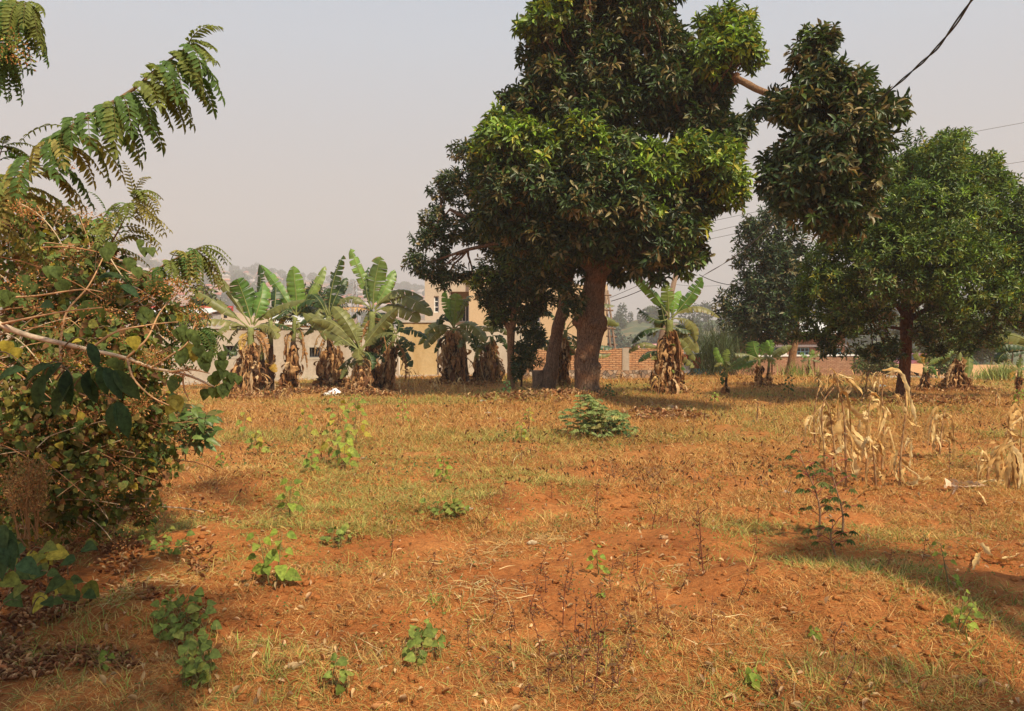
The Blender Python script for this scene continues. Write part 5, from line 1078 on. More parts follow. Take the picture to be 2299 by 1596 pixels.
maize('short dried maize plant farther back left of the right cluster', (1830,960), 11.5, [[(1830,985),(1828,940),(1832,900),(1838,870)]], [([(1828,940),(1818,935),(1808,960),(1812,990)],8),([(1830,925),(1838,920),(1840,950),(1834,975)],8),([(1836,880),(1845,862),(1858,875)],6),([(1830,945),(1826,965),(1832,985)],9)])
maize('dried maize plant with an upright brown stalk and a leaf arched over the trunk behind', (1985,1060), 9.2, [[(1980,1070),(1982,1010),(1985,940),(1980,890),(1985,840)]], [([(1983,842),(2020,835),(2040,880),(2052,925),(2058,958)],13),([(1984,990),(2005,1010),(2000,1050),(1985,1080)],13),([(1983,1000),(1970,1010),(1972,1040),(1960,1050)],14),([(1982,1000),(1962,1005),(1968,1040)],8),([(1984,980),(1994,960),(2000,975),(2020,1050)],7),([(1985,925),(2000,930),(1975,895)],10)])
maize('dried maize plant with a clasped top leaf, right end of the right cluster', (2025,1090), 8.8, [[(2020,1095),(2022,1030),(2028,970),(2034,920),(2032,880)]], [([(2036,930),(2020,900),(2008,880)],14),([(2030,1010),(2040,985),(2046,1010),(2040,1060)],12),([(2018,1080),(2008,1060),(2010,1030),(2015,1010)],13),([(2026,1030),(2045,1055),(2055,1090)],14),([(2025,1050),(2020,1070),(2030,1100)],12),([(2034,925),(2044,940),(2040,880)],10)])
for lab, bx, by, D, h, ln in [('slender upright dried maize stalk between the tangled one and the arched one',1945,1062,9.1,175,6),('thin broken dried maize stalk at the front of the right cluster',1968,1100,8.6,120,-10),('lone leafless dried maize stalk between the cluster and the edge bundle',2110,1010,10.4,90,8),('dried maize stalk leaning left inside the right cluster',1878,1030,9.6,150,-22),('dried maize stalk at the very right edge behind the bundle',2290,1060,9.4,140,5),('short snapped dried maize stalk left of the edge bundle',2215,1075,8.9,60,12)]:
    pts = [(bx,by),(bx+ln*.4,by-h*.4),(bx+ln*.8,by-h*.75),(bx+ln*1.6,by-h)]; lv = []
    for q in range(7):
        u = rng.uniform(.2,.98); x0 = bx+ln*u; y0 = by-h*u; sg = 1 if q % 2 else -1; L_ = rng.uniform(18,42); lv.append(([(x0,y0),(x0+sg*L_*.35,y0-L_*.35),(x0+sg*L_*.7,y0+L_*.2),(x0+sg*L_*rng.uniform(.5,.9),y0+L_*rng.uniform(.9,1.9))], rng.uniform(9,17)))
    maize(lab, (bx,by), D, [pts], lv)
maize('bundle of drooping pale dried maize leaves at the right picture edge', (2268,1110), 8.3, [[(2264,1120),(2266,1060),(2270,1000),(2268,960)],[(2285,1120),(2284,1050),(2276,990)]], [([(2268,962),(2285,975),(2262,995)],18),([(2270,1000),(2240,1015),(2238,1060),(2246,1090)],18),([(2270,1000),(2290,1030),(2300,1090)],18),([(2268,1010),(2262,1060),(2256,1110)],20),([(2272,1010),(2280,1060),(2282,1118)],22),([(2266,1040),(2250,1060),(2236,1100)],10),([(2274,1000),(2294,1040),(2290,1100)],16),([(2262,985),(2232,1018),(2226,1030)],12),([(2270,970),(2300,985),(2330,1000)],9),([(2268,1030),(2270,1080),(2262,1130)],18),([(2264,1080),(2225,1078),(2195,1085)],7)])
for lab, D, bx, by, h in [('small drooping dried maize plant in front of the corner of the ochre wall',22.5,915,890,60),('little forked dried maize stump right of the drooping one',22.5,975,888,34),('thin dried maize plant before the shaggy banana plant',22.5,1027,892,46),('faint dried maize plant bent double in the grass before the leftmost banana',20.,645,906,46),
   ('dried maize stub at the foot of the tallest banana plant',22.,870,900,28),('short split dried maize stalk in the grass below the light trunk',15.5,960,960,40),('pair of dried maize leaves sticking up far behind the right cluster',19.,1870,872,34),('dried maize stem with hooked leaves left of the round tree trunk',19.5,1945,874,44),('dried hooked maize stalk just left of the round tree trunk',18.,1972,880,42),('small dried maize tuft standing below the pale leaning trunk',21.,1838,862,26),
   ('lone dried maize tuft in the grass right of the round tree',15.5,2236,905,34),('small pale curled maize plant at the foot of the free standing banana',21.2,1478,886,46),('tiny dried maize stub in the middle of the grass right of the lobed bush',12.6,1700,935,36)]:
    x, y = bx, by
    lv = []
    for q in range(5 if h > 30 else 3):
        sgn = 1 if q % 2 else -1; k0 = rng.uniform(.3,.9); e = rng.uniform(.25,.5)*h*sgn*.8; lv.append(([(x,y-h*k0),(x+e*.4,y-h*(k0+.18)),(x+e*.9,y-h*(k0-.1)),(x+e*rng.uniform(.7,1.2),y-h*max(k0-.6,-.05))], rng.uniform(3.5,6.5)))
    maize(lab, (x,y), D, [[(x,y),(x+h*.03,y-h*.5),(x+h*.06,y-h*.85),(x+h*.22*rng.choice([-1,1]),y-h)]], lv)
def fallen(name, label, cat, pls, grp=None, cols=STRAW, lift=.02):
    mb = MB(); org = None
    for pl, wd in pls:
        pts = []
        for x, y in pl: g = G(x, y); g[2] += lift+rng.random()*.03; pts.append(g)
        if org is None: org = pts[0].copy()
        p = catm(pts, 7); m = len(p); s = np.linspace(0,1,m); D = p[:,1].mean(); W = S(wd,D)*.4*np.interp(s,[0,.15,.5,.85,1],[.3,.8,1,.7,.1])*(1+.35*rng.normal(size=m)).clip(.4,1.5)
        p[:,2] += W*.8; ribbon(mb, p, W, pal(1, cols,.08)[0], PI/2, rng.normal()*.8, rng.uniform(.2,.6), .8)
    o = mb.build(name, M_DRY, None, org); tag(o, label, cat, grp)
fallen('fallen_maize_leaf','long pale dry leaves spread on the ground at the foot of the right maize cluster','leaf',[([(1960,1085),(2010,1080),(2060,1092),(2095,1082)],16),([(2040,1098),(2075,1085),(2110,1055)],14),([(2030,1092),(2070,1100),(2090,1088)],16)],'fallen dry leaves')
fallen('fallen_maize_leaf','pale dry leaf lying flat below the middle of the right maize cluster','leaf',[([(1925,1122),(1950,1112),(1985,1105)],16)],'fallen dry leaves')
fallen('fallen_banana_leaf','pale curled dead banana leaf with dark gaps lying left of the edge maize bundle','leaf',[([(2200,1098),(2160,1095),(2130,1085)],16),([(2150,1110),(2135,1100),(2120,1105)],22),([(2215,1096),(2180,1100),(2140,1102)],9),([(2140,1120),(2145,1105),(2125,1090)],14)],'fallen dry leaves',np.array([(.66,.48,.32),(.55,.38,.24)]))
fallen('fallen_maize_leaf','pair of broad dry leaves crossed on the ground low at the right edge','leaf',[([(2168,1232),(2200,1240),(2235,1268),(2280,1262)],14),([(2185,1290),(2195,1265),(2200,1250)],20),([(2210,1262),(2250,1270),(2298,1272)],14),([(2215,1250),(2240,1240),(2255,1238)],12)],'fallen dry leaves')
fallen('fallen_maize_leaf','scattered pale husks lying between the right maize cluster and the edge bundle','leaf',[([(2060,1050),(2090,1040),(2120,1048)],9),([(2100,1075),(2130,1062),(2165,1068)],8),([(2180,1110),(2200,1120),(2215,1145)],9),([(2140,1060),(2160,1045),(2190,1050)],7),([(2000,1120),(2020,1112),(2050,1118)],8),([(2250,1140),(2275,1135),(2296,1142)],8)],'fallen dry leaves')
fallen('fallen_stick','straight thin pale stick on the grass left of the crossed dry leaves','stick',[([(2110,1215),(2150,1230),(2180,1240)],3.5)],'fallen dry leaves')
fallen('dead_leaf_pile','heap of crumpled dead banana leaves on the mound right of the lobed bush','leaf litter',[([(1440,920),(1455,912),(1470,918)],12),([(1455,932),(1480,925),(1500,935)],13),([(1480,950),(1510,942),(1535,950)],9),([(1500,915),(1520,925),(1530,935)],10),([(1430,935),(1450,945),(1480,940)],8),([(1510,955),(1535,952),(1550,948)],9),([(1460,905),(1475,912),(1490,905)],9)],None,np.array([(.5,.34,.22),(.3,.16,.1),(.6,.45,.3)]))
fallen('fallen_maize_leaf','pale flat dry husk on the ground right of the lobed bush','leaf',[([(1452,985),(1480,980),(1518,990)],9)],'fallen dry leaves')
fallen('bent_straw','long white dry straw arching over the grass in the middle of the field','straw',[([(1152,1062),(1155,1040),(1175,1022),(1190,1015)],2.6)],'loose straws')
fallen('bent_straw','long pale dead grass stem lying across bare soil at bottom centre','straw',[([(765,1425),(810,1455),(860,1475),(920,1488)],5),([(795,1452),(810,1490),(818,1500)],3),([(830,1462),(850,1480),(862,1500)],3)],'loose straws')
fallen('bent_straw','pale dead stem above the long lying stem at bottom centre','straw',[([(700,1410),(740,1406),(785,1412)],3.5),([(780,1412),(790,1395),(794,1382)],4)],'loose straws')

# ================================================================ LEFT THICKET
def frond(mb, p0, d, L, n=13, ll=.065, col=(.07,.12,.03), droop=1.1, lw=.36, roll=0., stemc=(.20,.17,.05)):
    """pinnate leaf"""
    d = np.array(d, float); d /= np.linalg.norm(d); m = n; s = np.linspace(0,1,m+1); pts = [np.array(p0, float)]; dd = d.copy()
    for i in range(m): dd = dd+np.array([0,0,-droop/m*1.15]); dd /= np.linalg.norm(dd); pts.append(pts[-1]+dd*L/m)
    pts = np.array(pts); tg = np.gradient(pts,axis=0); tg /= np.linalg.norm(tg,axis=1)[:,None]
    side = np.cross(tg, np.array([0,0,1.])); side[np.linalg.norm(side,axis=1) < .1] = np.array([1,0,0]); side /= np.linalg.norm(side,axis=1)[:,None]
    up = np.cross(side, tg); cr, sr = math.cos(roll), math.sin(roll); side2 = side*cr+up*sr; up2 = up*cr-side*sr
    mb.tube(pts, np.linspace(.0035,.0012,m+1), 4, stemc, close=False)
    ii = np.arange(2, m+1); N = len(ii); lf = np.interp(ii/m,[0,.2,.6,1],[.7,1,1,.6])
    for sg in (-1, 1):
        dv = side2[ii]*sg*.80+tg[ii]*.55-up2[ii]*.28+rng.normal(size=(N,3))*.07; c = np.array(col)*(1+.12*rng.normal(size=(N,1))).clip(.7,1.4)
        mb.inst(T_LFT, pts[ii], dv, up2[ii]+rng.normal(size=(N,3))*.1, ll*lf, ll*lf*lw, c)
    mb.inst(T_LFT, pts[-1:], tg[-1:], up2[-1:], ll*.8, ll*.25, np.array([col]))
G1 = (.11,.19,.050); G2 = (.20,.24,.06); G3 = (.32,.28,.08); G4 = (.13,.26,.055)
def cassia():
    t = thing('feathery_leaved_tree', 'tall sparse tree with feathery pinnate leaves on arching boughs, at the upper left edge', 'tree', (-4.6,5.6,Hs(-4.6,5.6)))
    b = MB(); b.tube(catm([(-4.6,5.6,-.1),(-4.5,5.5,1.0),(-4.3,5.4,2.2),P(-260,350,5.4),P(-200,60,5.3),P(-120,-80,5.3)],5), np.linspace(.06,.02,26), 8, (.18,.12,.07)); b.build('trunk', M_TWIG, t)
    def bough(pts, r0, n, Lr, cols, ll, fr=.15, dirs=None, droop=1.3, name='bough'):
        c = catm([P(*p) for p in pts], 8); b = MB(); b.tube(c, np.linspace(r0, r0*.25, len(c)), 7, (.24,.16,.08)); br = b.build(name, M_TWIG, t); mb = MB()
        tg = np.gradient(c,axis=0); tg /= np.linalg.norm(tg,axis=1)[:,None]
        for i in range(n):
            u = fr+(1-fr)*i/(n-1)*.999; j = int(u*(len(c)-1)); sgn = 1 if i % 2 else -1; perp = np.cross(tg[j], [0,0,1.]); perp /= np.linalg.norm(perp)
            d = tg[j]*(.45+.3*u)+perp*sgn*rng.uniform(.35,1.0)+np.array([0,0,rng.uniform(-.35,.35)]); cc = cols[0] if u < .45 and rng.random() < .7 else (cols[1] if rng.random() < .55 else cols[2])
            frond(mb, c[j]+np.array([0,0,.0]), d, rng.uniform(*Lr)*(1-.35*max(0,u-.8)*5*.5), int(rng.integers(11,15)), ll*rng.uniform(.85,1.1), cc, droop*rng.uniform(.8,1.25), roll=rng.normal()*.35)
        for i in range(5): frond(mb, c[-1], tg[-1]+rng.normal(size=3)*.5, Lr[0]*rng.uniform(.5,1.0), 11, ll*.8, cols[2], droop*.7)
        q = mb.build('feathery_foliage', M_SOFT, t); return q
    bough([(-90,560,5.2),(0,460,5.1),(70,370,5.0),(140,300,4.95),(220,250,4.9),(300,200,4.9),(360,150,4.9),(415,112,4.9)], .022, 54, (.32,.48), (G3,G1,G2), .088, .10, droop=1.9)
    bough([(-200,60,5.3),(-100,30,5.2),(-30,20,5.1),(30,5,5.0),(60,10,4.9)], .016, 34, (.30,.44), (G2,G1,G2), .066, .25, droop=2.6)
    bough([(-200,160,5.4),(-100,110,5.2),(-30,90,5.1),(10,110,5.0)], .014, 22, (.3,.44), (G2,G1,G1), .062, .3, droop=2.8)
    bough([(-120,560,5.4),(-40,480,5.4),(-10,380,5.4),(5,330,5.4)], .012, 10, (.2,.3), (G2,G4,G2), .05, .3)
    # single leaf standing off the bough
    mb = MB(); frond(mb, P(170,295,4.95), (-1,.1,.75), .46, 11, .05, G2, 1.5, lw=.24); mb.build('feathery_foliage', M_SOFT, t)
cassia()
def cassia2():
    t = thing('feathery_leaved_shrub', 'lower feathery leaved shrub with bronze green sprays reaching right above the shed roof', 'shrub', (-3.6,7.2,Hs(-3.6,7.2)))
    def spray(pts, n, Lr, cols, ll, r0=.012, droop=1.7):
        c = catm([P(*p) for p in pts], 7); b = MB(); b.tube(c, np.linspace(r0, r0*.3, len(c)), 6, (.26,.14,.07)); b.build('bough', M_TWIG, t); mb = MB(); tg = np.gradient(c,axis=0); tg /= np.linalg.norm(tg,axis=1)[:,None]
        for i in range(n):
            u = .25+.75*i/(n-1)*.999; j = int(u*(len(c)-1)); sgn = 1 if i % 2 else -1; perp = np.cross(tg[j], [0,0,1.]); perp /= np.linalg.norm(perp)
            frond(mb, c[j], tg[j]*.5+perp*sgn*rng.uniform(.3,1)+np.array([0,0,rng.uniform(-.2,.5)]), rng.uniform(*Lr), int(rng.integers(10,15)), ll*rng.uniform(.85,1.1), cols[rng.integers(len(cols))], droop*rng.uniform(.7,1.3), roll=rng.normal()*.4)
        for i in range(5): frond(mb, c[-1], tg[-1]+rng.normal(size=3)*.6, Lr[0], 11, ll*.8, cols[0], droop)
        mb.build('feathery_foliage', M_SOFT, t)
    spray([(60,900,7),(120,720,6.6),(180,620,6.3),(240,560,6.1),(285,480,6.0),(300,450,6.0)], 38, (.28,.40), (G3,G2,G3), .058)
    spray([(150,760,6.8),(230,700,6.5),(300,640,6.3),(360,600,6.2),(410,572,6.2),(440,560,6.2)], 52, (.28,.40), (G2,G3,G1), .056)
    spray([(200,860,6.8),(260,800,6.5),(320,745,6.3),(370,705,6.2),(410,690,6.2)], 36, (.24,.36), (G1,G1,G2), .052)
    spray([(220,880,6.8),(300,820,6.4),(370,780,6.2),(430,752,6.2),(450,750,6.2)], 38, (.22,.34), (G1,G1,G2), .052)
    spray([(60,700,7.4),(130,590,7.2),(190,520,7.2),(240,480,7.2)], 20, (.26,.36), (G4,G4,G2), .05)
    spray([(100,1100,6.0),(160,1040,5.8),(240,1000,5.7),(320,985,5.7)], 18, (.22,.30), (G1,G1,G4), .045)
cassia2()
def heart_leaf_shrub():
    t = thing('flowering_shrub', 'dense shrub with heart shaped leaves and brown dried flower clusters filling the left side', 'shrub', (-3.9,6.4,Hs(-3.9,6.4)))
    base = np.array([-3.9,6.4,.0])
    blobs = [(20,455,6.3,45),(75,480,6.3,55),(140,490,6.4,48),(200,520,6.4,45),(250,590,6.2,50),(330,640,6.0,45),(370,700,5.8,42),(30,1150,5.0,70),(130,1165,5.4,55),(230,1165,5.7,45),(330,1150,6.1,35),(380,900,5.8,26),(30,520,6.2,80),(110,560,6.2,75),(190,600,6.0,70),(40,620,5.6,110),(150,680,5.7,105),(250,690,5.8,85),(300,745,5.6,52),(60,760,5.3,130),(190,790,5.3,110),(300,820,5.4,80),(335,845,5.5,40),(40,900,5.0,130),(170,920,5.2,120),(290,920,5.5,90),(345,950,5.8,58),
             (30,1020,4.9,110),(150,1040,5.2,110),(270,1030,5.5,80),(350,1040,5.9,55),(80,1110,5.3,70),(200,1120,5.6,60),(300,1110,6.0,50),(10,500,6.6,60)]
    CH = np.array([(.11,.16,.038),(.15,.20,.05),(.08,.12,.032),(.22,.22,.055),(.24,.19,.06)]); CY_ = np.array([(.42,.33,.05),(.36,.30,.06),(.30,.27,.06)]); CB_ = np.array([(.30,.15,.06),(.22,.11,.05),(.16,.09,.04)])
    mb = MB(); tw = MB(); fl = MB(); cen = [(P(a,b_,d),S(r,d)) for a,b_,d,r in blobs]; dead = MB()
    for (c, R), bb in zip(cen, blobs):
        n = int(560*R*R/.12)
        q = rng.normal(size=(n,3)); q /= np.linalg.norm(q,axis=1)[:,None]; p = c+q*R*(rng.random((n,1))**.45)*np.array([1,1.3,1])
        p[:,2] = np.maximum(p[:,2], .06); d = q*.5+rng.normal(size=(n,3))*.6; d[:,2] = d[:,2]*.4-.65
        up = np.array([.25,-.6,.75])+rng.normal(size=(n,3))*.6; L = rng.uniform(.028,.068,n)
        col = pick(n, [(CH,.80),(CY_,.08),(CB_,.12)]); mb.inst(T_HEART, p, d, up, L, L*rng.uniform(.75,.95,n), col)
        # twigs
        for k_ in range(13):
            tip = c+rng.normal(size=3)*R*.65; tip[1] -= R*.7; tip[2] = max(tip[2], .1); s0 = base+np.array([rng.normal()*.5, rng.normal()*.5, rng.uniform(0,.7)]) if rng.random() < .35 else c-np.array([R*1.8, R*.5, R*.7*rng.normal()])
            L_ = np.linalg.norm(tip-s0); u = np.linspace(0,1,9)[:,None]; mid = (s0+tip)/2+np.array([0,0,.18*L_])+rng.normal(size=3)*.08*L_; pts = (1-u)**2*s0+2*u*(1-u)*mid+u*u*tip; pts[:,2] = np.maximum(pts[:,2], .04)
            tw.tube(pts, np.linspace(.007,.0022,9), 5, [(.50,.29,.14),(.42,.20,.09),(.58,.44,.28)][rng.integers(3)])
        # dried flower clusters
        for k_ in range(int(rng.integers(6,13)*R/.35)):
            f0 = c+rng.normal(size=3)*R*.75+np.array([0,-R*.8,0]); m = 90; f0[2] = max(f0[2], .2)
            qq = rng.normal(size=(m,3)); pp = f0+qq*np.array([.035,.03,.022])*rng.uniform(.7,1.5)
            cc = pick(m, [(np.array([(.55,.25,.08),(.40,.16,.055),(.22,.09,.04),(.62,.33,.12)]),.85),(np.array([(.16,.2,.04)]),.15)]); fl.inst(T_OV, pp, qq, rng.normal(size=(m,3)), rng.uniform(.009,.018,m), rng.uniform(.006,.011,m), cc)
    mb.build('foliage', M_SOFT, t); tw.build('twigs', M_TWIG, t); fl.build('dried_flower_clusters', M_DRY, t)
    # the long bare pale branch reaching right, with side twigs and leaves of its own
    b = MB(); pts = catm([P(*p) for p in [(-60,700,4.3),(0,728,4.3),(60,752,4.3),(135,770,4.3),(200,785,4.4),(280,803,4.5),(340,825,4.6),(420,842,4.7),(480,868,4.8)]], 6); b.tube(pts, np.linspace(.018,.006,len(pts)), 8, (.62,.47,.32), .08)
    for pl in [[(135,772,4.3),(140,840,4.2),(175,880,4.2),(215,895,4.2)],[(285,805,4.5),(300,850,4.4),(340,890,4.4),(380,910,4.4)],[(285,803,4.5),(330,760,4.5),(360,700,4.6),(410,645,4.7)],[(135,770,4.3),(150,700,4.4),(200,640,4.5),(240,560,4.6)],[(340,825,4.6),(380,800,4.6),(420,770,4.6),(440,720,4.7)],[(200,785,4.4),(260,745,4.4),(330,730,4.5),(400,722,4.5)],[(0,728,4.3),(60,715,4.2),(140,700,4.2),(230,690,4.2)],[(380,835,4.6),(430,830,4.6),(470,838,4.7)],[(0,668,4.5),(80,664,4.4),(180,650,4.4),(230,655,4.4)],[(410,842,4.7),(413,870,4.7),(425,900,4.7)]]:
        p = catm([P(*q) for q in pl], 6); b.tube(p, np.linspace(.007,.003,len(p)), 6, (.55,.32,.16))
    b.build('bare_branch', M_TWIG, t)
    mb = MB()
    for (x, y, d, L, yel) in [(297,765,4.4,.085,1),(20,775,4.2,.085,1),(40,790,4.2,.07,1),(445,775,4.6,.075,0),(470,800,4.7,.07,0),(430,790,4.6,.07,2),(500,835,4.8,.07,0),(518,850,4.8,.065,0),(505,875,4.8,.085,0),(485,850,4.8,.08,0),(455,812,4.7,.07,0),(408,735,4.6,.07,0),(425,752,4.6,.075,0),(150,640,4.4,.08,0),(205,690,4.3,.08,0),(350,640,4.6,.07,0),(372,655,4.6,.07,0),
                           (240,560,4.5,.08,0),(330,700,4.5,.07,0),(260,815,4.4,.07,0),(190,860,4.2,.08,0),(390,860,4.6,.08,0),(395,905,4.6,.09,2),(410,800,4.6,.075,0),(120,600,4.4,.08,0),(60,630,4.3,.08,0),(10,660,4.3,.08,0),(330,560,4.6,.06,0),(300,600,4.6,.07,0),(500,800,4.8,.06,0),(530,860,4.8,.055,0),(470,880,4.8,.07,0)]:
        for q in range(1 if yel == 1 else 3):
            cc = {0:(.12,.17,.045),1:(.50,.42,.06),2:(.38,.34,.07)}[yel]; p = P(x+rng.normal()*(0 if yel == 1 else 7), y-10+rng.normal()*(0 if yel == 1 else 7), d); mb.inst(T_HEART, p[None], np.array([[rng.normal()*.25,-.15+rng.normal()*.2,-1]]), np.array([[.3+rng.normal()*.3,-1,.4+rng.normal()*.2]]), L, L*.9, np.array([cc])*rng.uniform(.85,1.15))
    mb.build('large_leaves', M_SOFT, t)
    fl = MB()
    for x, y, d in [(85,810,4.2),(100,815,4.2),(130,808,4.2),(50,470,4.6),(70,480,4.6),(360,640,4.6),(378,652,4.6),(335,660,4.6),(345,800,4.5),(330,810,4.5),(410,835,4.6),(300,915,4.4),(312,905,4.4),(445,718,4.7),(440,700,4.7),(245,880,4.3),(180,795,4.3),(60,640,4.3),(130,735,4.3),(225,690,4.3),(400,640,4.6),(30,90,4.2),(10,120,4.2),(50,130,4.2)]:
        m = 130; qq = rng.normal(size=(m,3)); pp = P(x, y, d)+qq*np.array([.03,.03,.02]); g_ = y < 200
        fl.inst(T_OV, pp, qq, rng.normal(size=(m,3)), rng.uniform(.008,.016,m), rng.uniform(.005,.009,m), pick(m, [(np.array([(.58,.27,.09),(.40,.17,.06),(.66,.36,.13)]),.4 if g_ else .85),(np.array([(.20,.26,.05)]),.6 if g_ else .15)]))
    fl.build('flower_heads', M_DRY, t)
heart_leaf_shrub()
def leafy(name, label, cat, items, cols, T=T_BIG, wid=.42, base=None, stems=True, mat=None, group=None, stemc=(.2,.14,.07)):
    """items: (px,py,d,length,dirx,dirz); one plant of large separate leaves"""
    g = base; t = thing(name, label, cat, g, group); mb = MB(); st = MB()
    for x, y, d, L, dx, dz in items:
        p = P(x, y, d); mb.inst(T, p[None], np.array([[dx,-.25+rng.normal()*.2,dz]]), np.array([[rng.normal()*.2,-.65,.75]]), L, L*wid, pal(1, cols, .12))
        if stems and rng.random() < .6: s0 = p+np.array([-.16+rng.normal()*.08, .10+rng.normal()*.05, -.08+rng.normal()*.07]); s0[2] = max(s0[2], .02); u = np.linspace(0,1,7)[:,None]; mid = (s0+p)/2+np.array([0,0,.1]); st.tube((1-u)**2*s0+2*u*(1-u)*mid+u*u*p, np.linspace(.005,.002,7), 5, stemc)
    mb.build('foliage', mat or M_SOFT, t)
    if stems: st.build('stems', M_TWIG, t)
    return t
leafy('broad_leaf_shrub','shrub with long dark ribbed leaves hanging below the bare branch at far left','shrub',[(140,815,3.9,.16,-.6,-.5),(165,850,3.9,.20,-.7,-1.1),(150,830,3.9,.17,.2,-1.2),(185,840,4.0,.16,.6,-1.1),(235,825,4.0,.18,.7,-.9),(255,830,4.0,.19,.9,-1.0),(255,905,4.0,.15,.1,-1.2),(262,900,4.0,.19,.55,-1.2),(120,820,3.8,.18,-1,-.35),(60,830,3.8,.18,-1,-.2),(200,830,4.0,.15,-.1,-1.2),(225,820,4.0,.15,.3,-1.1),(200,770,4.1,.14,.4,-.6),(90,690,4.3,.16,.8,.2),(220,625,4.6,.14,1,.25),(270,640,4.6,.13,.9,-.4),(100,840,3.8,.16,-.2,-1.1)],
      np.array([(.028,.060,.024),(.035,.075,.028),(.05,.09,.03)]), base=(-2.6,4.6,Hs(-2.6,4.6)))
def greenshrub():
    rs = []
    for q in range(110):
        x = rng.uniform(370,485); y = rng.uniform(905,1010) if x < 440 else rng.uniform(930,1000); rs.append((x, y, rng.uniform(5.9,6.5), rng.uniform(.07,.12), rng.normal()*.8+.3, rng.normal()*.4-.1))
    leafy('leafy_shrub','low fresh green shrub with glossy leaves at the right foot of the left thicket','shrub',rs,np.array([(.12,.20,.05),(.16,.23,.06),(.22,.20,.07),(.09,.15,.04)]),T=T_OV,wid=.5,base=(-2.6,6.6,Hs(-2.6,6.6)),mat=M_AVO)
greenshrub()
def ochre():
    t = thing('dried_weed', 'tall ochre brown seedy dried weed in the shadow at the left edge', 'dried weed', tuple(P(60,1130,4.3)*np.array([1,1,0])+np.array([0,0,Hs(-2.6,4.3)])))
    b = MB(); st = MB()
    for q in range(16):
        x = rng.uniform(5,105); h = rng.uniform(1010,1085); p0 = P(x*.5+35, 1210, 4.3); p1 = P(x, h, 4.3+rng.normal()*.1); pts = catm([p0, (p0+p1)/2+rng.normal(size=3)*.02, p1], 5); st.tube(pts, np.linspace(.004,.0015,len(pts)), 4, (.30,.17,.07))
        m = 120; u = rng.random(m)**.8; pp = p0+(p1-p0)*(.35+.65*u[:,None])+rng.normal(size=(m,3))*.018; b.inst(T_OV, pp, rng.normal(size=(m,3))*.6+np.array([0,0,.8]), rng.normal(size=(m,3)), rng.uniform(.010,.026,m), .006, pal(m, np.array([(.40,.22,.08),(.30,.15,.06),(.50,.31,.12),(.25,.22,.08)])))
    b.build('seed_heads', M_DRY, t); st.build('stems', M_TWIG, t)
ochre()
rs = [(rng.uniform(5,215), rng.uniform(1225,1350), rng.uniform(3.9,4.5), rng.uniform(.06,.12), rng.normal(), rng.normal()*.3) for _ in range(34)]
vt = leafy('creeping_vine','creeping vine with rounded green and yellow leaves in the shade at the lower left edge','vine',rs,np.array([(.07,.12,.035),(.10,.15,.04),(.20,.22,.04),(.40,.34,.05)]),T=T_HEART,wid=.85,base=tuple(P(80,1330,4.3)*np.array([1,1,0])+np.array([0,0,Hs(-2.5,4.3)])))
leafy('fallen_bough','broad shaded leaves hanging at the lower left corner','shrub',[(0,1180,3.6,.12,.3,-1),(10,1215,3.6,.14,.5,-1),(15,1240,3.6,.13,-.2,-1),(45,1260,3.6,.11,.8,-.4),(-10,1200,3.6,.15,.9,-.8)],np.array([(.05,.10,.04),(.07,.12,.045)]),T=T_HEART,wid=.7,base=(-2.75,3.7,Hs(-2.75,3.7)))

# ================================================================ FIELD PLANTS
def gpt(px, py):
    g = G(px, py); return g
def seedling(name, label, px, py, hpx, n, lw, cols, T=T_HEART, L=None, spread=1.0, group='broad leaved seedlings', stemc=(.18,.16,.06), droopd=-.1, wid=.75):
    g = gpt(px, py); D = g[1]; h = S(hpx, D); t = thing(name, label, 'weed plant', g, group); st = MB(); lf = MB()
    ns = max(1, int(n/9))
    for q in range(ns):
        bx = g+np.array([rng.normal()*.03, rng.normal()*.03, -.02]) if ns > 1 else g-np.array([0,0,.02]); top = bx+np.array([rng.normal()*.12*h*ns*.7, rng.normal()*.1*h, h*rng.uniform(.75,1.0) if q else h])
        u = np.linspace(0,1,7)[:,None]; pts = bx+(top-bx)*u+np.stack([.02*h*np.sin(u[:,0]*5+q)]*3,-1)*0; st.tube(pts, np.linspace(.006,.002,7)*(D/6)**.4, 5, stemc)
        k = n//ns
        for i in range(k):
            u_ = .22+.8*(i/max(1,k-1)); p = bx+(top-bx)*min(u_,1.); a = i*2.4+rng.random()*.6; r_ = h*.16*spread*(1.15-u_*.6); d = np.array([math.cos(a), math.sin(a), .35-.15*rng.random()]); tip = p+d*r_
            st.tube(np.array([p, (p+tip)/2+np.array([0,0,.005]), tip]), .0015*(D/6)**.5, 4, stemc, close=False)
            LL = 1.05*(L or h*.26)*rng.uniform(.7,1.15)*(1.1-.35*u_); lf.inst(T, tip[None], np.array([[d[0],d[1]-.3,droopd-.35+rng.normal()*.25]]), np.array([[rng.normal()*.25,-.75,.8]]), LL, LL*wid, pal(1, cols, .15))
    lf.build('leaves', M_SOFT, t); st.build('stem', M_TWIG, t); return t
SG = np.array([(.25,.33,.05),(.30,.37,.06),(.20,.28,.045)]); SY = np.array([(.34,.34,.06),(.45,.38,.06),(.24,.30,.06),(.28,.32,.07)]); SD = np.array([(.06,.12,.04),(.08,.14,.05)])
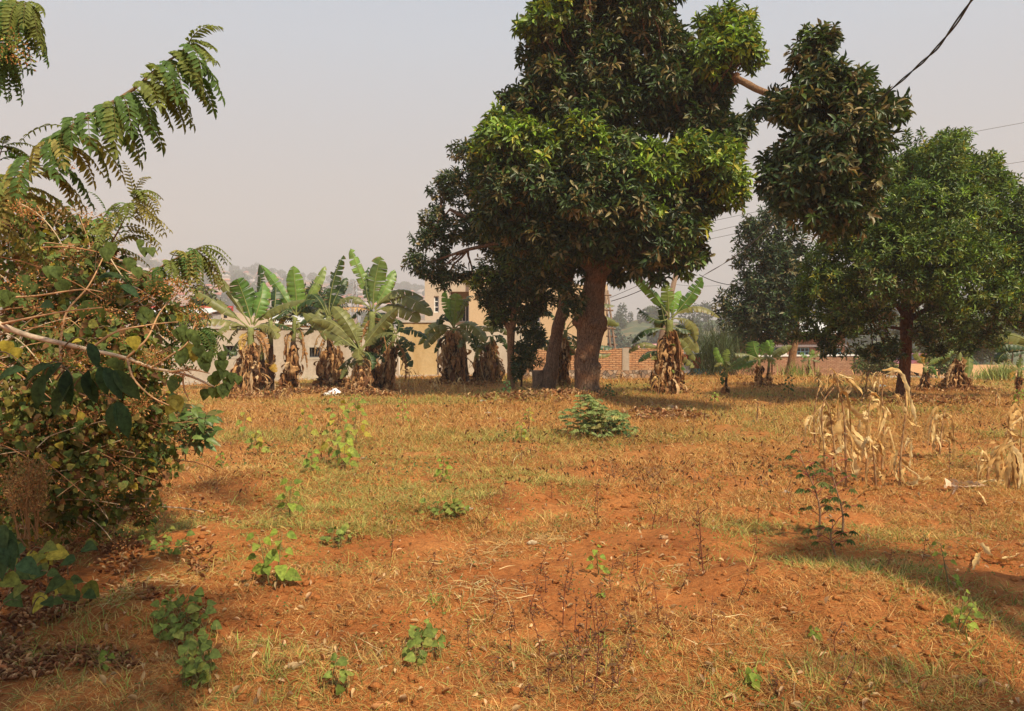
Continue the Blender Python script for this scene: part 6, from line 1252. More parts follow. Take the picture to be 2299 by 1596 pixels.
for a in [("bright green seedling with paired leaves on bare soil at lower left centre",622,1310,125,20,0,SG,None),("seedling with four broad leaves above the bare soil left of centre",650,1160,85,10,0,SG,.10),("knee high yellow green seedling, tallest of the patch before the white bag",765,1045,150,26,0,SY,.13),
          ("yellowing seedling right behind the tallest of the patch",800,1000,110,16,0,SY,.12),("green seedling with large pale leaves at the foot of the yellow patch",775,1055,75,10,0,SG,.15),("thin yellow seedling left of the yellow patch",690,985,75,9,0,SY,.12),("seedling with one bright yellow leaf near the left thicket",548,985,60,8,0,SY,.12),
          ("pale seedling between the thicket and the yellow patch",580,1020,55,9,0,SY,.12),("low seedling with wide leaves left of the yellow patch",500,1050,40,7,0,SG,.08),("low spreading seedling below the yellow patch",700,1060,50,9,0,SG,.10),("green seedling with five leaf pairs at the middle of the field",992,1082,60,12,0,SG,None),
          ("leafy seedling behind the yellow patch below the white bag",805,935,50,10,0,SG,.08),("bright green seedling between white bag and maize stump",905,955,60,14,0,SG,.07),("thin seedling standing among dead reddish stalks",1345,1290,70,9,0,SG,.06),("small round leaved seedling beneath the dead reddish stalks",1352,1340,22,4,0,SG,.05),
          ("yellow green seedling under the shade left of the lobed bush",1188,950,36,9,0,SY,.08),("dusty seedling below the shade left of the lobed bush",1172,995,50,10,0,SY,.09),("dark seedling before the pale leaning trunk",1770,885,42,14,0,SD,.10),("bright seedling at the lower right in the grass shadow",2155,1420,90,18,0,SG,.05),
          ("tall thin seedling with round leaves at the right in the grass shadow",2135,1330,110,10,0,SG,.045),("small green weed at the left bottom corner",245,1500,50,8,0,SG,.05),("green weed left of the bright seedling",585,1290,30,6,0,SG,.05),("lobed green weed on the shaded bare soil at the right",1830,1430,30,7,0,SG,.05),
          ("green weed with round leaves at the bottom right centre",1690,1540,45,10,0,SG,.05),("low green seedling at the right of the lobed bush",1400,985,45,10,0,SD,.09),("dark green sprig below the slim light trunk",1138,888,36,12,0,SD,.10),("green sprig behind the lobed bush at the big trunk",1370,895,34,14,0,SD,.10),
          ("low green seedling right of the free standing banana",1605,905,26,8,0,SG,.09),("bright green weed at the right edge of the grass",2285,915,42,16,0,SG,.08),("small pale green weed on the grass right of the round tree",2240,850,22,6,0,SG,.12)]:
    lab, px, py, h, n, _, cols, L = a; seedling('seedling', lab, px, py, h, n, 0, cols, L=L)
def vine_patch(label, px, py, rx, ry, n, L, cols, name='creeping_plant', T=T_HEART):
    g0 = gpt(px, py); t = thing(name, label, 'creeping plant', g0, 'creeping ground plants'); lf = MB(); st = MB(); prev = g0
    for i in range(n):
        a = rng.random()*2*PI; r_ = math.sqrt(rng.random()); g = gpt(px+rx*r_*math.cos(a), py+ry*r_*math.sin(a)); z = rng.uniform(.03,.13); p = g+np.array([0,0,z]); u = np.linspace(0,1,5)[:,None]
        if i % 3 == 0: st.tube(prev+(g-prev)*u+np.array([0,0,.02]), .002, 4, (.3,.2,.08))
        st.tube(np.array([g, (g+p)/2+rng.normal(size=3)*.01, p]), .0014, 4, (.22,.2,.07)); prev = g
        LL = L*rng.uniform(.6,1.2); d = rng.normal(size=3); d[2] = -.15+rng.normal()*.2; lf.inst(T, p[None], d[None], np.array([[rng.normal()*.35,-.7,.85]]), LL, LL*.9, pal(1, cols, .15))
    lf.build('leaves', M_SOFT, t); st.build('runners', M_TWIG, t)
SV = np.array([(.18,.24,.05),(.22,.28,.06),(.14,.19,.045),(.30,.32,.07)])
vine_patch('creeping plant with heart shaped leaves and one yellow leaf at lower left centre',415,1420,65,60,80,.055,SV)
vine_patch('patch of creeping green leaves over leaf litter near the left thicket',370,1235,55,22,34,.055,SV)
vine_patch('creeping green leaves at the bottom left below the heart leaved patch',450,1520,50,50,50,.05,SV)
vine_patch('small creeping green plant at bottom centre beside the long straw',955,1475,40,40,40,.05,SV)
vine_patch('dark green creeping patch with a yellow leaf beside white paper scrap',1000,1158,50,16,40,.06,SV)
vine_patch('low creeping green plant in the middle left of the bare soil',755,1220,35,16,26,.055,SV)
vine_patch('scattered creeping leaves at the bottom centre left',760,1560,22,26,12,.05,SV)
def lobed_bush():
    g = gpt(1350, 975); t = thing('lobed_leaf_bush', 'knee high grey green bush with lobed leaves before the biggest tree', 'bush', g); lf = MB(); st = MB(); D = g[1]
    C = np.array([(.27,.34,.12),(.32,.38,.14),(.19,.25,.09),(.40,.36,.13)])
    for i in range(330):
        x = 1345+rng.normal()*36+18*math.sin(i*1.7); x = min(max(x, 1262), 1428); top = 880+abs(x-1312)*.45+26*vn(np.array([x/22.]),np.array([3.]))[0]; y = rng.uniform(top, 975); dd = D+rng.normal()*.28; p = P(x, y, dd); p[2] = max(p[2], .06)
        if i % 4 == 0: u = np.linspace(0,1,5)[:,None]; st.tube(g+(p-g)*u+np.array([0,0,.08])*np.sin(u*PI), .005, 4, (.20,.13,.07))
        n = 7; a = np.linspace(-1.5,1.5,n)+rng.normal()*.1; h = rng.random()*2*PI; f = np.array([math.cos(h), math.sin(h)-.4, 0]); f /= np.linalg.norm(f); sd = np.array([-f[1], f[0], 0])
        d = np.cos(a)[:,None]*f+np.sin(a)[:,None]*sd; d[:,2] = -.35+rng.normal()*.15; L = rng.uniform(.07,.12)*np.cos(a*.5); lf.inst(T_LFT, np.repeat(p[None],n,0), d, np.array([[rng.normal()*.7,-.75+rng.normal()*.4,.65]])+0*d, L, L*.38, pal(1, C, .15)+0*d)
    lf.build('foliage', M_SOFT, t); st.build('stems', M_TWIG, t)
lobed_bush()
def castor(label, px, py, hpx, n, seed, lean=0):
    g = gpt(px, py); D = g[1]; h = S(hpx, D); t = thing('castor_plant', label, 'castor plant', g, 'castor plants'); lf = MB(); st = MB()
    top = g+np.array([lean*h, 0, h]); u = np.linspace(0,1,12)[:,None]; pts = g+(top-g)*u+np.array([.08*h,0,0])*np.sin(u*PI*1.3+seed); st.tube(pts, np.linspace(.010,.004,12), 7, (.34,.20,.11))
    for i in range(n):
        u_ = .3+.7*i/(n-1); q = pts[int(u_*11)]; a = i*2.4; tip = q+np.array([math.cos(a)*.14, math.sin(a)*.12, .05+rng.normal()*.03])*rng.uniform(.6,1.2)
        st.tube(np.array([q, (q+tip)/2+np.array([0,0,.02]), tip]), .0028, 5, (.28,.06,.05)); m = 7; aa = np.linspace(-2.2,2.2,m); f = np.array([math.cos(a), math.sin(a), 0]); sd = np.array([-f[1], f[0], 0]); d = np.cos(aa)[:,None]*f+np.sin(aa)[:,None]*sd; d[:,2] -= .45+rng.random()*.3
        L = rng.uniform(.045,.085)*(1-.13*np.abs(aa)); lf.inst(T_LFT, np.repeat(tip[None],m,0)-d*.006, d, np.array([[rng.normal()*.4,-.6,.8]])+0*d, L, L*.34, pal(1, np.array([(.09,.13,.035),(.11,.15,.04),(.16,.18,.05)]), .1)+0*d)
    lf.build('leaves', M_SOFT, t); st.build('stem', M_TWIG, t)
castor('taller castor plant with star shaped dark leaves and bent woody stem, right foreground', 1835, 1210, 190, 20, 0., -.15)
castor('shorter castor plant with star shaped leaves on a red stem, right of the taller castor', 1880, 1195, 165, 15, 1.)
castor('low castor seedling with bluish star leaves beneath the taller castor', 1870, 1250, 70, 12, 2.)
def dead_stalk_proto(i):
    t = thing('dead_weed_stalk', 'thin dark reddish dead weed stalk standing upright', 'dead weed', (0,0,0), 'dead weed stalks'); st = MB(); h = 1.0; lean = rng.normal()*.12
    u = np.linspace(0,1,14)[:,None]; pts = np.array([lean,rng.normal()*.08,1.])*u+np.array([.03,0,0])*np.sin(u*6+i); st.tube(pts, np.linspace(.008,.003,14), 5, np.array([(.16,.045,.03)])+0*u)
    for q in range(9):
        k_ = int(rng.uniform(.2,.95)*13); a = rng.random()*6; tip = pts[k_]+np.array([math.cos(a)*.09, math.sin(a)*.09, .08])*rng.uniform(.5,1.5); st.tube(np.array([pts[k_], tip]), .004, 4, (.13,.06,.035), close=False)
    b = st.build('stalk', M_TWIG, None, (0,0,0)); b.parent = t
    lf = MB(); m = 12; k_ = rng.integers(1,14,m); pp = pts[k_]+rng.normal(size=(m,3))*.05; d = rng.normal(size=(m,3)); d[:,2] -= .8; lf.inst(T_DRY, pp, d, rng.normal(size=(m,3)), rng.uniform(.04,.09,m), .03, pal(m, np.array([(.22,.11,.06),(.14,.07,.04),(.30,.17,.08)]))); b = lf.build('withered_leaves', M_DRY, None, (0,0,0)); b.parent = t
    return t
def stalks():
    pr = [dead_stalk_proto(i) for i in range(5)]; used = [False]*5
    spots = [(1190,1385,115),(1228,1390,90),(1262,1400,150),(1290,1420,90),(1320,1445,120),(1340,1455,160),(1300,1500,95),(1110,1360,60),(1105,1400,70),(1140,1465,120),(1210,1480,140),(1250,1510,80),(1285,1540,110),(1310,1545,170),(1345,1540,190),(1330,1580,120),(1370,1560,90),(1390,1540,110),(1400,1500,80),(1420,1490,70),
             (1580,1290,170),(1660,1350,90),(1570,1260,80),(1335,1160,90),(1343,1190,110),(1460,1140,60),(1465,1190,120),(1500,1170,70),(1640,1050,70),(1700,1250,70),(1610,1150,60),(1090,1190,80),(1070,1250,60),(1100,1050,40),(1240,1120,50),(1715,1040,60),(1895,1560,120),(1870,1470,80),(1105,1530,60),(1190,1570,50),(2070,1260,60),(870,1180,60),(880,1250,90),(640,980,40),(1555,970,60),(1580,950,60),(1440,1340,90),(1480,1400,100),(1510,1440,70),(1230,1330,70),(1275,1330,80),(1360,1390,90),(1420,1430,100),(2130,1080,80),(2180,1180,60),(1215,1290,70),(1255,1260,60),(1370,1330,80),(1395,1300,60),(1435,1280,70),(1160,1420,80),(1180,1330,60),(1350,1500,110),(1410,1420,80),(1225,1560,90),(1275,1480,90),(1530,1330,90),(1600,1420,80),(1050,1460,70),(1700,1180,60),(1770,1150,60),(960,1300,70),(1130,1120,50),(1990,1290,60),(1750,1560,50)]
    for i, (px, py, h) in enumerate(spots):
        k_ = i % 5; o = pr[k_] if not used[k_] else copy_tree(pr[k_]); used[k_] = True; g = gpt(px, py); s = S(h, g[1])*rng.uniform(.85,1.05); o.location = g-np.array([0,0,.01]); sx = max(.45, min(1, s*1.4)); o.scale = (sx*.8, sx*.8, s); o.rotation_euler = (0,0,rng.random()*6)
        w = 'at bottom centre' if py > 1300 and px < 1560 else ('in the middle of the field' if px < 1560 and px > 1000 else ('at the left half of the field' if px <= 1000 else 'in the right half of the field')); o['label'] = 'thin dark reddish dead weed stalk standing '+w
stalks()
def litter_things():
    # white plastic bag before the bananas
    g = gpt(752, 888); t = thing('plastic_bag', 'crumpled white plastic bag lying before the banana plants', 'bag', g); n, m = 14, 22; th = np.linspace(0,2*PI,m,endpoint=False); ph = np.linspace(.02,PI/2,n); v = []
    for q in ph:
        for a in th: r_ = 1+.35*(vn(np.array([math.cos(a)*3+q*2+9]), np.array([math.sin(a)*3+q]))[0]-.5)*2; v.append((g[0]+math.sin(q)*math.cos(a)*.17*r_, g[1]+math.sin(q)*math.sin(a)*.12*r_, g[2]+math.cos(q)*.17*r_-.01))
    b = MB(); b.add(v, [(i*m+j, i*m+(j+1)%m, (i+1)*m+(j+1)%m, (i+1)*m+j) for i in range(n-1) for j in range(m)], (1,1,1)); b.build('crumpled_body', M_PLASTIC, t)
    b = MB(); c = catm([g+np.array([-.13,-.05,.05]), g+np.array([-.2,-.08,.06]), g+np.array([-.27,-.1,.01])], 5); ribbon(b, c, np.full(len(c), .05), np.array((.7,.7,.7))); b.build('flap', M_PLASTIC, t)
    for lab, px, py, r, col in [('white paper scrap on bare soil left of the field centre',1052,1146,.03,(.75,.72,.68)),('crumpled tan leaf ball at bottom centre left',660,1500,.035,(.62,.45,.25)),('pale crumpled husk at the field centre near pale grass',1195,1222,.035,(.7,.58,.38)),('small white scrap in the shade left of the lobed bush',1096,928,.05,(.7,.68,.62)),('white scrap beside the foot of the leaning trunk',1084,901,.05,(.7,.68,.62)),
                              ('white scrap under the slim light trunk',1122,941,.04,(.7,.68,.62)),('small pale scrap in the grass before the right maize cluster',1765,1108,.04,(.72,.66,.6)),('white litter scrap below the round tree',2122,872,.07,(.75,.75,.75)),('pale blue white litter left of the round tree trunk',1982,868,.10,(.6,.66,.75)),('tan curled leaf at the middle of the field',1490,850+360,.03,(.55,.36,.2)),
                              ('reddish curled dead leaf in shade left of the lobed bush',1130,948,.07,(.45,.14,.07)),('orange brown curled leaf at the bottom edge',855,1590,.03,(.6,.3,.12)),('pale stone on bare soil below the yellow seedlings',818,1032,.04,(.55,.45,.32))]:
        g = gpt(px, py); b = MB(); q = rng.normal(size=(14,3)); 
        for k_ in range(4):
            c = g+np.array([0,0,.012])+rng.normal(size=(5,3))*r*.35*np.array([1,1,.3])+np.linspace(-1,1,5)[:,None]*np.array([r,r*.3,0]); c[:,2] = np.maximum(c[:,2], g[2]+.008); ribbon(b, c, r*.45*np.array([.5,1,1,.9,.3]), np.array(col), PI/2, rng.normal()*.6)
        o = b.build('litter_scrap', M_DRY, None, g); tag(o, lab, 'litter', 'litter scraps')
litter_things()

# ================================================================ GRASS, LITTER, CLODS (uncountable)
def wedge(n, d0, d1, half=.76, p=1.0):
    """random ground points in view wedge, log-spaced in distance"""
    y = np.exp(rng.uniform(math.log(d0), math.log(d1), n)); a = rng.uniform(-half, half, n); return y*np.tan(a)*1.0, y
def grass():
    mb = MB()
    def tufts(nt, d0, d1, per, Lr, W, lo, hi, flat, cmix, green=None):
        x, y = wedge(nt, d0, d1); k_ = vn(x/.9+11, y/.9)*.55+vn(x/.35+3, y/.35+8)*.45; gr = vn(x/2.1+60, y/2.1+4)
        px = CX+x/y*F; py_ = HOR+EYE/y*F
        shade = ((px > 1650) & (py_ > 1180)) | (py_ > 1450); thr = np.where(shade, lo-.16, lo)  # mask of denser, greener grass at lower right and along the bottom
        keep = rng.random(nt) < np.clip((k_-thr)/(hi-lo), 0.03, 1); x, y, gr, shade, px = x[keep], y[keep], gr[keep], shade[keep], px[keep]; n = len(x)
        P_ = per; X = np.repeat(x, P_)+rng.normal(size=n*P_)*.022*(1+np.repeat(y,P_)/8); Y = np.repeat(y, P_)+rng.normal(size=n*P_)*.022*(1+np.repeat(y,P_)/8); Z = H(X, Y)-.004
        a = rng.random(n*P_)*2*PI; el = rng.uniform(flat[0], flat[1], n*P_); d = np.stack([np.cos(a)*np.cos(el), np.sin(a)*np.cos(el), np.sin(el)], -1)
        sc = (np.repeat(y,P_)/6)**.45; L = rng.uniform(*Lr, n*P_)*np.clip(sc,.8,1.6); isg = rng.random(n*P_) < np.repeat(np.clip((gr-.46)*2.0+.10+.40*shade-.06*(y > 6.5).repeat(1), .04, .80), P_)
        c = np.where(isg[:,None], pick(n*P_, cmix[1]), pick(n*P_, cmix[0])); Lk = np.where(rng.random(n*P_) < .06, 2.0, 1.0); L = L*Lk; mb.inst(T_BLADE, np.stack([X,Y,Z],-1), d, np.array([[0,0,1.]])+.3*rng.normal(size=(n*P_,3)), L, W*np.clip(sc,.8,2.6)*rng.uniform(.6,1.3,n*P_), c)
    DRYG = [(np.array([(.58,.33,.10),(.52,.26,.075),(.66,.43,.16),(.44,.20,.06)]),.88),(np.array([(.30,.16,.06)]),.12)]
    GRN = [(np.array([(.30,.33,.08),(.35,.36,.09),(.25,.28,.07)]),.65),(np.array([(.50,.40,.12)]),.35)]
    tufts(27000, 2.9, 7.5, 9, (.025,.095), .0036, .42, .62, (.05,1.1), (DRYG,GRN))
    tufts(36000, 6.5, 14, 9, (.035,.10), .0044, .28, .56, (.1,1.2), (DRYG,GRN))
    tufts(40000, 12, 32, 8, (.045,.12), .0055, .18, .45, (.15,1.3), (DRYG,GRN))
    tufts(5000, 25, 60, 6, (.08,.22), .010, .2, .5, (.3,1.3), (DRYG,GRN))
    for px, py, r, nt in [(1850,1290,.45,150),(1960,1330,.5,170),(2100,1360,.5,170),(2230,1400,.5,170),(2280,1480,.45,120),(2150,1540,.4,130),(1950,1540,.4,110),(1780,1560,.35,90),(1650,1570,.3,60),(1000,1400,.25,50),(620,1560,.3,90),(560,1470,.3,50),(180,1400,.5,150),(260,1460,.4,100),(120,1480,.4,90),(1330,1470,.25,40),(1480,1300,.4,70),(1640,1230,.4,70),(1150,1180,.4,60),(850,1180,.4,60),(2000,1200,.5,80),(2200,1180,.5,80),(1560,1100,.6,90),(900,1050,.6,80)]:
        nt = int(nt*.55); g = flatpt(px, py); P_ = 8; X = np.repeat(g[0]+rng.normal(size=nt)*r*.6, P_)+rng.normal(size=nt*P_)*.02; Y = np.repeat(g[1]+rng.normal(size=nt)*r*.6, P_)+rng.normal(size=nt*P_)*.02; n_ = nt*P_
        a = rng.random(n_)*2*PI; el = rng.uniform(.3,1.4,n_); mb.inst(T_BLADE, np.stack([X,Y,H(X,Y)-.004],-1), np.stack([np.cos(a)*np.cos(el), np.sin(a)*np.cos(el), np.sin(el)],-1), np.array([[0,0,1.]])+.3*rng.normal(size=(n_,3)), rng.uniform(.04,.12,n_), rng.uniform(.003,.0055,n_), pick(n_, [(np.array([(.24,.29,.06),(.30,.34,.07),(.19,.22,.05)]),.62),(np.array([(.55,.38,.12),(.45,.27,.09)]),.38)]))
    o = mb.build('grass', M_GRASS); tag(o, 'patchy short grass, dry straw and green blades over the red soil', 'grass', kind='stuff')
    # pale dead grass mats
    mb = MB()
    for px, py, r, n in [(1075,1360,.30,240),(1235,1215,.22,130),(1040,1245,.25,90),(700,1470,.2,60),(1140,1240,.2,60),(900,1100,.3,60),(330,1310,.35,140),(250,1380,.3,80),(1500,1290,.25,60),(560,1140,.3,60),(1650,1480,.3,60)]:
        g = flatpt(px, py); X = g[0]+rng.normal(size=n)*r*.6; Y = g[1]+rng.normal(size=n)*r*.6; a = rng.random(n)*2*PI; el = rng.uniform(-.05,.5,n)
        mb.inst(T_BLADE, np.stack([X,Y,H(X,Y)+.012],-1), np.stack([np.cos(a),np.sin(a),np.sin(el)],-1), np.array([[0,0,1.]])+.4*rng.normal(size=(n,3)), rng.uniform(.06,.20,n), .0045, pal(n, np.array([(.68,.52,.26),(.60,.42,.18),(.50,.40,.16)])))
    o = mb.build('dead_grass_mats', M_GRASS); tag(o, 'pale flattened mats of dead grass stems on the soil', 'dead grass', kind='stuff')
grass()
def ground_weeds():
    mb = MB()
    # low leafy weeds and dead stubble giving the ground its speckle
    def leaves(n, d0, d1, L, cols, lift, T=T_OV, wid=.55, thr=.45, half=.76, dz=-.1, sx=0, sy=0, sc=1.3):
        x, y = wedge(n, d0, d1, half); k_ = vn(x/sc+sx, y/sc+sy); keep = k_ > thr; x, y = x[keep], y[keep]; n = len(x); s = np.clip((y/6)**.5,.8,2)
        d = rng.normal(size=(n,3)); d[:,2] = dz+rng.normal(size=n)*.4; mb.inst(T, np.stack([x,y,H(x,y)+rng.uniform(.005,lift,n)*s],-1), d, np.array([[0,-.2,1.]])+.5*rng.normal(size=(n,3)), rng.uniform(*L,n)*s, rng.uniform(*L,n)*s*wid, pal(n, cols))
    leaves(17000, 3, 30, (.010,.028), np.array([(.12,.20,.05),(.16,.23,.06),(.09,.14,.04)]), .06, thr=.50, sc=.5)
    leaves(7000, 9, 32, (.02,.05), np.array([(.11,.17,.05),(.09,.13,.045)]), .10, thr=.6, sc=1.1, sx=20)
    o = mb.build('low_weeds', M_SOFT); tag(o, 'tiny green weed leaves scattered through the grass', 'weeds', kind='stuff')
    mb = MB(); 
    leaves(7000, 8, 34, (.02,.05), np.array([(.24,.12,.06),(.32,.17,.08),(.18,.09,.05)]), .13, T=T_DRY, wid=.16, thr=.55, sx=70, dz=.8)
    n = 5200; x, y = wedge(n, 8, 30); k_ = vn(x/1.5+90, y/1.5+13); k_ = k_+.25*(x > 4); m_ = k_ > .56; x, y = x[m_], y[m_]; n = len(x); d = rng.normal(size=(n,3))*.25; d[:,2] = 1
    mb.inst(T_BLADE, np.stack([x,y,H(x,y)-.01],-1), d, rng.normal(size=(n,3)), rng.uniform(.10,.30,n), rng.uniform(.005,.010,n), pal(n, np.array([(.25,.13,.07),(.34,.19,.09),(.18,.09,.05)])))
    for q in range(2): mb.inst(T_DRY, np.stack([x,y,H(x,y)+rng.uniform(.05,.22,n)],-1)+rng.normal(size=(n,3))*.012, rng.normal(size=(n,3)), rng.normal(size=(n,3)), rng.uniform(.02,.045,n), .008, pal(n, np.array([(.24,.13,.07),(.34,.19,.08),(.18,.14,.06)])))
    o = mb.build('dead_stubble', M_DRY); tag(o, 'brown dead weed stubble scattered over the field', 'stubble', kind='stuff')
    # leaf litter
    mb = MB()
    n = 9000; px = rng.uniform(-150, 520, n); py = 1120+rng.random(n)**.8*420; k_ = vn(px/90, py/60)+.5*(1-px/520)-.3*(py-1120)/420; m_ = (k_ > .52+.28*rng.random(n)); px, py = px[m_], py[m_]; D = EYE*F/(py-HOR); x = (px-CX)/F*D; y = D; n = len(x)
    d = rng.normal(size=(n,3)); d[:,2] *= .3; mb.inst(T_DRY, np.stack([x,y,H(x,y)+rng.uniform(.004,.02,n)],-1), d, np.array([[0,0,1.]])+.45*rng.normal(size=(n,3)), rng.uniform(.02,.055,n), rng.uniform(.008,.022,n), pal(n, np.array([(.45,.24,.11),(.30,.13,.06),(.55,.34,.17),(.20,.09,.045),(.38,.16,.07)])))
    for cx_, cy_, r, n in [(1222,900,2.0,700),(1150,900,1.4,260),(2040,905,2.0,700),(1480,935,1.0,300),(570,893,1.0,420),(650,882,.8,200),(745,880,1.0,420),(820,885,1.2,560),(1040,862,1.4,500),(1495,880,.9,260),(2140,875,1.4,500),(1710,868,.9,120)]:
        g = flatpt(cx_, cy_); a = rng.random(n)*2*PI; rr = r*np.sqrt(rng.random(n))*rng.uniform(.5,1.1,n); x = g[0]+rr*np.cos(a); y = g[1]+rr*np.sin(a); d = rng.normal(size=(n,3)); d[:,2] *= .4
        mb.inst(T_DRY, np.stack([x,y,H(x,y)+rng.uniform(.005,.05,n)],-1), d, np.array([[0,0,1.]])+.5*rng.normal(size=(n,3)), rng.uniform(.06,.15,n), rng.uniform(.02,.05,n), pal(n, np.array([(.54,.31,.14),(.38,.18,.08),(.64,.43,.23),(.24,.12,.06)])))
    n = 2600; x, y = wedge(n, 3, 28); d = rng.normal(size=(n,3)); d[:,2] *= .4; mb.inst(T_DRY, np.stack([x,y,H(x,y)+.01],-1), d, np.array([[0,0,1.]])+.5*rng.normal(size=(n,3)), rng.uniform(.02,.06,n)*np.clip((y/6)**.4,1,1.7), .018, pal(n, np.array([(.62,.43,.22),(.45,.22,.09),(.55,.36,.2)])))
    o = mb.build('leaf_litter', M_DRY); tag(o, 'brown curled dead leaves littering the soil', 'leaf litter', kind='stuff')
ground_weeds()
def clods():
    # rounded lumps of red soil
    t = (1+5**.5)/2; v = np.array([(-1,t,0),(1,t,0),(-1,-t,0),(1,-t,0),(0,-1,t),(0,1,t),(0,-1,-t),(0,1,-t),(t,0,-1),(t,0,1),(-t,0,-1),(-t,0,1)], float); v /= np.linalg.norm(v[0])
    f = [(0,11,5),(0,5,1),(0,1,7),(0,7,10),(0,10,11),(1,5,9),(5,11,4),(11,10,2),(10,7,6),(7,1,8),(3,9,4),(3,4,2),(3,2,6),(3,6,8),(3,8,9),(4,9,5),(2,4,11),(6,2,10),(8,6,7),(9,8,1)]
    E = {}; V = list(v); F_ = []
    def mid(a, b):
        k_ = (min(a,b), max(a,b))
        if k_ not in E: q = V[a]+V[b]; V.append(q/np.linalg.norm(q)); E[k_] = len(V)-1
        return E[k_]
    for a, b, c in f: x, y, z = mid(a,b), mid(b,c), mid(c,a); F_ += [(a,x,z),(b,y,x),(c,z,y),(x,y,z)]
    V = np.array(V); F_ = np.array(F_); mb = MB()
    n = 9000; x, y = wedge(n, 3.0, 13); k_ = vn(x/.35+40, y/.35+2)*.6+vn(x/1.2+8, y/1.2)*.4; m_ = k_ > .52; x, y = x[m_], y[m_]; n = len(x); s = .003+.022*rng.random(n)**4*np.clip(y/6,.8,1.6)+.003*y/6; z = H(x, y)
    ex, ey = [], []
    for px, py, r_, q in [(860,1545,.22,60),(620,1335,.3,80),(440,1400,.3,70),(1330,1490,.2,40),(1940,1400,.4,90),(2100,1480,.35,80),(720,1330,.25,50),(300,1440,.4,90),(1700,1400,.3,60),(820,1490,.2,40),(1600,1560,.35,70),(1250,1300,.4,50)]:
        g = flatpt(px, py); ex.append(g[0]+rng.normal(size=q)*r_); ey.append(g[1]+rng.normal(size=q)*r_)
    ex = np.concatenate(ex); ey = np.concatenate(ey); x = np.concatenate([x,ex]); y = np.concatenate([y,ey]); z = H(x,y); s = np.concatenate([s, .005+.020*rng.random(len(ex))**3]); n = len(x)
    sc = s[:,None]*rng.uniform(.7,1.3,(n,3))*np.array([1.1,1.1,.75]); R = rng.random(n)*6; q = V[None]*(1+.22*rng.normal(size=(n,len(V),1)))*sc[:,None]
    vx = q[...,0]*np.cos(R)[:,None]-q[...,1]*np.sin(R)[:,None]; vy = q[...,0]*np.sin(R)[:,None]+q[...,1]*np.cos(R)[:,None]; vv = np.stack([vx+x[:,None], vy+y[:,None], q[...,2]+z[:,None]+s[:,None]*.25], -1)
    ff = (F_[None]+(np.arange(n)*len(V))[:,None,None]).reshape(-1,3); mb.add(vv.reshape(-1,3), ff, (1,1,1)); o = mb.build('soil_clods', M_SOIL); tag(o, 'crumbly lumps of red soil on the tilled mounds', 'soil', kind='stuff')
clods()
def tall_grass():
    for lab, px, py, D, n, h in [('tall yellow green grass clump beside the road at the right edge',2258,835,30,260,1.0),('yellow green grass tuft beside the pale leaning trunk',1795,838,33,120,.8),('fine feathery dark grass clump behind the small upright banana plant',1604,838,31,500,1.9),('fine feathery grass clump right of the free standing banana plant',1612,840,32,400,1.6),('tall grass tuft under the long banana leaves at the right',2215,838,31,160,.7)]:
        g = P(px, py, D); g[2] = Hs(g[0], g[1]); mb = MB(); dark = 'dark' in lab or 'fine' in lab; p = g+np.stack([rng.normal(size=n)*(.45 if dark else .4), rng.normal(size=n)*.3, 0*rng.random(n)],-1); d = rng.normal(size=(n,3))*(.35 if dark else .22); d[:,2] = 1; p = p+np.array([0,0,1.])*(rng.random((n,1))*h*.6 if dark else 0)
        mb.inst(T_BLADE, p, d, rng.normal(size=(n,3)), h*rng.uniform(.4,.9,n), .02 if dark else .035, pal(n, np.array([(.07,.10,.035),(.10,.12,.05)]) if dark else np.array([(.30,.34,.09),(.38,.38,.12),(.24,.30,.07)]))); o = mb.build('grass_clump', M_GRASS, None, g); tag(o, lab, 'grass clump', 'tall grass clumps')
tall_grass()

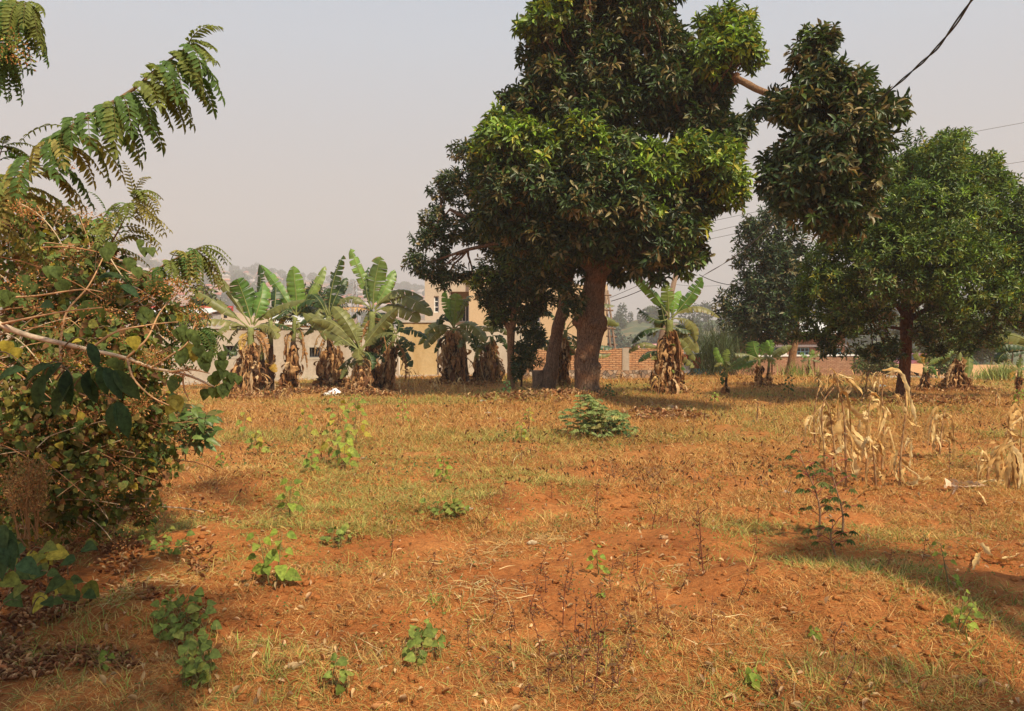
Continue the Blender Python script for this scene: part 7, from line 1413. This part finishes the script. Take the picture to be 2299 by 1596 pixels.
# trees standing behind the photographer: only their broken shade reaches the picture
def shade_tree(label, x, y, blobs):
    t = thing('shade_tree', label, 'tree', (x, y, Hs(x, y))); b = MB(); top = np.mean([q[:3] for q in blobs], axis=0); b.tube([(x,y,-.1),(x,y,2),tuple((np.array([x,y,2])+top)/2),tuple(top)], [.2,.16,.12,.06], 10); limbs(b, np.array([x,y,2.2]), [np.array(q[:3]) for q in blobs], .08); b.build('trunk', M_BARK, t)
    mb = MB(); extra = []
    for bx, by, bz, R, n in blobs:
        for e in range(4): a = rng.random()*6.28; extra.append((bx+math.cos(a)*R*1.4, by+math.sin(a)*R*1.1, bz+rng.normal()*.3, R*.35, int(n*.10)))
    blobs = [(a, b_, c_, R*1.0, int(n*.45)) for a, b_, c_, R, n in blobs]+extra
    for bx, by, bz, R, n in blobs:
        q = rng.normal(size=(n,3)); q /= np.linalg.norm(q,axis=1)[:,None]; mb.inst(T_AVO, np.array([bx,by,bz])+q*R*(rng.random((n,1))**.4), q+rng.normal(size=(n,3))*.5-np.array([0,0,.4]), q+.1, rng.uniform(.12,.18,n), .06, pal(n, C_DARK))
    mb.build('crown', M_AVO, t)
def sh(px, py, z):
    """caster position at height z whose shadow falls on the ground seen at (px,py)"""
    g = flatpt(px, py); k_ = z/math.tan(SUN_EL); return (g[0]+AZ[0]*k_, g[1]+AZ[1]*k_, z)
shade_tree('tree behind the viewpoint whose broken shade falls across the lower left ground', -1.6, -1.5, [(*sh(60,1380,4.2),.6,520),(*sh(160,1440,4.6),.5,420),(*sh(260,1370,4.3),.32,200),(*sh(60,1540,4.8),.6,600),(*sh(330,1470,4.4),.25,130),(*sh(240,1570,4.7),.35,200),(*sh(400,1530,4.6),.2,60),(*sh(490,1110,5.8),.32,200),(*sh(330,1270,4.6),.22,70)])
shade_tree('tree behind the viewpoint whose shade band falls across the lower right grass', 4.2, 1.0, [(*sh(1850,1260,4.6),.38,280),(*sh(1960,1285,4.5),.38,300),(*sh(2060,1310,4.6),.42,360),(*sh(2180,1320,4.5),.42,380),(*sh(2290,1340,4.6),.45,400),(*sh(1900,1230,4.6),.3,160),(*sh(1790,1255,4.6),.22,90),(*sh(2380,1370,4.5),.6,300),(*sh(2050,1590,4.4),.35,120),(*sh(2180,1600,4.5),.3,90)])

for o in list(COL.objects):
    if '_o' in o: del o['_o']
